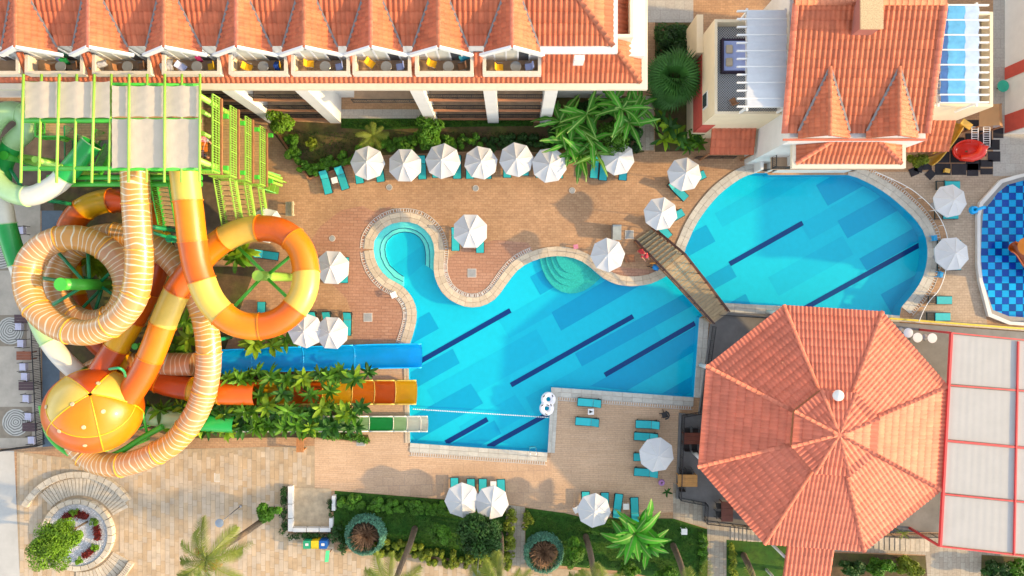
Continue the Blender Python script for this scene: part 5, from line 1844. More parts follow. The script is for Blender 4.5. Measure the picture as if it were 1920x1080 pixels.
# exit stair handrails
for (a, b) in (((414, 288, 4.2), (529, 335, 1.0)), ((414, 298, 4.2), (530, 341, 1.0)), ((413, 308, 4.2), (529, 348, 1.0))):
    part('handrail', G_steel2, T, lambda bm: tube(bm, [P(*a), P(*b)], 0.11, 8))
for t in (0.35, 0.65, 1.0):
    p = P(414, 292, 4.2).lerp(P(529, 339, 1.0), t)
    part('rail_post', G_steel2, T, lambda bm: tube(bm, [p, (p.x, p.y, 0)], 0.06, 6))
stair(T, P(420, 312, 2.9), P(520, 345, 0.15), 1.5, 10, G_steel2, G_steel, rail=False)
strip('green_mat', [(500, 345), (524, 350), (522, 364), (499, 362)], G_steel2, 0.012)
# ------------------------------------------------------------------ parasols
M_para = mat('white_parasol_cloth', (0.60, 0.60, 0.60), rough=0.8, var=0.04, scale=1.5, trans=0.10, obj_var=0.03)
M_pole = mat('parasol_pole', (0.70, 0.68, 0.64), rough=0.4, var=0.05)
M_base = mat('parasol_base', (0.30, 0.30, 0.30), rough=0.7, var=0.15)


def parasol_proto():
    t = thing('parasol', (0, 0, 0), '', 'parasol', 'white parasols round the pool', world_built=False)
    rad, zt, ze = 1.40, 2.85, 2.25
    bm = new_bm()
    n = 6
    a0, a1 = -math.pi / 8, math.pi / 8
    p0 = Vector((math.cos(a0) * rad, math.sin(a0) * rad, ze)); p1 = Vector((math.cos(a1) * rad, math.sin(a1) * rad, ze)); ap = Vector((0, 0, zt))
    g = []
    for i in range(n + 1):
        row = []
        for j in range(n + 1):
            s, q = i / n, j / n
            e = p0.lerp(p1, q)
            p = ap.lerp(e, s)
            p.z -= 0.05 * math.sin(math.pi * q) * s + 0.05 * math.sin(math.pi * s)
            if i == n:
                p.z += 0.02 * math.sin(math.pi * q)
            row.append(bm.verts.new(p))
        g.append(row)
    for i in range(n):
        for j in range(n):
            f = bm.faces.new((g[i][j], g[i + 1][j], g[i + 1][j + 1], g[i][j + 1]))
    # short valance
    for j in range(n):
        a, b = g[n][j], g[n][j + 1]
        c = bm.verts.new(b.co + Vector((0, 0, -0.12))); d = bm.verts.new(a.co + Vector((0, 0, -0.12)))
        bm.faces.new((a, d, c, b))
    bmesh.ops.remove_doubles(bm, verts=bm.verts[:], dist=1e-4)
    bmesh.ops.recalc_face_normals(bm, faces=bm.faces[:])
    me = mesh_of(bm, 'canopy_panel', M_para, smooth=50)
    for k in range(8):
        o = link('canopy_panel', me, t)
        o.rotation_euler.z = k * math.pi / 4
    bm = new_bm()
    for k in range(8):
        a = (k + 0.5) * math.pi / 4
        tube(bm, [(0, 0, zt - 0.04), (math.cos(a) * rad * 0.99, math.sin(a) * rad * 0.99, ze - 0.02)], 0.014, 5)
    obj('ribs', bm, M_pole, t)
    bm = new_bm(); tube(bm, [(0, 0, 0.1), (0, 0, zt)], 0.028, 8); obj('pole', bm, M_pole, t)
    bm = new_bm(); lathe(bm, [(0, 0.10), (0.03, 0.08), (0.035, 0.02), (0.07, 0.0)], 10, (0, 0, zt)); obj('finial', bm, M_pole, t)
    bm = new_bm(); lathe(bm, [(0, 0.12), (0.08, 0.12), (0.26, 0.07), (0.28, 0.0)], 16); obj('base', bm, M_base, t)
    return t


par0 = parasol_proto(); paru = []
PAR = [(685, 305, 'leftmost white parasol of the row along the garden hedge'), (762, 307, 'second white parasol from the left along the garden hedge'), (833, 299, 'third white parasol from the left along the garden hedge'),
       (897, 304, 'fourth white parasol from the left along the garden hedge'), (969, 294, 'fifth parasol of the hedge row, touching the last one'), (1030, 305, 'last parasol of the hedge row, left of the banana plants'),
       (1157, 295, 'white parasol half hidden under banana leaves'), (1285, 329, 'white parasol between the villa porch and the round pool'), (1242, 401, 'white parasol at the top of the footbridge steps'),
       (1144, 479, 'white parasol on the pool edge left of the footbridge'), (882, 430, 'lone white parasol between the round cove and the hedge row'), (620, 504, 'white parasol just right of the orange loop slide'),
       (568, 618, 'white parasol half under the orange loop slide'), (622, 623, 'white parasol just above the blue slide'), (494, 424, 'white parasol mostly hidden behind the top of the orange loop'),
       (1787, 378, 'upper white parasol beside the chequered paddling pool'), (1791, 479, 'lower white parasol beside the chequered paddling pool'), (1230, 853, 'white parasol left of the restaurant terrace tables'),
       (863, 939, 'left one of two touching parasols on the lower lawn'), (919, 945, 'right one of two touching parasols on the lower lawn'), (1115, 964, 'white parasol beside the lower banana plant')]
for (x, y, lb) in PAR:
    p = P(x, y, 2.55)
    o = place(par0, paru, p.x, p.y, 0.0, random.uniform(0, 0.78), lb)
    o.rotation_euler = (random.uniform(-0.08, 0.08), random.uniform(-0.08, 0.08), o.rotation_euler.z)
    o.scale = (random.uniform(0.97, 1.03),) * 3

# ------------------------------------------------------------------ sun loungers
M_cush = mat('turquoise_mesh', (0.02, 0.42, 0.45), rough=0.7, var=0.08, scale=4, obj_var=0.10)
M_lframe = mat('dark_green_frame', (0.008, 0.030, 0.032), rough=0.5, var=0.2)


def lounger_proto(raise_=28, name='sun_lounger', m=None):
    t = thing(name, (0, 0, 0), '', 'sun lounger', 'turquoise sun loungers', world_built=False)
    L_, W_, H = 1.98, 0.66, 0.33
    bm = new_bm()
    for s in (-1, 1):
        box(bm, (0, s * W_ / 2, H), (L_, 0.06, 0.09))
    box(bm, (L_ / 2 - 0.03, 0, H), (0.06, W_ - 0.06, 0.09)); box(bm, (-L_ / 2 + 0.03, 0, H), (0.06, W_ - 0.06, 0.09))
    obj('frame', bm, M_lframe, t)
    for sx in (-1, 1):
        for sy in (-1, 1):
            bm = new_bm(); box(bm, (sx * (L_ / 2 - 0.2), sy * (W_ / 2), H / 2 - 0.022), (0.08, 0.06, H - 0.045)); obj('leg', bm, M_lframe, t)
    bm = new_bm(); box(bm, (0.33, 0, H + 0.075), (1.28, W_ - 0.04, 0.05)); bmesh.ops.bevel(bm, geom=bm.edges[:], offset=0.02, segments=2, affect='EDGES'); obj('seat_cushion', bm, m or M_cush, t)
    bm = new_bm()
    a = R(raise_)
    c = Vector((-0.33, 0, H + 0.08)) + Vector((-math.cos(a) * 0.34, 0, math.sin(a) * 0.34))
    box(bm, c, (0.68, W_ - 0.04, 0.05), rot=Matrix.Rotation(a, 3, 'Y')); bmesh.ops.bevel(bm, geom=bm.edges[:], offset=0.02, segments=2, affect='EDGES')
    obj('back_cushion', bm, m or M_cush, t)
    bm = new_bm(); box(bm, c - Vector((math.sin(a), 0, math.cos(a))) * 0.05, (0.70, W_, 0.035), rot=Matrix.Rotation(a, 3, 'Y')); obj('back_frame', bm, M_lframe, t)
    return t


lg0 = lounger_proto(30); lgu = []
lg1 = lounger_proto(62); lgu1 = []
# x, y, heading of the foot end in degrees (0 = right, 90 = up in the picture), label
LG = [(611, 342, -76, 'turquoise lounger farthest left along the hedge'), (641, 334, -72, 'turquoise lounger second along the hedge, right of a white table'), (672, 322, -82, 'lounger left under the leftmost hedge parasol'), (711, 319, -82, 'lounger right under the leftmost hedge parasol'),
      (752, 316, -86, 'lounger under the left half of the second hedge parasol'), (791, 314, -88, 'lounger right of the second hedge parasol'), (818, 311, -90, 'lounger left under the third hedge parasol'), (857, 313, -90, 'lounger between the third and fourth hedge parasols'),
      (881, 313, -90, 'lounger under the left half of the fourth hedge parasol'), (914, 313, -90, 'lounger under the right half of the fourth hedge parasol'), (951, 311, -90, 'lounger left under the fifth hedge parasol'), (984, 307, -90, 'lounger right under the fifth hedge parasol'),
      (1012, 311, -90, 'lounger left under the last hedge parasol'), (1048, 312, -90, 'lounger right under the last hedge parasol'), (1115, 312, -95, 'leftmost lounger under the banana leaves'), (1132, 316, -95, 'middle lounger under the banana leaves'), (1169, 316, -95, 'lounger right of the pair under the banana leaves'),
      (1271, 357, -45, 'lounger turned aslant below the parasol near the villa porch'), (1302, 335, 25, 'lounger poking out right of the parasol near the villa porch'), (1241, 428, -50, 'lounger below the parasol at the footbridge steps'), (1262, 408, 30, 'lounger right of the parasol at the footbridge steps'),
      (854, 448, -90, 'lounger left of the lone parasol near the round cove'), (900, 452, -90, 'lounger right under the lone parasol near the round cove'), (632, 490, 0, 'lounger above right of the parasol beside the orange loop'), (630, 523, 0, 'lounger below right of the parasol beside the orange loop'),
      (586, 606, -86, 'lounger left above the blue slide, half under the loop'), (613, 606, -88, 'middle lounger above the blue slide'), (651, 607, -92, 'right lounger above the blue slide'), (500, 478, -8, 'lounger inside the orange loop slide, upper one'), (490, 588, 90, 'lounger at the lower rim inside the orange loop'),
      (1105, 755, 176, 'upper one of two loungers with a small white table between'), (1101, 791, 176, 'lower one of two loungers with a small white table between'), (1214, 796, 178, 'topmost of four loungers beside the restaurant terrace'), (1211, 819, 177, 'second of four loungers beside the restaurant terrace'),
      (1210, 857, 180, 'third of four loungers, half under the terrace parasol'), (1211, 886, 176, 'lowest of four loungers beside the restaurant terrace'), (852, 918, 90, 'leftmost of four loungers behind the touching parasols'), (883, 920, 91, 'second of four loungers behind the touching parasols'),
      (905, 920, 90, 'third of four loungers behind the touching parasols'), (940, 921, 93, 'rightmost of four loungers behind the touching parasols'), (1098, 944, 90, 'leftmost lounger beside the lower banana plant'), (1134, 946, 90, 'second lounger from the left at the lower banana plant'),
      (1158, 948, 82, 'third lounger from the left at the lower banana plant'), (1190, 955, 92, 'rightmost lounger beside the lower banana plant')]
for (x, y, h, lb) in LG:
    p = P(x, y, 0.4)
    place(lg0, lgu, p.x, p.y, 0.012, R(h), lb)
for (x, y, h, lb) in [(1778, 347, 0, 'dark backed lounger above the upper paddling pool parasol'), (1775, 403, 0, 'dark backed lounger below the upper paddling pool parasol'), (1780, 458, 0, 'dark backed lounger mostly under the lower paddling pool parasol'), (1780, 499, 0, 'dark backed lounger at the foot of the lower paddling pool parasol'),
                      (1763, 563, 0, 'dark backed lounger on the sunlit strip left of the paddling pool'), (1760, 594, 0, 'lowest dark backed lounger left of the paddling pool')]:
    p = P(x, y, 0.4)
    place(lg1, lgu1, p.x, p.y, 0.012, R(h), lb)

# ------------------------------------------------------------------ small tables, bins, benches
M_plast = mat('white_plastic', (0.80, 0.79, 0.76), rough=0.4, var=0.05)


def side_table_proto():
    t = thing('side_table', (0, 0, 0), '', 'table', world_built=False)
    bm = new_bm(); box(bm, (0, 0, 0.42), (0.5, 0.5, 0.04)); bmesh.ops.bevel(bm, geom=bm.edges[:], offset=0.015, segments=2, affect='EDGES'); obj('table_top', bm, M_plast, t)
    for sx in (-1, 1):
        for sy in (-1, 1):
            bm = new_bm(); box(bm, (sx * 0.21, sy * 0.21, 0.2), (0.045, 0.045, 0.4)); obj('leg', bm, M_plast, t)
    return t


st = side_table_proto(); stu = []
for (x, y, r_, lb) in ((627, 338, 0.25, 'white square table between the two leftmost hedge loungers'), (1108, 772, 0, 'white square table between the two middle deck loungers'), (645, 506, 0, 'white table right of the parasol beside the orange loop'), (925, 908, 0, 'white square table behind the touching parasols'),
                       (1174, 950, 0, 'white square table between the lower banana loungers'), (1081, 956, 0.5, 'white square table left of the parasol by the banana plant'), (738, 553, 0.4, 'white square table by the neck of the cove'), (1283, 997, 0, 'white square slab table on the dark lawn')):
    p = P(x, y, 0.42)
    place(st, stu, p.x, p.y, 0.012, r_, lb, 'white side tables')
tri = obj('black_pouch', new_bm(), M_iron)
bm = new_bm(); prism(bm, [(-0.13, 0.13), (-0.13, -0.13), (0.17, 0.0)], 0, 0.05); bmesh.ops.bevel(bm, geom=bm.edges[:], offset=0.02, segments=1, affect='EDGES'); bm.to_mesh(tri.data); bm.free()
tri.location = P(1108, 772, 0.46) + Vector((0, 0, 0.0)); tri.location.z = 0.454
tag(tri, 'small black triangular pouch lying on a white table', 'pouch')


def bench(name, c, L_, W_, h, m, label, slats=5, back=False, rz=0.0):
    t = thing(name, (c.x, c.y, 0.012), label, 'bench', world_built=False)
    t.rotation_euler.z = rz
    for k in range(slats):
        bm = new_bm(); box(bm, ((k - (slats - 1) / 2) * W_ / slats, 0, h), (W_ / slats - 0.02, L_, 0.05)); obj('slat', bm, m, t)
    for s in (-1, 1):
        bm = new_bm(); box(bm, (0, s * (L_ / 2 - 0.15), h / 2 - 0.02), (W_ - 0.06, 0.07, h - 0.05)); obj('leg', bm, m, t)
    if back:
        for k in range(2):
            bm = new_bm(); box(bm, (W_ / 2 + 0.04, 0, h + 0.18 + k * 0.2), (0.05, L_, 0.14)); obj('back_slat', bm, m, t)
    return t


bench('bench', P(565, 833, 0.5), 1.15, 0.62, 0.85, mat('orange_bench_wood', (0.42, 0.17, 0.05), rough=0.6, var=0.2, scale=4), 'small slatted wooden bench at the edge of the stone plaza')
bench('bench', P(543, 392, 0.5), 1.2, 0.68, 0.5, mat('grey_bench_wood', (0.42, 0.36, 0.24), rough=0.7, var=0.2, scale=4), 'grey slatted bench above the orange loop slide', back=True)
# bins
rb = thing('recycling_bins', P(590, 1022), 'green, yellow and blue recycling bin unit on the plaza', 'bin')
for k, (x, c) in enumerate(((575, (0.02, 0.30, 0.14)), (590, (0.75, 0.50, 0.01)), (605, (0.01, 0.10, 0.36)))):
    p = P(x, 1022, 1.0)
    m = mat('bin_paint_%d' % k, c, rough=0.35, var=0.08)
    q = part('bin', m, rb, lambda bm: box(bm, (p.x, p.y, 0.47), (0.60, 0.62, 0.93)))
    part('flap', M_white if k != 1 else m, q, lambda bm: (box(bm, (p.x, p.y + 0.02, 0.95), (0.26, 0.2, 0.03))))
    part('lid', m, q, lambda bm: prism(bm, [(p.x - 0.31, p.y - 0.33), (p.x + 0.31, p.y - 0.33), (p.x + 0.31, p.y + 0.33), (p.x - 0.31, p.y + 0.33)], 0.925, 0.955))
sg = thing('notice_board', P(618, 1033), 'small tilted green notice board on a post beside the hedge', 'sign')
p = P(622, 1030)
part('post', M_wood, sg, lambda bm: tube(bm, [(p.x, p.y, 0), (p.x, p.y, 1.3)], 0.04, 6))
part('board', mat('sign_green', (0.02, 0.40, 0.16), rough=0.5), sg, lambda bm: box(bm, (p.x - 0.02, p.y - 0.05, 1.35), (0.30, 0.9, 0.05), rot=Matrix.Rotation(0.5, 3, 'Y') @ Matrix.Rotation(-0.12, 3, 'Z')))
tb = thing('waste_bin', P(1155, 435), 'grey tilted waste container beside the footbridge parasols', 'bin')
p = P(1155, 436, 0.5)
part('body', M_metal, tb, lambda bm: box(bm, (p.x, p.y, 0.45), (0.62, 1.2, 0.9)))
part('lid', mat('bin_lid', (0.30, 0.33, 0.32), rough=0.5, var=0.2), tb, lambda bm: box(bm, (p.x + 0.02, p.y - 0.02, 0.94), (0.70, 1.25, 0.06), rot=Matrix.Rotation(0.12, 3, 'X')))
part('opening', M_iron, tb, lambda bm: box(bm, (p.x + 0.1, p.y + 0.25, 0.965), (0.3, 0.4, 0.06), rot=Matrix.Rotation(0.12, 3, 'X')))


def lamp(c, top, label, r=0.33, h=4.2):
    t = thing('lamp_post', (c.x, c.y, 0), label, 'lamp')
    part('post', M_metal, t, lambda bm: tube(bm, [(c.x, c.y, 0), (c.x, c.y, h)], 0.05, 8))
    part('lamp_head', mat('lamp_blue_grey', (0.22, 0.27, 0.33), rough=0.3, var=0.1), t, lambda bm: lathe(bm, [(0, 0.10), (r * 0.6, 0.08), (r, 0.0), (r, -0.06), (0, -0.06)], 20, (c.x, c.y, h)), smooth=40)
    part('base', M_metal, t, lambda bm: lathe(bm, [(0.05, 0.2), (0.12, 0.15), (0.14, 0.0)], 10, (c.x, c.y, 0)))


for (x, y, lb) in ((411, 981, 'disc headed lamp post standing on the stone plaza'), (894, 1077, 'disc headed lamp post at the bottom edge below the dark bush')):
    lamp(P(x, y, 4.2), None, lb)
sc_ = thing('swivel_chair', P(1242, 776), 'black swivel chair standing on the deck below the pool corner', 'chair')
p = P(1244, 776)
part('seat', M_iron, sc_, lambda bm: (box(bm, (p.x, p.y, 0.48), (0.46, 0.46, 0.07), rz=0.3)))
part('backrest', M_iron, sc_, lambda bm: tube(bm, [(p.x + 0.02, p.y + 0.34, 0.7), (p.x + 0.24, p.y + 0.2, 0.75), (p.x + 0.3, p.y, 0.78), (p.x + 0.22, p.y - 0.2, 0.75), (p.x, p.y - 0.32, 0.7)], 0.07, 8))
part('stem', M_iron, sc_, lambda bm: tube(bm, [(p.x, p.y, 0.06), (p.x, p.y, 0.46)], 0.035, 8))
for k in range(5):
    a = k * 1.2566 + 0.5
    part('foot', M_iron, sc_, lambda bm: tube(bm, [(p.x, p.y, 0.1), (p.x + math.cos(a) * 0.38, p.y + math.sin(a) * 0.38, 0.05)], 0.03, 6))
# double pool float
fl_ = thing('double_pool_ring', P(1025, 757), 'white figure eight pool float with black handles', 'pool float')
M_float = mat('white_vinyl', (0.80, 0.78, 0.80), rough=0.3, var=0.05)
fc = [P(1028, 748, 0.2), P(1025, 765, 0.2)]
for c in fc:
    pts = [c + Vector((math.cos(a) * 0.40, math.sin(a) * 0.40, 0.12)) for a in [2 * math.pi * i / 28 for i in range(28)]]
    rg = part('ring', M_float, fl_, lambda bm: tube(bm, pts, 0.215, 12, closed=True))
    for a in (0.7, 2.5, 4.6):
        q = c + Vector((math.cos(a) * 0.46, math.sin(a) * 0.46, 0.335))
        part('handle', M_iron, rg, lambda bm: box(bm, q, (0.20, 0.07, 0.05), rz=a + 1.2))
# float line across the pool
rope = thing('float_line', P(900, 775), 'white float line strung across the pool near the slides', 'rope')
a, b = P(772, 767, 0.0), P(1030, 783, 0.0)
part('rope', M_plast, rope, lambda bm: tube(bm, [a.lerp(b, t) - Vector((0, 0, 0.06 if 0 < t < 1 else 0)) for t in (0, 0.02, 0.98, 1)], 0.015, 5))
bm = new_bm(); lathe(bm, [(0, 0.045), (0.045, 0.03), (0.055, 0.0), (0.045, -0.03), (0, -0.045)], 8); bmesh.ops.rotate(bm, matrix=Matrix.Rotation(R(90), 3, 'Y'), verts=bm.verts[:]); fme = mesh_of(bm, 'float', M_plast, smooth=True)
for i in range(76):
    t = (i + 1) / 77
    o = link('float', fme, rope)
    o.location = a.lerp(b, t) - Vector((0, 0, 0.06))
# pool ladders
def ladder(x, y, ang, label):
    t = thing('pool_ladder', P(x, y), label, 'ladder')
    c = P(x, y)
    d = Vector((math.cos(ang), math.sin(ang), 0)); w = Vector((-d.y, d.x, 0))
    for s in (-1, 1):
        o = c + w * (0.26 * s)
        part('rail', mat('steel', (0.65, 0.65, 0.66), rough=0.2, metallic=0.8), t, lambda bm: tube(bm, smooth_path([o - d * 0.5 + Vector((0, 0, 0.06)), o - d * 0.35 + Vector((0, 0, 0.7)), o + d * 0.05 + Vector((0, 0, 0.75)), o + d * 0.22 + Vector((0, 0, 0.2)), o + d * 0.22 + Vector((0, 0, -0.6))], 5), 0.025, 7))
    for k in range(2):
        q = c + d * 0.22 + Vector((0, 0, -0.2 - 0.25 * k))
        part('rung', MATS['steel'], t, lambda bm: box(bm, q, (0.10, 0.52, 0.03), rz=ang))


ladder(999, 845, R(94), 'steel pool ladder at the lower edge of the pool')
# blue plastic chairs by the round pool fence
def bchair(x, y, rz, label, c=(0.01, 0.33, 0.65)):
    m = mat('blue_chair_plastic', c, rough=0.4, var=0.08)
    t = thing('plastic_chair', P(x, y), label, 'chair', world_built=False)
    t.rotation_euler.z = rz
    bm = new_bm(); box(bm, (0, 0, 0.43), (0.46, 0.46, 0.04)); obj('seat', bm, m, t)
    bm = new_bm(); box(bm, (-0.24, 0, 0.68), (0.05, 0.44, 0.46), rot=Matrix.Rotation(-0.2, 3, 'Y')); obj('backrest', bm, m, t)
    for sx in (-1, 1):
        for sy in (-1, 1):
            bm = new_bm(); box(bm, (sx * 0.2, sy * 0.2, 0.2), (0.05, 0.05, 0.41)); obj('leg', bm, m, t)


bchair(1746, 447, 0.1, 'sky blue chair on the coping right of the round pool')
bchair(1757, 515, -0.2, 'sky blue chair by the pool fence below the paddling parasols')
# low white fence round the right of the pool
fpts = smooth_path(px([(1634, 326), (1660, 337), (1700, 358), (1735, 388), (1757, 420), (1767, 457), (1764, 500), (1752, 540), (1728, 570), (1712, 604)]), 4)
ft = thing('pool_fence', fpts[0], 'low curved white tube fence round the right side of the pool', 'fence')
part('top_rail', M_plast, ft, lambda bm: tube(bm, [p + Vector((0, 0, 0.75)) for p in fpts], 0.035, 6))
for q in resample(fpts, 1.5):
    part('post', M_plast, ft, lambda bm: tube(bm, [q, q + Vector((0, 0, 0.75))], 0.03, 6))
# pot, bucket
bk = thing('pink_stool', P(1079, 463), 'small pink plastic stool beside the pool coping', 'stool')
p = P(1079, 463)
part('top', mat('pink_plastic', (0.62, 0.22, 0.32), rough=0.4), bk, lambda bm: box(bm, (p.x, p.y, 0.35), (0.38, 0.36, 0.04), rz=0.15))
for sx in (-1, 1):
    for sy in (-1, 1):
        part('leg', MATS['pink_plastic'], bk, lambda bm: box(bm, (p.x + sx * 0.14, p.y + sy * 0.13, 0.165), (0.05, 0.05, 0.33)))
pl = thing('parasol_reel', P(1241, 904), 'round lilac folded swim ring near the terrace railing', 'swim ring')
c = P(1240, 904)
part('ring', mat('lilac_vinyl', (0.42, 0.20, 0.42), rough=0.4), pl, lambda bm: tube(bm, [c + Vector((math.cos(t) * 0.17, math.sin(t) * 0.17, 0.13)) for t in [2 * math.pi * i / 20 for i in range(20)]], 0.11, 10, closed=True))
pl.name = 'swim_ring'
wc = thing('lounge_chair', P(1180, 485), 'low brown wooden chair right of the pool edge parasol', 'chair')
p = P(1181, 485, 0.3)
for k in range(5):
    part('slat', M_wood, wc, lambda bm: box(bm, (p.x - 0.35 + k * 0.16, p.y, 0.36), (0.14, 0.62, 0.04), rz=0.25))
for sx in (-1, 1):
    for sy in (-1, 1):
        part('leg', M_wood, wc, lambda bm: box(bm, (p.x + sx * 0.32, p.y + sy * 0.24, 0.17), (0.06, 0.06, 0.34)))
part('arm', M_wood, wc, lambda bm: bar(bm, (p.x - 0.35, p.y + 0.36, 0.55), (p.x + 0.4, p.y + 0.30, 0.55), 0.06))
# pushchair under the bridge steps
pu = thing('pushchair', P(1222, 497), 'blue pushchair with orange handle beside the footbridge', 'pushchair')
p = P(1222, 495)
M_pb = mat('blue_canvas', (0.01, 0.22, 0.55), rough=0.7, var=0.1)
part('seat', M_pb, pu, lambda bm: box(bm, (p.x + 0.25, p.y - 0.30, 0.5), (0.5, 0.42, 0.10), rz=-0.4))
part('hood', M_pb, pu, lambda bm: lathe(bm, [(0, 0.28), (0.18, 0.22), (0.27, 0.08), (0.28, 0.0)], 14, (p.x + 0.22, p.y - 0.28, 0.62)), smooth=True)
part('handle', mat('orange_grip', (0.80, 0.30, 0.02), rough=0.5), pu, lambda bm: tube(bm, [(p.x - 0.32, p.y + 0.02, 0.95), (p.x + 0.28, p.y + 0.06, 0.95)], 0.05, 8))
for (dx, dy) in ((-0.28, -0.2), (0.02, -0.3), (0.35, -0.55), (0.5, -0.2)):
    w = part('wheel', M_iron, pu, lambda bm: tube(bm, [(p.x + dx + math.cos(t) * 0.13, p.y + dy, 0.15 + math.sin(t) * 0.13) for t in [2 * math.pi * i / 16 for i in range(16)]], 0.03, 6, closed=True))
    part('strut', M_metal, pu, lambda bm: tube(bm, [(p.x + dx, p.y + dy, 0.15), (p.x + 0.2, p.y - 0.2, 0.55), (p.x - 0.1, p.y + 0.04, 0.95)], 0.02, 6))

# ------------------------------------------------------------------ round planter and the stone plaza
plaza_px = [(32, 846), (150, 862), (330, 842), (590, 836), (590, 915), (545, 915), (540, 1000), (622, 1002), (628, 1030), (700, 1040), (800, 1048), (905, 1062), (960, 1054), (990, 1058), (1010, 1062), (1240, 1085), (1240, 1130), (34, 1130)]
PLZ = [p.xy for p in px(plaza_px)]
plaza = obj('plaza', sheet(PLZ, 0.016), M_joint)
tag(plaza, kind='structure')
pcx = P(150, 1000)
sw, sl = 0.38, 1.0
slabs = []
x = P(20, 0).x
col = 0
while x < P(1250, 0).x:
    y = P(0, 1135).y + (col * 0.37 % 1.0) * sl - sl
    while y < P(0, 830).y:
        c = Vector((x + sw / 2, y + sl / 2))
        hh = sl if random.random() < 0.75 else sl * 0.5
        corners = [(c.x - sw / 2, y), (c.x + sw / 2, y), (c.x + sw / 2, y + hh), (c.x - sw / 2, y + hh)]
        if all(inside(q, PLZ) for q in corners) and (Vector((c.x, y + hh / 2)) - pcx.xy).length > 3.35:
            slabs.append((c.x, y + hh / 2, hh))
        y += hh
    x += sw
    col += 1
key = P(400, 920)
slabs.sort(key=lambda s: (s[0] - key.x) ** 2 + (s[1] - key.y) ** 2)
slab_me = {}
for v, cc in enumerate(((0.48, 0.355, 0.225), (0.46, 0.335, 0.205), (0.47, 0.37, 0.26), (0.49, 0.38, 0.26), (0.44, 0.31, 0.18), (0.46, 0.365, 0.26))):
    m = mat('travertine_slab_%d' % v, cc, rough=0.7, var=0.22, scale=0.9, obj_var=0.06, tint=0.0, bump=0.1)
    for hh in (sl, sl * 0.5):
        bm = new_bm(); box(bm, (0, 0, 0), (sw - 0.02, hh - 0.02, 0.03)); slab_me[v, hh] = mesh_of(bm, 'slab', m)
for (x, y, hh) in slabs[:300]:
    o = link('slab', slab_me[random.randrange(6), hh], plaza)
    o.location = (x, y, 0.018 + random.uniform(-0.004, 0.004))
bms = [new_bm() for _ in range(1)]
bm = new_bm()
for (x, y, hh) in slabs[300:]:
    for f in box(bm, (x, y, 0.018 + random.uniform(-0.004, 0.004)), (sw - 0.02, hh - 0.02, 0.03), mi=random.randrange(6)):
        pass
o = obj('slab_field', bm, [MATS['travertine_slab_%d' % v] for v in range(6)], plaza)
o['kind'] = 'stuff'

pl0 = thing('round_planter', (pcx.x, pcx.y, 0), 'round stone planter with white pebbles and radial paving', 'planter')
s_ = 57 / 1280.0
R0, R1 = 58 * s_, 67 * s_
n = 26
for k in range(n):
    a0, a1 = 2 * math.pi * k / n + 0.01, 2 * math.pi * (k + 1) / n - 0.01
    am = (a0 + a1) / 2
    pts = [(pcx.x + math.cos(a) * r, pcx.y + math.sin(a) * r) for r, a in ((R0, a0), (R1, a0), (R1 * 1.003, am), (R1, a1), (R0, a1), (R0, am))]
    part('kerb_stone', M_stone, pl0, lambda bm: prism(bm, pts, 0.0, 0.48))
bm = new_bm()
lathe(bm, [(0, 0.36), (R0, 0.34)], 40, (pcx.x, pcx.y, 0))
obj('gravel_bed', bm, mat('gravel_bed', (0.50, 0.50, 0.50), rough=0.9, var=0.35, scale=18), pl0, recalc=True)
bm = new_bm()
for k in range(4200):
    r = math.sqrt(random.random()) * (R0 - 0.08); a = random.uniform(0, 6.283)
    q = Vector((pcx.x + math.cos(a) * r, pcx.y + math.sin(a) * r, 0.37))
    d = random.uniform(0.03, 0.055)
    f = box(bm, q, (d, d * random.uniform(0.6, 1), d * 0.7), rz=random.uniform(0, 3))
    set_tint(bm, f, random.random())
o = obj('pebbles', bm, mat('white_pebble', (0.62, 0.62, 0.64), rough=0.7, var=0.1, tint=0.35), pl0)
o['kind'] = 'stuff'


def radial_paving(a0, a1, r0, r1, n, wall=None):
    for k in range(n):
        t0, t1 = R(a0 + (a1 - a0) * k / n) + 0.006, R(a0 + (a1 - a0) * (k + 1) / n) - 0.006
        pts = [(pcx.x + math.cos(t) * r, pcx.y + math.sin(t) * r) for r, t in ((r0, t0), (r1, t0), (r1, t1), (r0, t1))]
        part('paving_wedge', M_stone, pl0, lambda bm: prism(bm, pts, 0.02, 0.10))
    if wall:
        w0, w1, b0, b1, h = wall
        m = 16
        for k in range(m):
            t0, t1 = R(b0 + (b1 - b0) * k / m) + 0.004, R(b0 + (b1 - b0) * (k + 1) / m) - 0.004
            pts = [(pcx.x + math.cos(t) * r, pcx.y + math.sin(t) * r) for r, t in ((w0, t0), (w1, t0), (w1, t1), (w0, t1))]
            part('low_wall_stone', M_stone, pl0, lambda bm: prism(bm, pts, 0.0, 0.40))


radial_paving(28, 136, 72 * s_, 104 * s_, 26, (107 * s_, 118 * s_, 34, 152, 0.4))
radial_paving(-95, -28, 72 * s_, 104 * s_, 14, (107 * s_, 117 * s_, -60, -28, 0.4))
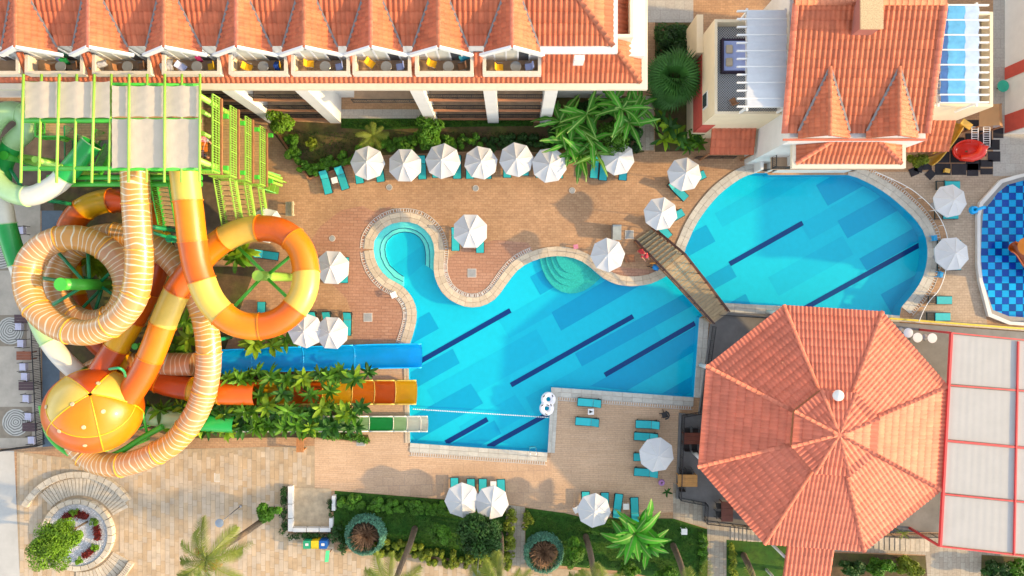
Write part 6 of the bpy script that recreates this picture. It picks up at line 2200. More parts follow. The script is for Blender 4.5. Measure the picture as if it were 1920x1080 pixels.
# pale wall along the left edge and little court with white walls
ws_ = obj('ramp', sheet([p.xy for p in px([(-10, 845), (27, 845), (38, 1090), (-10, 1090)])], 0.03), mat('pale_ramp', (0.44, 0.43, 0.40), rough=0.7, var=0.12, scale=0.5))
tag(ws_, kind='structure')
ct = thing('seating_court', P(585, 955), 'small paved court framed by low white benches and box hedges', 'court')
for (x0, y0, x1, y1) in ((540, 912, 549, 945), (540, 946, 549, 972), (540, 973, 549, 997), (549, 990, 574, 998), (575, 990, 598, 998), (599, 990, 620, 998), (622, 930, 629, 958), (617, 972, 624, 990)):
    a, b = P(x0, y0, 0.45), P(x1, y1, 0.45)
    part('bench_block', M_white, ct, lambda bm: wall_box(bm, a.x, b.x - 0.02, b.y + 0.02, a.y, 0.02, 0.45))
part('floor', mat('court_stone', (0.46, 0.35, 0.22), rough=0.8, var=0.3, scale=1.5), ct, lambda bm: prism(bm, [p.xy for p in px([(549, 914), (622, 916), (617, 990), (549, 990)])], 0.0, 0.036))

# ------------------------------------------------------------------ open air dining on the left edge
strip('dining_terrace', [(-20, 380), (76, 380), (76, 600), (80, 838), (-20, 842)], mat('beige_floor', (0.45, 0.39, 0.31), rough=0.6, var=0.2, scale=0.8), 0.014)
strip('channel', [(78, 395), (118, 395), (118, 600), (104, 836), (80, 838)], mat('blue_grey_channel', (0.10, 0.14, 0.18), rough=0.4, var=0.25, scale=0.9), 0.012)
m = bpy.data.materials.new('pebble_mosaic')
nt, N, L, b = nodes_of(m)
tc = N.new('ShaderNodeTexCoord')
wv = N.new('ShaderNodeTexWave'); wv.wave_type = 'RINGS'; wv.rings_direction = 'Z'; wv.inputs['Scale'].default_value = 1.6; wv.inputs['Distortion'].default_value = 5.0; wv.inputs['Detail'].default_value = 1.5; wv.inputs['Detail Scale'].default_value = 0.8
L.new(tc.outputs['Object'], wv.inputs['Vector'])
rp = N.new('ShaderNodeValToRGB'); rp.color_ramp.elements[0].color = (0.16, 0.15, 0.13, 1); rp.color_ramp.elements[1].color = (0.56, 0.54, 0.48, 1)
L.new(wv.outputs['Fac'], rp.inputs[0]); L.new(rp.outputs[0], b.inputs['Base Color'])
M_mosaic = m
for (x, y, lb) in ((4, 478, 'upper round swirling pebble mosaic in the dining floor'), (20, 620, 'middle round swirling pebble mosaic in the dining floor'), (30, 792, 'lower round swirling pebble mosaic in the dining floor')):
    t = thing('floor_mosaic', P(x, y, 0.0), lb, 'mosaic', world_built=False)
    bm = new_bm(); box(bm, (0, 0, 0.017), (2.7, 2.6, 0.006)); obj('border', bm, mat('mosaic_border', (0.26, 0.21, 0.15), rough=0.7, var=0.2), t)
    bm = new_bm(); lathe(bm, [(0, 0.028), (1.12, 0.028), (1.13, 0.02)], 36); obj('medallion', bm, M_mosaic, t, recalc=True)
M_stripech = mat('lilac_white_weave', (0.62, 0.60, 0.74), rough=0.7, var=0.08)
M_dtab2 = mat('dark_brown_table', (0.08, 0.04, 0.045), rough=0.5, var=0.2)


def armchair_proto():
    t = thing('dining_armchair', (0, 0, 0), '', 'chair', world_built=False)
    for k in range(5):
        bm = new_bm(); box(bm, (0.0, (k - 2) * 0.12, 0.44), (0.72, 0.11, 0.05)); obj('slat', bm, M_stripech, t)
    for k in range(5):
        bm = new_bm(); box(bm, (0.42, (k - 2) * 0.12, 0.72), (0.05, 0.11, 0.5), rot=Matrix.Rotation(0.2, 3, 'Y')); obj('back_slat', bm, M_stripech, t)
    for s in (-1, 1):
        bm = new_bm(); tube(bm, [(0.42, s * 0.34, 0.64), (-0.42, s * 0.34, 0.66), (-0.42, s * 0.34, 0.0)], 0.025, 6); obj('arm', bm, M_iron, t)
        bm = new_bm(); tube(bm, [(0.46, s * 0.34, 0.9), (0.38, s * 0.34, 0.0)], 0.025, 6); obj('leg', bm, M_iron, t)
    return t


ach = armchair_proto(); achu = []
for (x, y, lb) in ((36, 612, 'lilac slatted armchair right of the middle floor mosaic, upper one'), (40, 644, 'lilac slatted armchair right of the middle floor mosaic, lower one'), (44, 688, 'lilac slatted armchair below the red brown table'), (47, 706, 'lilac slatted armchair above the dark square table'),
                   (50, 747, 'lilac slatted armchair below the dark square table'), (54, 781, 'lilac slatted armchair right of the lower floor mosaic'), (60, 825, 'lowest lilac slatted armchair on the left dining terrace'), (40, 432, 'lilac slatted armchair at the top of the left dining terrace')):
    p = P(x, y, 0.5); place(ach, achu, p.x, p.y, 0.014, random.uniform(-0.06, 0.06), lb, 'armchairs on the left dining terrace')
for (x, y, m_, lb) in ((44, 667, mat('mahogany_table', (0.26, 0.075, 0.03), rough=0.4, var=0.15), 'mahogany table between lilac armchairs on the left terrace'), (48, 724, M_dtab2, 'dark brown square table on the left terrace'), (55, 801, M_dtab2, 'dark table right of the lower floor mosaic'), (40, 598, M_dtab2, 'dark table half under the striped slide')):
    dining_table('dining_table', P(x, y, 0.8), 1.2, 0.72, 0.014, m_, lb)
fence_line('terrace_railing', px([(72, 560), (75, 640), (79, 720), (84, 832), (0, 843)]), 'black iron railing round the dining terrace at the left edge', z=0.014)

# ------------------------------------------------------------------ playground
M_rub = mat('black_rubber', (0.020, 0.018, 0.022), rough=0.9, var=0.3, obj_var=0.3)
pgm = thing('rubber_matting', P(1800, 300), 'black rubber safety tiles laid under the playground', 'mat')
rects = [(1753, 282, 28, 24), (1782, 282, 28, 24), (1811, 296, 28, 24), (1753, 307, 30, 22), (1784, 307, 28, 22), (1813, 307, 22, 24), (1836, 300, 26, 14), (1838, 316, 24, 12), (1852, 284, 24, 20), (1828, 274, 22, 20), (1851, 262, 24, 20), (1810, 250, 24, 22), (1836, 245, 24, 30), (1785, 258, 24, 22), (1862, 240, 20, 20), (1808, 225, 28, 22)]
for (x, y, w, h) in rects:
    a, b = P(x, y), P(x + w - 1, y + h - 1)
    part('rubber_tile', M_rub, pgm, lambda bm: box(bm, ((a.x + b.x) / 2, (a.y + b.y) / 2, 0.02), (abs(b.x - a.x), abs(a.y - b.y), 0.036)))
for (x, y, rz, lb) in ((1713, 322, 0.4, 'loose black rubber tile farthest left of the playground, leaning on another'), (1722, 315, -0.3, 'loose black rubber tile second from left near the villa shrub'), (1738, 311, 0.1, 'loose black rubber tile nearest the big matting'), (1744, 327, 0.8, 'loose black rubber tile lowest, turned aslant')):
    o = part('rubber_tile', M_rub, None, lambda bm: box(bm, (0, 0, 0.03), (0.72, 0.66, 0.05)))
    o.location = P(x, y); o.rotation_euler.z = rz
    tag(o, lb, 'mat', 'loose rubber tiles')
pgy = thing('playground_slide', P(1790, 270), 'playground tower with beige roof, white ladders and a red spiral chute', 'playground')
M_redp = mat('red_slide_plastic', (0.72, 0.025, 0.008), rough=0.3, var=0.06, coat=0.4)
M_yelp = mat('yellow_slide_plastic', (0.66, 0.38, 0.05), rough=0.4, var=0.1)
sp = []
for i in range(30):
    t = i / 29
    a = 0.35 + t * 5.0
    r = 26 - 3 * t
    sp.append(P(1818 + math.cos(a) * r * (0.75 if t < 0.6 else 0.6), 283 - math.sin(a) * r * 0.52, 1.7 - 1.2 * t))
bm = new_bm()
fr = frames(sp)
cc = P(1812, 284, 0.5)
lathe(bm, [(0.12, 0.15), (0.75, 0.10), (1.15, 0.30), (1.30, 0.62), (1.38, 0.62), (1.30, 0.30), (1.0, 0.0)], 32, (cc.x, cc.y, 0.35))
for v in bm.verts:
    v.co.y = cc.y + (v.co.y - cc.y) * 0.66
bmesh.ops.recalc_face_normals(bm, faces=bm.faces[:])
obj('red_bowl', bm, M_redp, pgy, smooth=True)
part('red_chute', M_redp, pgy, lambda bm: [None for _ in [tube(bm, [P(1845, 272, 1.7), P(1838, 288, 1.4), P(1822, 296, 1.05), P(1800, 296, 0.8)], [0.36, 0.40, 0.36, 0.25], 12)]])
for (x0, x1) in ((1822, 1834), (1844, 1856)):
    bm = new_bm()
    for x in (x0, x1):
        bar(bm, P(x, 238, 2.2), P(x, 276, 0.1), 0.05)
    for k in range(10):
        s = k / 9
        bar(bm, P(x0, 238, 2.2).lerp(P(x0, 276, 0.1), s), P(x1, 238, 2.2).lerp(P(x1, 276, 0.1), s), 0.04)
    obj('ladder', bm, M_plast, pgy)
hr = [P(1836, 237, 2.6), P(1880, 237, 2.6), P(1878, 195, 2.6), P(1836, 197, 2.6)]
bm = new_bm()
rg0, rg1 = (hr[0] + hr[3]) / 2, (hr[1] + hr[2]) / 2
rg0 = Vector((hr[0].x * 0.28 + hr[1].x * 0.72, hr[0].y, 3.0)); rg1 = Vector((hr[3].x * 0.28 + hr[2].x * 0.72, hr[3].y, 3.0))
poly(bm, [hr[0], rg0, rg1, hr[3]]); poly(bm, [rg0, hr[1], hr[2], rg1])
bmesh.ops.solidify(bm, geom=bm.faces[:], thickness=0.06)
obj('roof', bm, mat('beige_play_roof', (0.62, 0.38, 0.18), rough=0.5, var=0.05), pgy)
for q in hr:
    part('post', M_wood, pgy, lambda bm: bar(bm, (q.x, q.y, 0), (q.x, q.y, 2.58), 0.1))
ysl = [P(1800, 232, 2.0), P(1790, 250, 1.7), P(1772, 275, 1.1), P(1755, 295, 0.5), P(1744, 303, 0.45)]
yp = resample(smooth_path(ysl, 5), 0.3)
ysd = thing('yellow_chute', P(1770, 270), 'straight yellow playground chute beside the orange porch roof', 'playground')
slide_segment('chute', yp, frames(yp), 0.36, M_yelp, ysd, a0=180, a1=360, flange=False)
part('entry_panel', M_yelp, ysd, lambda bm: box(bm, P(1812, 233, 2.2), (0.9, 0.5, 0.12), rz=-0.6))
part('leg', M_metal, ysd, lambda bm: tube(bm, [P(1798, 236, 1.6), (P(1798, 236, 1.6).x, P(1798, 236, 1.6).y, 0)], 0.05, 6))
gs = thing('garden_stool', P(1772, 321), 'small yellow stool on the black rubber matting', 'stool')
p = P(1772, 321)
part('seat', M_yelp, gs, lambda bm: box(bm, (p.x, p.y, 0.3), (0.44, 0.34, 0.06), rz=-0.2))
for sx in (-1, 1):
    part('leg', M_yelp, gs, lambda bm: box(bm, (p.x + sx * 0.15, p.y, 0.155), (0.05, 0.28, 0.23), rz=-0.2))
ub = thing('teal_ball', P(1884, 160, 1.2), 'teal green round plastic table by the right hand building', 'table')
p = P(1884, 160, 0.9)
part('table_top', mat('teal_plastic', (0.02, 0.38, 0.26), rough=0.4), ub, lambda bm: lathe(bm, [(0, 0.74), (0.46, 0.74), (0.49, 0.71), (0, 0.70)], 20, (p.x, p.y, 0)))
part('leg', M_iron, ub, lambda bm: tube(bm, [(p.x, p.y, 0), (p.x, p.y, 0.7)], 0.05, 8))
ub.name = 'round_plastic_table'
ks = thing('paddling_slide', P(1925, 475), 'orange plastic slide standing in the paddling pool', 'water slide')
bm = new_bm()
kp_ = resample(smooth_path([P(1900, 462, 1.3), P(1912, 470, 1.1), P(1925, 490, 0.6), P(1940, 510, 0.2)], 5), 0.25)
slide_segment('chute', kp_, frames(kp_), 0.42, S_orange, ks, a0=180, a1=360, flange=False)
part('hood', S_amber, ks, lambda bm: lathe(bm, [(0, 0.35), (0.4, 0.28), (0.7, 0.05), (0.75, 0)], 20, P(1925, 462, 1.3)), smooth=True)
part('leg', M_plast, ks, lambda bm: tube(bm, [P(1925, 470, 1.3), (P(1925, 470, 1.3).x, P(1925, 470, 1.3).y, -0.42)], 0.06, 8))
tp = thing('water_spout', P(1826, 394), 'sky blue water spout on the rim of the paddling pool', 'spout')
p = P(1824, 394)
part('base', S_blue, tp, lambda bm: lathe(bm, [(0, 0.3), (0.3, 0.28), (0.36, 0.0)], 14, (p.x, p.y, 0.0)))
part('spout', S_blue, tp, lambda bm: tube(bm, [(p.x, p.y, 0.3), (p.x, p.y, 0.7), (p.x + 0.2, p.y + 0.1, 0.85), (p.x + 0.5, p.y + 0.15, 0.75)], 0.13, 8))
# wall with yellow coping between pool terrace and restaurant
yw = thing('terrace_wall', P(1750, 610), 'low wall with yellow edge line above the restaurant terrace', 'wall')
part('wall', M_stone, yw, lambda bm: bar(bm, P(1668, 598, 0.2), P(1930, 618, 0.2), 0.28, 0.4))
part('yellow_cap', mat('yellow_paint', (0.62, 0.50, 0.03), rough=0.6), yw, lambda bm: bar(bm, P(1668, 597, 0.42), P(1930, 617, 0.42), 0.14, 0.03))

# ------------------------------------------------------------------ covers, edging and steps
M_cover = mat('cast_cover', (0.30, 0.31, 0.31), rough=0.6, var=0.2)
for i, (x, y, sh, lb) in enumerate(((730, 351, 'r', 'round grey drain cover below the second hedge parasol'), (892, 353, 'r', 'round grey drain cover below the fourth hedge parasol'), (1073, 357, 'r', 'round grey drain cover below the banana plants'), (548, 430, 'r', 'round drain cover right of the orange loop top'),
                                    (623, 447, 'r', 'small round drain cover inside the brick arc'), (885, 512, 's', 'grey square cover below the lone parasol'), (690, 595, 's', 'grey square cover left of the cove neck'), (1180, 440, 's', 'grey square cover beside the footbridge foot'), (410, 895, 's', 'pale square cover in the stone plaza'), (677, 828, 's', 'dark framed grate at the corner of the splash deck'))):
    t = thing('drain_cover', P(x, y), lb, 'drain cover', world_built=False)
    bm = new_bm()
    if sh == 'r':
        lathe(bm, [(0, 0.03), (0.20, 0.03), (0.22, 0.0)], 20)
    else:
        box(bm, (0, 0, 0.02), (0.62, 0.62, 0.03))
    obj('plate', bm, M_cover if i != 8 else M_stone, t, recalc=True)
    bm = new_bm()
    if sh == 'r':
        tube(bm, [(math.cos(a) * 0.24, math.sin(a) * 0.24, 0.015) for a in [2 * math.pi * k / 20 for k in range(20)]], 0.02, 5, closed=True)
    else:
        for s in (-1, 1):
            box(bm, (s * 0.34, 0, 0.018), (0.04, 0.72, 0.03)); box(bm, (0, s * 0.34, 0.018), (0.64, 0.04, 0.03))
    obj('rim', bm, M_grate, t)
ed = thing('garden_edging', P(580, 335), 'dark brick edging round the brown garden by the hedge', 'edging')
ep = px([(512, 238), (548, 290), (580, 336), (640, 316), (690, 296)])
for a, b in zip(ep, ep[1:]):
    k = max(1, int((b - a).length / 0.5))
    for i in range(k):
        q0, q1 = a.lerp(b, (i + 0.03) / k), a.lerp(b, (i + 0.97) / k)
        part('brick', M_terra_edge, ed, lambda bm: bar(bm, q0 + Vector((0, 0, 0.08)), q1 + Vector((0, 0, 0.08)), 0.16, 0.16))
for (x0, x1, y0, y1, n_, lb) in ((1370, 1436, 986, 1012, 9, 'grey concrete steps at the lower left of the octagonal roof'), (1638, 1742, 1006, 1030, 11, 'stone steps below the octagonal roof near the canopy')):
    t = thing('garden_steps', P((x0 + x1) / 2, (y0 + y1) / 2), lb, 'steps')
    for i in range(n_):
        a, b = P(x0 + (x1 - x0) * (i + 0.06) / n_, y1 + 4 * i / n_), P(x0 + (x1 - x0) * (i + 0.94) / n_, y0 + 4 * i / n_)
        part('step', M_stone, t, lambda bm: wall_box(bm, a.x, b.x, a.y, b.y, 0.02, 0.06 + 0.03 * min(i, n_ - i)))
# ------------------------------------------------------------------ gardens and planting
strip('garden_bed', [(500, 225), (640, 232), (1030, 230), (1035, 180), (1212, 180), (1208, 285), (1130, 300), (1060, 300), (1040, 287), (930, 282), (830, 286), (700, 292), (600, 330), (578, 335), (505, 240)], M_soil, 0.006)
strip('garden_grass', [(640, 222), (860, 222), (1000, 224), (1000, 236), (850, 238), (700, 244), (640, 240)], M_lawn, 0.012)
strip('garden_path', [(1202, 180), (1226, 180), (1226, 282), (1196, 282)], M_pathstone, 0.010)
strip('courtyard', [(1212, -30), (1300, -30), (1300, 42), (1212, 42)], M_road, 0.010)
strip('courtyard', [(1862, -30), (1990, -30), (1990, 330), (1862, 330)], M_road, 0.010)
strip('garden_bed', [(1228, 42), (1300, 42), (1320, 282), (1228, 285)], M_soil, 0.008)
strip('lawn', [(628, 920), (840, 937), (965, 948), (962, 1045), (905, 1054), (800, 1042), (700, 1034), (640, 1018), (624, 1000)], M_lawn, 0.020)
strip('lawn', [(985, 952), (1060, 962), (1100, 972), (1262, 972), (1326, 992), (1326, 1110), (1180, 1072), (1000, 1056), (985, 1040)], M_lawn, 0.020)
strip('garden_path', [(948, 946), (984, 950), (984, 1062), (950, 1058)], M_pathstone, 0.022)
strip('garden_path', [(1262, 905), (1330, 940), (1400, 985), (1500, 1000), (1640, 1005), (1760, 1002), (1920, 1045), (1920, 1100), (1740, 1100), (1735, 1040), (1480, 1030), (1380, 1010), (1362, 1100), (1328, 1100), (1326, 990), (1262, 972)], M_pathstone, 0.018)
strip('lawn', [(1362, 1012), (1480, 1018), (1480, 1110), (1362, 1110)], M_lawn, 0.024)
strip('garden_bed', [(1558, 1036), (1735, 1042), (1738, 1110), (1555, 1110)], M_soil, 0.024)
strip('garden_bed', [(1840, 1040), (1990, 1050), (1990, 1110), (1838, 1110)], M_soil, 0.024)
strip('planting_strip', [(250, 690), (690, 690), (700, 830), (590, 820), (330, 822), (270, 800)], M_soil, 0.010)
strip('planting_strip', [(95, 330), (300, 345), (330, 470), (400, 500), (480, 500), (420, 660), (250, 690), (110, 690), (110, 480)], M_soil, 0.008)

strip('tower_shade_ground', [(-20, 190), (380, 190), (470, 350), (465, 440), (330, 455), (100, 420), (78, 395), (-20, 380)], mat('tower_shade_brown', (0.14, 0.105, 0.075), rough=0.95, var=0.4, scale=0.9), 0.004)  # dark brown sheet stands in for the shade below the tower
strip('entrance_path', [(640, 205), (800, 205), (812, 226), (640, 226)], M_road, 0.010)
LEAF = dict(rough=0.55, var=0.25, scale=1.5, spec=0.3, trans=0.30)
L_ban = mat('banana_leaf', (0.050, 0.24, 0.012), obj_var=0.35, **LEAF)
L_ban2 = mat('banana_leaf_sun_tint', (0.10, 0.26, 0.012), obj_var=0.3, **LEAF)  # yellower copy of the banana leaf with sunlight put into its colour
L_rib = mat('leaf_midrib', (0.16, 0.30, 0.05), rough=0.6, var=0.1)
L_shrub = mat('shrub_leaf', (0.085, 0.22, 0.010), obj_var=0.45, **LEAF)
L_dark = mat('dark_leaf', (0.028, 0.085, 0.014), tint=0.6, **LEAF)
L_mid = mat('mid_leaf', (0.075, 0.20, 0.012), tint=0.6, **LEAF)
L_lime = mat('lime_leaf', (0.13, 0.26, 0.012), tint=0.55, **LEAF)
L_yel = mat('yellow_green_leaf', (0.17, 0.22, 0.014), tint=0.55, **LEAF)
L_blue = mat('blue_green_leaf', (0.10, 0.26, 0.17), tint=0.45, **LEAF)
L_palm = mat('palm_leaflet', (0.20, 0.25, 0.035), obj_var=0.3, **LEAF)
L_fan = mat('fan_palm_leaflet', (0.045, 0.15, 0.025), obj_var=0.35, **LEAF)
L_red = mat('red_leaf', (0.17, 0.018, 0.012), tint=0.5, **LEAF)
L_fruit = mat('orange_dates', (0.50, 0.19, 0.015), rough=0.7, tint=0.4)
M_bark = mat('bark', (0.12, 0.085, 0.055), rough=0.9, var=0.35, scale=5, bump=0.6, bscale=14)
M_twig = mat('dry_twig', (0.30, 0.17, 0.09), rough=0.9, var=0.35, scale=6)


def leaf_mesh(name, L_, W_, m, droop=0.35, n=8, torn=0.0, m2=None, fold=0.12, curve=0.0):
    """a blade from the origin along +X, folded on its midrib and drooping; torn edges leave slits"""
    bm = new_bm()
    rows = []
    for i in range(n + 1):
        t = i / n
        w = W_ * 0.5 * (math.sin(math.pi * min(1, t * 0.94 + 0.06)) ** 0.65) * (1 - 0.15 * t)
        if i == n:
            w = 0.004
        x = L_ * t * (1 - 0.12 * droop * t)
        z = L_ * (0.22 * t - droop * t * t)
        jag = 1 + (torn * random.uniform(-1, 0.3) if 0 < i < n else 0)
        jag2 = 1 + (torn * random.uniform(-1, 0.3) if 0 < i < n else 0)
        yo = curve * L_ * t * t
        rows.append((bm.verts.new((x, yo - w * jag, z + w * fold * 2)), bm.verts.new((x, yo, z)), bm.verts.new((x, yo + w * jag2, z + w * fold * 2))))
    for a, b in zip(rows, rows[1:]):
        bm.faces.new((a[0], b[0], b[1], a[1])); bm.faces.new((a[1], b[1], b[2], a[2]))
    if m2 is not None:
        for a, b in zip(rows, rows[1:]):
            p, q = a[1].co + Vector((0, 0, 0.012)), b[1].co + Vector((0, 0, 0.012))
            vs = [bm.verts.new(p + Vector((0, -0.022, 0))), bm.verts.new(q + Vector((0, -0.018, 0))), bm.verts.new(q + Vector((0, 0.018, 0))), bm.verts.new(p + Vector((0, 0.022, 0)))]
            bm.faces.new(vs).material_index = 1
    bmesh.ops.recalc_face_normals(bm, faces=bm.faces[:])
    return mesh_of(bm, name, [m, m2] if m2 is not None else m, smooth=True)


BAN = [leaf_mesh('leaf', 1.0, w_, L_ban, d, 12, 0.45, L_rib, curve=c_) for d, w_, c_ in ((0.25, 0.27, 0.1), (0.45, 0.23, -0.15), (0.6, 0.29, 0.18), (0.8, 0.25, -0.1), (0.95, 0.28, 0.05), (0.4, 0.22, 0.22))]
BAN2 = [leaf_mesh('leaf', 1.0, 0.19, L_ban2, d, 10, 0.35, L_rib) for d in (0.3, 0.5)]
SHR = [leaf_mesh('leaf', 1.0, 0.30, L_shrub, d, 6, 0.08) for d in (0.2, 0.4, 0.6)]
SHR2 = [leaf_mesh('leaf', 1.0, 0.36, mat('glossy_lime_leaf', (0.19, 0.32, 0.012), obj_var=0.4, **LEAF), d, 6, 0.05) for d in (0.2, 0.5)]
SHR3 = [leaf_mesh('leaf', 1.0, 0.34, mat('deep_green_leaf', (0.030, 0.115, 0.012), obj_var=0.4, **LEAF), d, 6, 0.05) for d in (0.2, 0.5)]


def rosette(t, c, meshes, n, length, h, tilt=(0.1, 0.9), stem_r=0.06, stem_m=None, spread=0.0, lean=(0, 0)):
    """a stem with leaves fanned round its top"""
    top = Vector((c.x + lean[0], c.y + lean[1], c.z + h))
    if stem_r:
        part('stem', stem_m or L_rib, t, lambda bm: tube(bm, [(c.x, c.y, c.z), top], [stem_r, stem_r * 0.7], 6))
    a = random.uniform(0, 6.28)
    for k in range(n):
        a += 2.39996 + random.uniform(-0.3, 0.3)
        el = random.uniform(*tilt)
        s = length * random.uniform(0.7, 1.1)
        o = link('leaf', random.choice(meshes), t)
        o.location = top - Vector((0, 0, random.uniform(0, 0.25 * h) if spread else 0))
        o.rotation_mode = 'XYZ'
        o.rotation_euler = (random.uniform(-0.55, 0.55), -el, a)
        o.scale = (s, s * random.uniform(0.8, 1.15), s)


def plant(name, label, cat, pts, meshes, n, length, tilt=(0.1, 0.9), stem_r=0.05, group=None, spread=0.0):
    """pts: list of (px x, px y, height)"""
    x, y, h = pts[0]
    b = P(x, y, h * 0.6); b.z = 0
    t = thing(name, b, label, cat, group)
    for (x, y, h) in pts:
        c = P(x, y, h); c.z = 0.0
        rosette(t, c, meshes, n, length, h, tilt, stem_r, spread=spread)
    return t


random.seed(11)
plant('banana_plant', 'large banana clump right of the last hedge parasol, spreading huge leaves', 'banana plant', [(1075, 235, 2.8), (1100, 215, 3.6), (1065, 265, 2.2), (1110, 262, 2.6), (1088, 290, 2.0), (1050, 228, 2.4)], BAN + BAN2[:1], 10, 2.3, (0.0, 0.7), 0.12)
plant('banana_plant', 'tall banana clump under the hotel gutter corner', 'banana plant', [(1165, 205, 4.2), (1180, 230, 3.4), (1150, 190, 3.4), (1195, 200, 3.0)], BAN + BAN2[:1], 9, 2.5, (0.0, 0.7), 0.12)
plant('banana_plant', 'sunlit young banana plant hanging over the parasol loungers', 'banana plant', [(1092, 290, 2.0), (1118, 288, 2.6)], BAN2, 8, 2.1, (-0.35, 0.4), 0.08)
plant('banana_plant', 'bright green banana plant on the lower lawn beside the parasol', 'banana plant', [(1190, 1000, 3.0), (1205, 985, 2.4), (1176, 1012, 2.0), (1215, 1020, 1.8)], [leaf_mesh('leaf', 1.0, 0.34, mat('bright_banana_leaf', (0.055, 0.30, 0.015), obj_var=0.25, **LEAF), d, 12, 0.25, L_rib, curve=c_) for d, c_ in ((0.25, 0.12), (0.45, -0.15), (0.7, 0.2), (0.9, -0.05))], 10, 2.2, (0.0, 0.8), 0.12)
plant('tropical_shrub', 'leafy tropical shrub below the fan palm left of the porch', 'shrub', [(1255, 240, 1.8), (1245, 262, 1.4), (1268, 255, 1.6), (1240, 225, 1.8)], SHR2 + SHR3, 10, 1.2, (-0.1, 0.8), 0.05)
plant('tropical_shrub', 'dense green shrub beside the small red porch', 'shrub', [(1296, 262, 1.2), (1310, 270, 1.1), (1290, 276, 1.0), (1306, 250, 1.3), (1280, 268, 1.1)], SHR3 + SHR, 12, 0.9, (-0.1, 0.8), 0.04)
# planting between the slide exits
k = 0
for row, (y0, ys, xs) in enumerate(((706, 9, range(420, 690, 22)), (738, 6, range(445, 660, 44)), (770, 9, range(280, 690, 20)), (798, 8, range(330, 690, 20)))):
    for x in xs:
        yy = y0 + random.uniform(-ys, ys)
        xx = x + random.uniform(-7, 7)
        kk = list(xs).index(x) + 1
        od = f'{kk}{"th" if 10 <= kk % 100 <= 20 else {1: "st", 2: "nd", 3: "rd"}.get(kk % 10, "th")} from the left'
        if row == 1 and xx > 645:
            continue
        ms = random.choice((SHR, SHR, SHR2, SHR3, SHR2 + SHR3))
        nm = ('upper', 'middle', 'inner', 'outer')[row]
        plant('tropical_shrub', ('broad leaved shrub just below the blue slide, ', 'broad leaved shrub leaning over the orange exit slide, ', 'broad leaved shrub between orange and green exit slides, ', 'broad leaved shrub overhanging the green slide, ')[row] + od,
              'shrub', [(xx, yy, random.uniform(1.9, 3.0) if row != 3 else random.uniform(1.3, 1.9))], ms, random.randint(15, 20), random.uniform(0.85, 1.25), (-0.4, 0.9), 0.06, group=('shrubs below the blue slide', 'shrubs over the orange slide', 'shrubs between the slides', 'shrubs over the green slide')[row], spread=1)
for (x, y, h, lb) in ((440, 485, 2.2, 'leafy shrub inside the orange loop beside the column'), (425, 470, 2.2, 'leafy shrub under the left rim of the orange loop'), (455, 470, 2.0, 'leafy shrub inside the orange loop near its top'), (168, 488, 2.2, 'leafy shrub inside the striped slide coil'), (185, 500, 1.8, 'smaller leafy shrub inside the striped slide coil'),
                      (345, 605, 2.4, 'leafy shrub left of the striped tube, upper one'), (352, 635, 2.4, 'leafy shrub left of the striped tube, middle one'), (330, 655, 2.0, 'leafy shrub left of the striped tube, lower one'), (478, 645, 1.6, 'rounded shrub at the foot of the orange loop'), (535, 637, 1.8, 'bright shrub between the orange loop and the blue slide'), (510, 645, 1.4, 'leafy shrub just above the middle of the blue slide'),
                      (275, 345, 2.2, 'leafy shrub behind the striped tube below the tower'), (268, 372, 2.0, 'leafy shrub squeezed between two tubes below the tower')):
    plant('tropical_shrub', lb, 'shrub', [(x, y, h)], random.choice((SHR, SHR2)), 15, 1.35, (-0.3, 0.8), 0.06, spread=1)


def foliage(bm, c, rad, n, size, clumps=14, seed=0, flat=0.75):
    """leaf-sized faces on many small clumps through the crown's volume, light and dark clumps"""
    rnd = random.Random(seed)
    cl = []
    for k in range(clumps):
        d = Vector((rnd.gauss(0, 1), rnd.gauss(0, 1), rnd.gauss(0, 0.8))).normalized()
        r = rnd.uniform(0.35, 0.85)
        cl.append((Vector((c[0] + d.x * rad[0] * r, c[1] + d.y * rad[1] * r, c[2] + d.z * rad[2] * r)), rnd.uniform(0.28, 0.46), rnd.random()))
    lay = bm.faces.layers.float['tint']
    for i in range(n):
        cc, cr, ct = rnd.choice(cl)
        d = Vector((rnd.gauss(0, 1), rnd.gauss(0, 1), rnd.gauss(0.15, 1))).normalized()
        rr = cr * rnd.uniform(0.75, 1.05)
        p = cc + Vector((d.x * rad[0] * rr, d.y * rad[1] * rr, d.z * rad[2] * rr))
        if p.z < 0.03:
            p.z = 0.03 + rnd.random() * 0.1
        nn = (d + Vector((rnd.gauss(0, 0.5), rnd.gauss(0, 0.5), rnd.gauss(0.3, 0.5)))).normalized()
        u = nn.orthogonal().normalized()
        u = Matrix.Rotation(rnd.uniform(0, 6.28), 3, nn) @ u
        v = nn.cross(u)
        s = size * rnd.uniform(0.6, 1.3)
        f = bm.faces.new([bm.verts.new(p + u * s), bm.verts.new(p + v * s * 0.45 + nn * s * 0.12), bm.verts.new(p - u * s), bm.verts.new(p - v * s * 0.45 + nn * s * 0.12)])
        f[lay] = max(0, min(1, 0.55 * ct + 0.45 * rnd.random()))


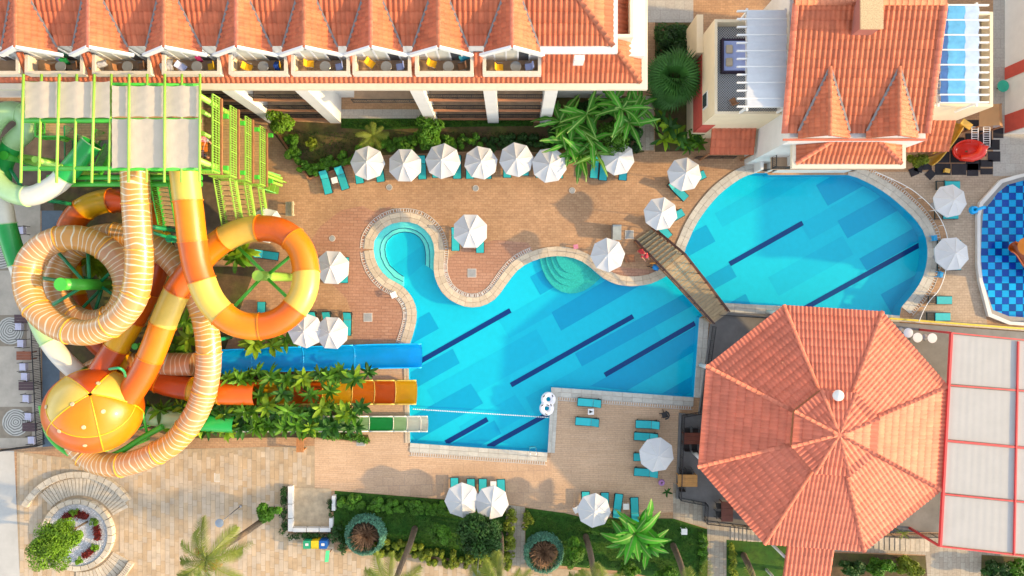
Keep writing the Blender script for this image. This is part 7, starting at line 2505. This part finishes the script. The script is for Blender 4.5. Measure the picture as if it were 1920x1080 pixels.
def tree(name, label, cat, x, y, z, rad, m, n=2600, size=0.13, clumps=16, trunk=0.1, group=None, seed=0, base=None):
    c = P(x, y, z)
    b = Vector((c.x, c.y, 0)) if base is None else P(*base)
    t = thing(name, b, label, cat, group)
    if trunk:
        part('trunk', M_bark, t, lambda bm: tube(bm, smooth_path([b, b.lerp(c, 0.5) + Vector((0.1, 0.05, 0)), c - Vector((0, 0, rad[2] * 0.2))], 3), [trunk, trunk * 0.95, trunk * 0.9, trunk * 0.8, trunk * 0.7, trunk * 0.6, trunk * 0.5], 7))
        for k in range(5):
            a = k * 1.2566 + seed
            e = c + Vector((math.cos(a) * rad[0] * 0.6, math.sin(a) * rad[1] * 0.6, rad[2] * 0.2))
            part('limb', M_bark, t, lambda bm: tube(bm, [b.lerp(c, 0.55), e], [trunk * 0.5, trunk * 0.15], 5))
    bm = new_bm()
    foliage(bm, c, rad, n, size, clumps, seed)
    obj('crown', bm, m, t)
    return t


tree('round_tree', 'bright green round tree beside the pebble planter', 'tree', 92, 1026, 3.6, (1.75, 1.75, 1.3), L_lime, 9000, 0.10, 30, 0.14, seed=1)
tree('round_tree', 'second small bright tree overlapping the pebble planter', 'tree', 124, 1000, 3.0, (1.1, 1.3, 1.0), L_lime, 4000, 0.10, 18, 0.1, seed=2)
tree('bushy_tree', 'dark green bushy tree below the two touching parasols', 'tree', 905, 1003, 2.6, (1.9, 1.8, 1.4), L_dark, 6000, 0.15, 28, 0.12, seed=3)
tree('bushy_tree', 'small mid green tree on the lower lawn left of the dark bush', 'tree', 826, 1003, 2.2, (0.85, 1.0, 1.1), L_mid, 2200, 0.13, 16, 0.08, seed=4)
tree('bushy_tree', 'mid green bush right of the blue grey shrub on the lower lawn', 'tree', 1075, 1036, 1.6, (0.85, 1.15, 0.9), L_mid, 2600, 0.13, 18, 0.07, seed=5)
tree('bushy_tree', 'mid green bush at the foot of the leaning palm on the plaza', 'tree', 502, 962, 1.6, (1.0, 0.8, 0.8), L_mid, 2200, 0.14, 14, 0.07, seed=6)
tree('bushy_tree', 'small sunlit tree beside the green slide stairs', 'tree', 526, 226, 3.0, (1.1, 1.0, 0.9), L_lime, 1800, 0.14, 14, 0.07, seed=7)
tree('garden_shrub', 'round sunlit shrub at the left end of the garden hedge', 'shrub', 545, 264, 1.0, (0.6, 0.75, 0.6), L_mid, 1500, 0.11, 12, 0.0, seed=8)
tree('garden_shrub', 'yellow brown shrub in the middle of the brown lawn', 'shrub', 585, 272, 0.8, (0.5, 0.7, 0.6), L_yel, 700, 0.10, 10, 0.03, seed=9)
tree('garden_shrub', 'upright green bush behind the third hedge parasol', 'shrub', 805, 246, 1.8, (1.3, 1.2, 1.0), L_mid, 2200, 0.14, 18, 0.06, seed=10)
tree('garden_shrub', 'fine leaved green shrub among the banana leaves', 'shrub', 1145, 258, 2.4, (1.3, 1.5, 0.9), L_mid, 3600, 0.12, 22, 0.07, seed=11)
tree('garden_shrub', 'sunlit shrub beside the villa right corner at the playground', 'shrub', 1717, 300, 0.9, (0.85, 0.75, 0.7), L_yel, 1800, 0.11, 14, 0.0, seed=12)
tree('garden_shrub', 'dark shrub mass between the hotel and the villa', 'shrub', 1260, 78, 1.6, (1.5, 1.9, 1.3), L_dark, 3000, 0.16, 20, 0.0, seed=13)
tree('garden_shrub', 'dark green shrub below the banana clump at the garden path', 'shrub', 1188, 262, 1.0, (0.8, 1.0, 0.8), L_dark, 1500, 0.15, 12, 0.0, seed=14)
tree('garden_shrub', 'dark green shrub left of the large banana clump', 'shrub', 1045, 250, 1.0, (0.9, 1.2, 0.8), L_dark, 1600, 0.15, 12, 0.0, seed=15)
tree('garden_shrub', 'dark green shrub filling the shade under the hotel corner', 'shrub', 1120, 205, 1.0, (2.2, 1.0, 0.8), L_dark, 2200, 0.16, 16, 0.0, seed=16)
tree('garden_shrub', 'round clipped shrub at the bottom edge under the banana plant', 'shrub', 1180, 1070, 1.0, (0.95, 0.6, 0.7), L_mid, 1600, 0.12, 14, 0.0, seed=17)
tree('garden_shrub', 'round green shrub at the bottom edge left of the hedge strip', 'shrub', 1250, 1075, 0.8, (0.9, 0.6, 0.6), L_mid, 1500, 0.12, 14, 0.0, seed=18)
for i, (x, y, m_, lb) in enumerate(((1600, 1062, L_dark, 'dark shrub right of the covered walk at the bottom'), (1650, 1066, L_mid, 'mid green shrub in the bed below the octagonal roof'), (1705, 1064, L_yel, 'yellow green shrub at the right of the bed below the roof'), (1870, 1070, L_dark, 'dark shrub at the bottom right under the canopy'), (1910, 1068, L_mid, 'green shrub at the bottom right corner'))):
    tree('garden_shrub', lb, 'shrub', x, y, 0.9, (1.15, 0.8, 0.8), m_, 1800, 0.15, 14, 0.0, seed=20 + i)


# blue green globes with bare twiggy hearts
def globe(x, y, r, label, seed):
    rnd = random.Random(seed)
    c = P(x, y, 1.2)
    t = thing('globe_shrub', (c.x, c.y, 0), label, 'shrub')
    bm = new_bm()
    lay = bm.faces.layers.float['tint']
    for i in range(5200):
        a = rnd.uniform(0, 6.283)
        rr = r * (rnd.uniform(0.79, 1.0) + rnd.gauss(0, 0.035))
        p = Vector((c.x + math.cos(a) * rr, c.y + math.sin(a) * rr, 0.25 + rnd.uniform(0.0, 0.95) * (1.25 - abs(rr / r - 0.82) * 2.5)))
        nn = Vector((math.cos(a) * 0.6 + rnd.gauss(0, 0.4), math.sin(a) * 0.6 + rnd.gauss(0, 0.4), 0.6)).normalized()
        u = nn.orthogonal().normalized(); u = Matrix.Rotation(rnd.uniform(0, 6.28), 3, nn) @ u
        v = nn.cross(u); s = rnd.uniform(0.06, 0.13)
        f = bm.faces.new([bm.verts.new(p + u * s), bm.verts.new(p + v * s * 0.4), bm.verts.new(p - u * s), bm.verts.new(p - v * s * 0.4)])
        f[lay] = rnd.random()
    obj('crown', bm, L_blue, t)
    bm = new_bm()
    for i in range(260):
        a = rnd.uniform(0, 6.283); rr = r * rnd.uniform(0.25, 0.80)
        e = Vector((c.x + math.cos(a) * rr, c.y + math.sin(a) * rr, rnd.uniform(0.8, 1.7)))
        tube(bm, [Vector((c.x, c.y, 0.1)) + Vector((math.cos(a), math.sin(a), 0)) * 0.08, Vector((c.x, c.y, 0)).lerp(e, 0.5) + Vector((rnd.gauss(0, 0.08), rnd.gauss(0, 0.08), 0.2)), e], [0.03, 0.02, 0.008], 4, cap=False)
    o = obj('twigs', bm, M_twig, t)
    o['kind'] = 'stuff'
    bm = new_bm(); lathe(bm, [(0, 0.12), (r * 0.75, 0.06), (r * 0.8, 0.03)], 20, (c.x, c.y, 0)); obj('litter', bm, mat('leaf_litter', (0.13, 0.085, 0.055), rough=0.95, var=0.5, scale=9), t, recalc=True)


globe(683, 1007, 1.62, 'blue green globe shrub with brown twiggy centre near the bins', 1)
globe(1020, 1041, 1.6, 'blue green globe shrub with brown twiggy centre right of the garden path', 2)


def hedge(label, pts, w, h, m, seed, n_per=420, size=0.10, cat='hedge'):
    P3 = px(pts)
    t = thing('hedge', P3[0], label, cat)
    bm = new_bm()
    lay = bm.faces.layers.float['tint']
    rnd = random.Random(seed)
    for a, b in zip(P3, P3[1:]):
        L_ = (b - a).length
        d = (b - a).normalized(); nrm = Vector((-d.y, d.x, 0))
        lumps = [(rnd.uniform(0, L_), rnd.uniform(-0.5, 0.5) * w, rnd.uniform(0.55, 1.1), rnd.random()) for _ in range(max(8, int(L_ * 9)))]
        for i in range(int(L_ * n_per)):
            s, o_, k, ct = rnd.choice(lumps)
            dd = Vector((rnd.gauss(0, 1), rnd.gauss(0, 1), rnd.gauss(0.4, 0.8))).normalized()
            rr = 0.27 * k * rnd.uniform(0.75, 1.05)
            q = a + d * s + nrm * o_ + dd * rr * Vector((1, 1, 1)).length / 1.732
            q.z = max(0.04, h * 0.55 * k + dd.z * h * 0.5)
            nn = (dd + Vector((rnd.gauss(0, 0.5), rnd.gauss(0, 0.5), 0.5))).normalized()
            u = nn.orthogonal().normalized(); u = Matrix.Rotation(rnd.uniform(0, 6.28), 3, nn) @ u
            v = nn.cross(u); sz = size * rnd.uniform(0.6, 1.3)
            f = bm.faces.new([bm.verts.new(q + u * sz), bm.verts.new(q + v * sz * 0.5), bm.verts.new(q - u * sz), bm.verts.new(q - v * sz * 0.5)])
            f[lay] = max(0, min(1, 0.5 * ct + 0.5 * rnd.random()))
    obj('foliage', bm, m, t)


hedge('bright green hedge along the left part of the brown garden', [(548, 285), (580, 322), (640, 302), (690, 280)], 0.9, 0.8, L_mid, 1, 900, 0.13)
hedge('green hedge behind the second to fourth parasols', [(690, 272), (760, 272), (830, 268), (900, 266)], 1.0, 0.8, L_mid, 2, 800, 0.13)
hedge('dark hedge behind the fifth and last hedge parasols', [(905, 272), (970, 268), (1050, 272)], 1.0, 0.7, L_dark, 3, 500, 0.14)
hedge('dark green hedge along the top of the lower left lawn', [(640, 936), (720, 945), (830, 950), (860, 952)], 0.9, 0.7, L_mid, 4, 800, 0.13)
hedge('yellow green hedge along the bottom of the lower left lawn', [(705, 1024), (770, 1030), (830, 1044), (900, 1050), (955, 1046)], 1.3, 0.8, L_yel, 5, 900, 0.12)
hedge('narrow hedge between the lower left lawn and the garden path', [(958, 955), (956, 1000), (955, 1050)], 0.7, 0.8, L_yel, 6, 420)
hedge('narrow hedge right of the garden path', [(990, 958), (990, 985)], 0.6, 0.7, L_yel, 7, 380)
hedge('narrow hedge at the right end of the lower right lawn', [(1316, 1000), (1316, 1085)], 0.5, 0.6, L_mid, 8, 380)
hedge('box hedge left of the small white walled court', [(535, 915), (534, 955), (534, 995)], 0.30, 0.5, L_dark, 9, 300, 0.08)
hedge('box hedge below the small white walled court', [(545, 1002), (620, 1003)], 0.30, 0.5, L_dark, 10, 300, 0.08)
hedge('box hedge right of the small white walled court', [(622, 935), (620, 962)], 0.3, 0.5, L_dark, 11, 300, 0.08)
hedge('unkempt green shrubs left of the blue green globe', [(632, 985), (640, 1020), (650, 1024)], 0.9, 0.8, L_dark, 12, 360)
hedge('dark hedge left of the lower covered walk', [(1372, 1020), (1372, 1085)], 0.4, 0.6, L_yel, 13, 360)
hedge('dark clipped hedge between the villa wing and the hotel corner', [(1236, 55), (1240, 115), (1240, 200)], 1.0, 0.9, L_dark, 14, 260)
hedge('green edging plants under the green slide along the plaza', [(560, 812), (690, 822)], 0.35, 0.4, L_mid, 15, 300, 0.09)

# low red leaved ring and clipped balls in the pebble planter
pr_ = P(150, 1000)
for (a0, a1, lb) in ((58, 128, 'dark red leaved edging in the upper arc of the pebble planter'), (-12, 26, 'dark red leaved edging at the right of the pebble planter'), (-72, -38, 'dark red leaved edging at the bottom of the pebble planter')):
    t = thing('red_edging', (pr_.x, pr_.y, 0.36), lb, 'plant')
    bm = new_bm(); lay = bm.faces.layers.float['tint']
    for i in range(int((a1 - a0) * 28)):
        a = R(random.uniform(a0, a1)); r = 40 * s_ + random.gauss(0, 0.12)
        q = Vector((pr_.x + math.cos(a) * r, pr_.y + math.sin(a) * r, 0.40 + random.uniform(0, 0.25)))
        nn = Vector((random.gauss(0, 0.6), random.gauss(0, 0.6), 1)).normalized(); u = nn.orthogonal().normalized(); u = Matrix.Rotation(random.uniform(0, 6.28), 3, nn) @ u; v = nn.cross(u); s2 = random.uniform(0.05, 0.1)
        f = bm.faces.new([bm.verts.new(q + u * s2), bm.verts.new(q + v * s2 * 0.4), bm.verts.new(q - u * s2), bm.verts.new(q - v * s2 * 0.4)]); f[lay] = random.random()
    obj('foliage', bm, L_red, t)
for i, (x, y, lb) in enumerate(((139, 961, 'top clipped green ball in the pebble planter'), (176, 978, 'upper right clipped green ball in the pebble planter'), (177, 1026, 'lower right clipped green ball in the pebble planter'), (149, 1052, 'bottom clipped green ball in the pebble planter'))):
    c = P(x, y, 0.6)
    t = thing('box_ball', (c.x, c.y, 0.36), lb, 'plant', 'clipped balls in the planter')
    bm = new_bm(); foliage(bm, (c.x, c.y, 0.62), (0.36, 0.36, 0.32), 900, 0.05, 14, 40 + i); obj('foliage', bm, L_lime, t)

# ------------------------------------------------------------------ palms
def frond_mesh(L_, m, n=26, droop=0.5, leaf=0.55, seed=0):
    rnd = random.Random(seed)
    bm = new_bm()
    pts = []
    for i in range(n + 1):
        t = i / n
        pts.append(Vector((L_ * t * (1 - 0.2 * t), 0, L_ * (0.30 * t - droop * t * t))))
    for i in range(1, n + 1):
        t = i / n
        l = leaf * (math.sin(math.pi * (0.12 + 0.82 * t)) ** 0.7) * L_ / 3.2
        for s in (-1, 1):
            p = pts[i]
            tip = p + Vector((l * 0.62, s * l * 0.85, -l * rnd.uniform(0.1, 0.5)))
            w = 0.030 * L_ / 3.2
            mid = p.lerp(tip, 0.45) + Vector((0, 0, 0.05))
            bm.faces.new([bm.verts.new(p + Vector((-w, 0, 0))), bm.verts.new(mid + Vector((-w * 0.9, 0, 0))), bm.verts.new(mid + Vector((w * 0.9, 0, 0))), bm.verts.new(p + Vector((w, 0, 0)))])
            bm.faces.new([bm.verts.new(mid + Vector((-w * 0.9, 0, 0))), bm.verts.new(tip), bm.verts.new(mid + Vector((w * 0.9, 0, 0)))])
    tube(bm, pts, [0.03 * (1 - 0.85 * i / n) + 0.004 for i in range(n + 1)], 4)
    return mesh_of(bm, 'frond', m)


FR = [frond_mesh(3.2, L_palm, 34, d, 0.75, i) for i, d in enumerate((0.35, 0.55, 0.75))]


def palm(label, base, crown, z, nf=22, L_=1.0, fruit=True, meshes=None, tr=0.22, seed=0, el=(-0.5, 0.9)):
    rnd = random.Random(seed)
    b = P(*base); c = P(*crown, z)
    t = thing('palm_tree', b, label, 'palm')
    pth = smooth_path([b, b.lerp(c, 0.33) + Vector((0.08, 0.0, 0)), b.lerp(c, 0.66), c], 6)
    bm = new_bm()
    rings = resample(pth, 0.16)
    tube(bm, rings, [tr * (1.15 - 0.35 * i / len(rings)) * (1.07 if i % 2 else 0.95) for i in range(len(rings))], 10)
    obj('trunk', bm, M_bark, t)
    a = rnd.uniform(0, 6)
    for k in range(nf):
        a += 2.39996
        o = link('frond', rnd.choice(meshes or FR), t)
        o.location = c + Vector((0, 0, 0.1))
        o.rotation_euler = (rnd.uniform(-0.25, 0.25), -rnd.uniform(*el), a)
        s = L_ * rnd.uniform(0.8, 1.1)
        o.scale = (s, s, s)
    if fruit:
        for k in range(4):
            aa = rnd.uniform(0, 6.28)
            q = c + Vector((math.cos(aa) * 0.75, math.sin(aa) * 0.75, -0.35))
            bm = new_bm(); foliage(bm, q, (0.42, 0.42, 0.4), 420, 0.045, 12, k + seed); obj('date_cluster', bm, L_fruit, t)
            part('fruit_stalk', L_fruit, t, lambda bm: tube(bm, [c, q], 0.03, 5))


palm('leaning date palm with orange fruit on the stone plaza', (502, 968), (388, 1048), 9.0, 11, 1.0, seed=3, el=(-0.6, 0.3))
palm('date palm at the bottom edge left of the lower left lawn tree', (778, 990), (735, 1106), 9.2, 20, 1.0, seed=4)
palm('date palm whose crown fills the bottom edge below the dark bush', (938, 1000), (936, 1116), 9.2, 20, 1.0, seed=5)
palm('date palm at the bottom edge between globe shrub and banana plant', (1098, 1005), (1124, 1122), 9.4, 20, 1.0, seed=6)
palm('date palm at the bottom edge right of the banana plant', (1262, 1022), (1300, 1132), 9.4, 20, 1.0, seed=7)
palm('date palm at the bottom edge left of the covered walk', (1394, 1040), (1434, 1140), 9.2, 20, 1.0, seed=8)
palm('small feathery palm behind the leftmost hedge parasols', (703, 268), (700, 255), 1.6, 12, 0.48, False, tr=0.09, seed=9, el=(-0.1, 0.9))
SFR = [frond_mesh(3.2, mat('young_palm_leaflet', (0.20, 0.26, 0.02), obj_var=0.2, **LEAF), 22, d, 0.55, 7) for d in (0.4, 0.6)]


def fan_mesh(m, n=22, seed=0):
    rnd = random.Random(seed)
    bm = new_bm()
    tube(bm, [(0, 0, 0), (0.55, 0, 0.1)], 0.014, 4)
    for i in range(n):
        a = R(-110 + 220 * i / (n - 1))
        l = rnd.uniform(0.7, 0.85)
        d = Vector((math.cos(a), math.sin(a), 0))
        w = Vector((-d.y, d.x, 0)) * 0.032
        c = Vector((0.55, 0, 0.1))
        q = c + d * l * 0.6 + Vector((0, 0, 0.04)); e = c + d * l + Vector((0, 0, -0.15))
        bm.faces.new([bm.verts.new(c), bm.verts.new(q - w), bm.verts.new(q + w)])
        bm.faces.new([bm.verts.new(q - w), bm.verts.new(e), bm.verts.new(q + w)])
    return mesh_of(bm, 'fan_leaf', m)


FAN = [fan_mesh(L_fan, seed=i) for i in range(3)]
palm('dense dark fan palm between the hotel corner and the villa', (1250, 168), (1260, 150), 3.4, 56, 1.9, False, FAN, 0.2, seed=10, el=(-0.9, 1.2))
palm('lower fan palm sprouting below the big dark fan palm', (1243, 190), (1243, 188), 1.6, 16, 0.9, False, FAN, 0.12, seed=11, el=(-0.3, 1.0))
yu = plant('yucca', 'spiky yellow green yucca at the lower edge of the octagonal roof', 'plant', [(1692, 999, 1.3)], SFR[:1], 14, 0.22, (-0.2, 1.0), 0.05)
plant('potted_palm', 'small dark spiky plant beside the lilac swim ring', 'plant', [(1250, 922, 0.5)], SHR3, 9, 0.5, (0.0, 0.8), 0.03)
bm = new_bm()
lay = bm.faces.layers.float['tint']
rnd = random.Random(5)
for (poly_px, n_) in (([(628, 925), (840, 940), (960, 950), (955, 1040), (800, 1040), (640, 1018)], 9000), ([(985, 955), (1100, 975), (1262, 975), (1324, 994), (1324, 1080), (1000, 1052)], 9000), ([(640, 224), (1000, 224), (1000, 236), (640, 240)], 2500), ([(520, 245), (690, 250), (900, 245), (1030, 250), (1000, 275), (700, 275), (590, 318)], 3500)):
    PP = [p.xy for p in px(poly_px)]
    x0, x1 = min(p.x for p in PP), max(p.x for p in PP); y0, y1 = min(p.y for p in PP), max(p.y for p in PP)
    k = 0
    while k < n_:
        q = (rnd.uniform(x0, x1), rnd.uniform(y0, y1))
        k += 1
        if not inside(q, PP):
            continue
        a = rnd.uniform(0, 6.28); h = rnd.uniform(0.05, 0.12); w = 0.03
        d = Vector((math.cos(a), math.sin(a), 0))
        b0 = Vector((q[0], q[1], 0.02))
        f = bm.faces.new([bm.verts.new(b0 - d * w), bm.verts.new(b0 + d * w), bm.verts.new(b0 + Vector((-d.y, d.x, 0)) * 0.09 + Vector((0, 0, h)))])
        f[lay] = rnd.random()
g_ = obj('grass', bm, mat('grass_blade', (0.026, 0.095, 0.005), tint=0.6, **LEAF))
tag(g_, 'short green grass covering the garden lawns', 'grass', kind='stuff')
# ------------------------------------------------------------------ people
M_skin = mat('skin', (0.50, 0.26, 0.17), rough=0.6, var=0.05)
M_skin2 = mat('skin_tan', (0.40, 0.19, 0.11), rough=0.6, var=0.05)
M_hair = mat('dark_hair', (0.02, 0.014, 0.01), rough=0.6, var=0.2)


def limb(bm, pts, rr, n=8):
    tube(bm, smooth_path(pts, 3), [rr[0] + (rr[-1] - rr[0]) * i / (3 * (len(pts) - 1)) for i in range(3 * (len(pts) - 1) + 1)], n)


def person(label, base, rz, skin, top, bottom, hat=None, lean=0.25, reach=0.4, z=0.0):
    """a standing figure leaning forward along +X; body one skinned surface, clothing and hair on top"""
    t = thing('person', base, label, 'person', world_built=False)
    t.rotation_euler.z = rz
    me = bpy.data.meshes.new('body')
    hip = Vector((0, 0, 0.92)); chest = Vector((lean * 0.7, 0, 1.30)); neck = Vector((lean * 1.0, 0, 1.48)); head = Vector((lean * 1.15, 0, 1.62)); crown = Vector((lean * 1.2, 0, 1.72))
    V = [hip, Vector((lean * 0.35, 0, 1.12)), chest, neck, head, crown]
    Rr = [0.15, 0.135, 0.155, 0.06, 0.10, 0.075]
    E = [(0, 1), (1, 2), (2, 3), (3, 4), (4, 5)]
    for s in (-1, 1):
        i = len(V)
        V += [chest + Vector((0, s * 0.19, 0.08)), chest + Vector((reach * 0.35, s * 0.24, -0.16)), chest + Vector((reach * 0.95, s * 0.17, -0.24)), chest + Vector((reach * 1.12, s * 0.16, -0.25))]
        Rr += [0.065, 0.05, 0.036, 0.034]
        E += [(2, i), (i, i + 1), (i + 1, i + 2), (i + 2, i + 3)]
        i = len(V)
        V += [Vector((0.0, s * 0.10, 0.86)), Vector((0.05 * s, s * 0.11, 0.48)), Vector((-0.02 + 0.08 * s, s * 0.11, 0.08)), Vector((0.12 + 0.08 * s, s * 0.12, 0.04))]
        Rr += [0.10, 0.07, 0.045, 0.04]
        E += [(0, i), (i, i + 1), (i + 1, i + 2), (i + 2, i + 3)]
    me.from_pydata([tuple(v) for v in V], E, [])
    o = bpy.data.objects.new('body', me)
    COL.objects.link(o); o.parent = t
    sk = o.modifiers.new('skin', 'SKIN')
    for i, sv in enumerate(me.skin_vertices[0].data):
        sv.radius = (Rr[i], Rr[i]); sv.use_root = (i == 0)
    sb = o.modifiers.new('sub', 'SUBSURF'); sb.levels = 2; sb.render_levels = 2
    me.materials.append(skin)
    # shirt, trousers, hair or hat
    bm = new_bm(); tube(bm, smooth_path([hip - Vector((0, 0, 0.02)), V[1], chest, chest + Vector((lean * 0.15, 0, 0.12))], 3), [0.185, 0.18, 0.175, 0.175, 0.18, 0.185, 0.19, 0.17, 0.15, 0.09], 14)
    for s in (-1, 1):
        a = chest + Vector((0, s * 0.15, 0.07)); b = chest + Vector((reach * 0.3, s * 0.24, -0.13))
        tube(bm, [a, b], [0.095, 0.085], 10)
    obj('shirt', bm, top, t)
    bm = new_bm()
    lathe(bm, [(0.17, 0.96), (0.175, 0.88)], 14, (0, 0, 0))
    for s in (-1, 1):
        tube(bm, [(0, s * 0.095, 0.93), (0.03 * s, s * 0.11, 0.55)], [0.125, 0.105], 12)
    obj('trousers', bm, bottom, t)
    if hat is None:
        bm = new_bm(); lathe(bm, [(0, 0.125), (0.07, 0.11), (0.115, 0.05), (0.118, -0.02), (0.10, -0.06)], 14, head + Vector((-0.015, 0, 0.03))); obj('hair', bm, M_hair, t, smooth=True)
    else:
        bm = new_bm(); lathe(bm, [(0, 0.14), (0.08, 0.125), (0.11, 0.06), (0.115, 0.03), (0.19, 0.015), (0.19, 0.0), (0.1, 0.0)], 16, head + Vector((0, 0, 0.04))); obj('hat', bm, hat, t, smooth=True)
    for s in (-1, 1):
        hb = chest + Vector((reach * 1.12, s * 0.16, -0.25))
        bm = new_bm()
        box(bm, hb + Vector((0.04, 0, 0)), (0.08, 0.075, 0.03))
        for k in range(4):
            tube(bm, [hb + Vector((0.07, (k - 1.5) * 0.019, 0)), hb + Vector((0.125 - abs(k - 1.4) * 0.01, (k - 1.5) * 0.021, -0.008)), hb + Vector((0.15 - abs(k - 1.4) * 0.012, (k - 1.5) * 0.021, -0.035))], 0.0085, 6)
        tube(bm, [hb + Vector((0.02, -s * 0.035, 0)), hb + Vector((0.07, -s * 0.065, -0.01)), hb + Vector((0.095, -s * 0.06, -0.025))], 0.01, 6)
        obj('hand', bm, skin, t)
    # face
    f = head + Vector((0.10, 0, 0.0))
    bm = new_bm(); tube(bm, [f + Vector((-0.01, 0, 0.02)), f + Vector((0.018, 0, -0.015))], [0.010, 0.016], 6); obj('nose', bm, skin, t)
    return t


p = P(1201, 470, 0.9)
person('person in a red top bending over the pushchair beside the bridge steps', (p.x, p.y, 0.006), -1.0, M_skin, mat('red_shirt', (0.62, 0.05, 0.06), rough=0.8, var=0.2), mat('coral_shorts', (0.55, 0.12, 0.08), rough=0.8), hat=mat('crimson_hat', (0.45, 0.03, 0.05), rough=0.8), lean=0.5, reach=0.45)
p = P(381, 291, 9.6)
person('person with a white cap waiting at the top of the slide tower', (p.x, p.y, 8.92), 1.6, M_skin2, mat('dark_swim_top', (0.05, 0.02, 0.03), rough=0.8), mat('dark_shorts', (0.03, 0.03, 0.04), rough=0.8), hat=mat('white_cap', (0.75, 0.70, 0.68), rough=0.8), lean=0.15, reach=0.3)
p = P(386, 262, 9.6)
person('person in a pink top standing on the orange mat of the tower', (p.x, p.y, 8.955), -1.8, M_skin, mat('pink_top', (0.60, 0.16, 0.18), rough=0.8), mat('grey_shorts', (0.30, 0.32, 0.32), rough=0.8), lean=0.15, reach=0.35)
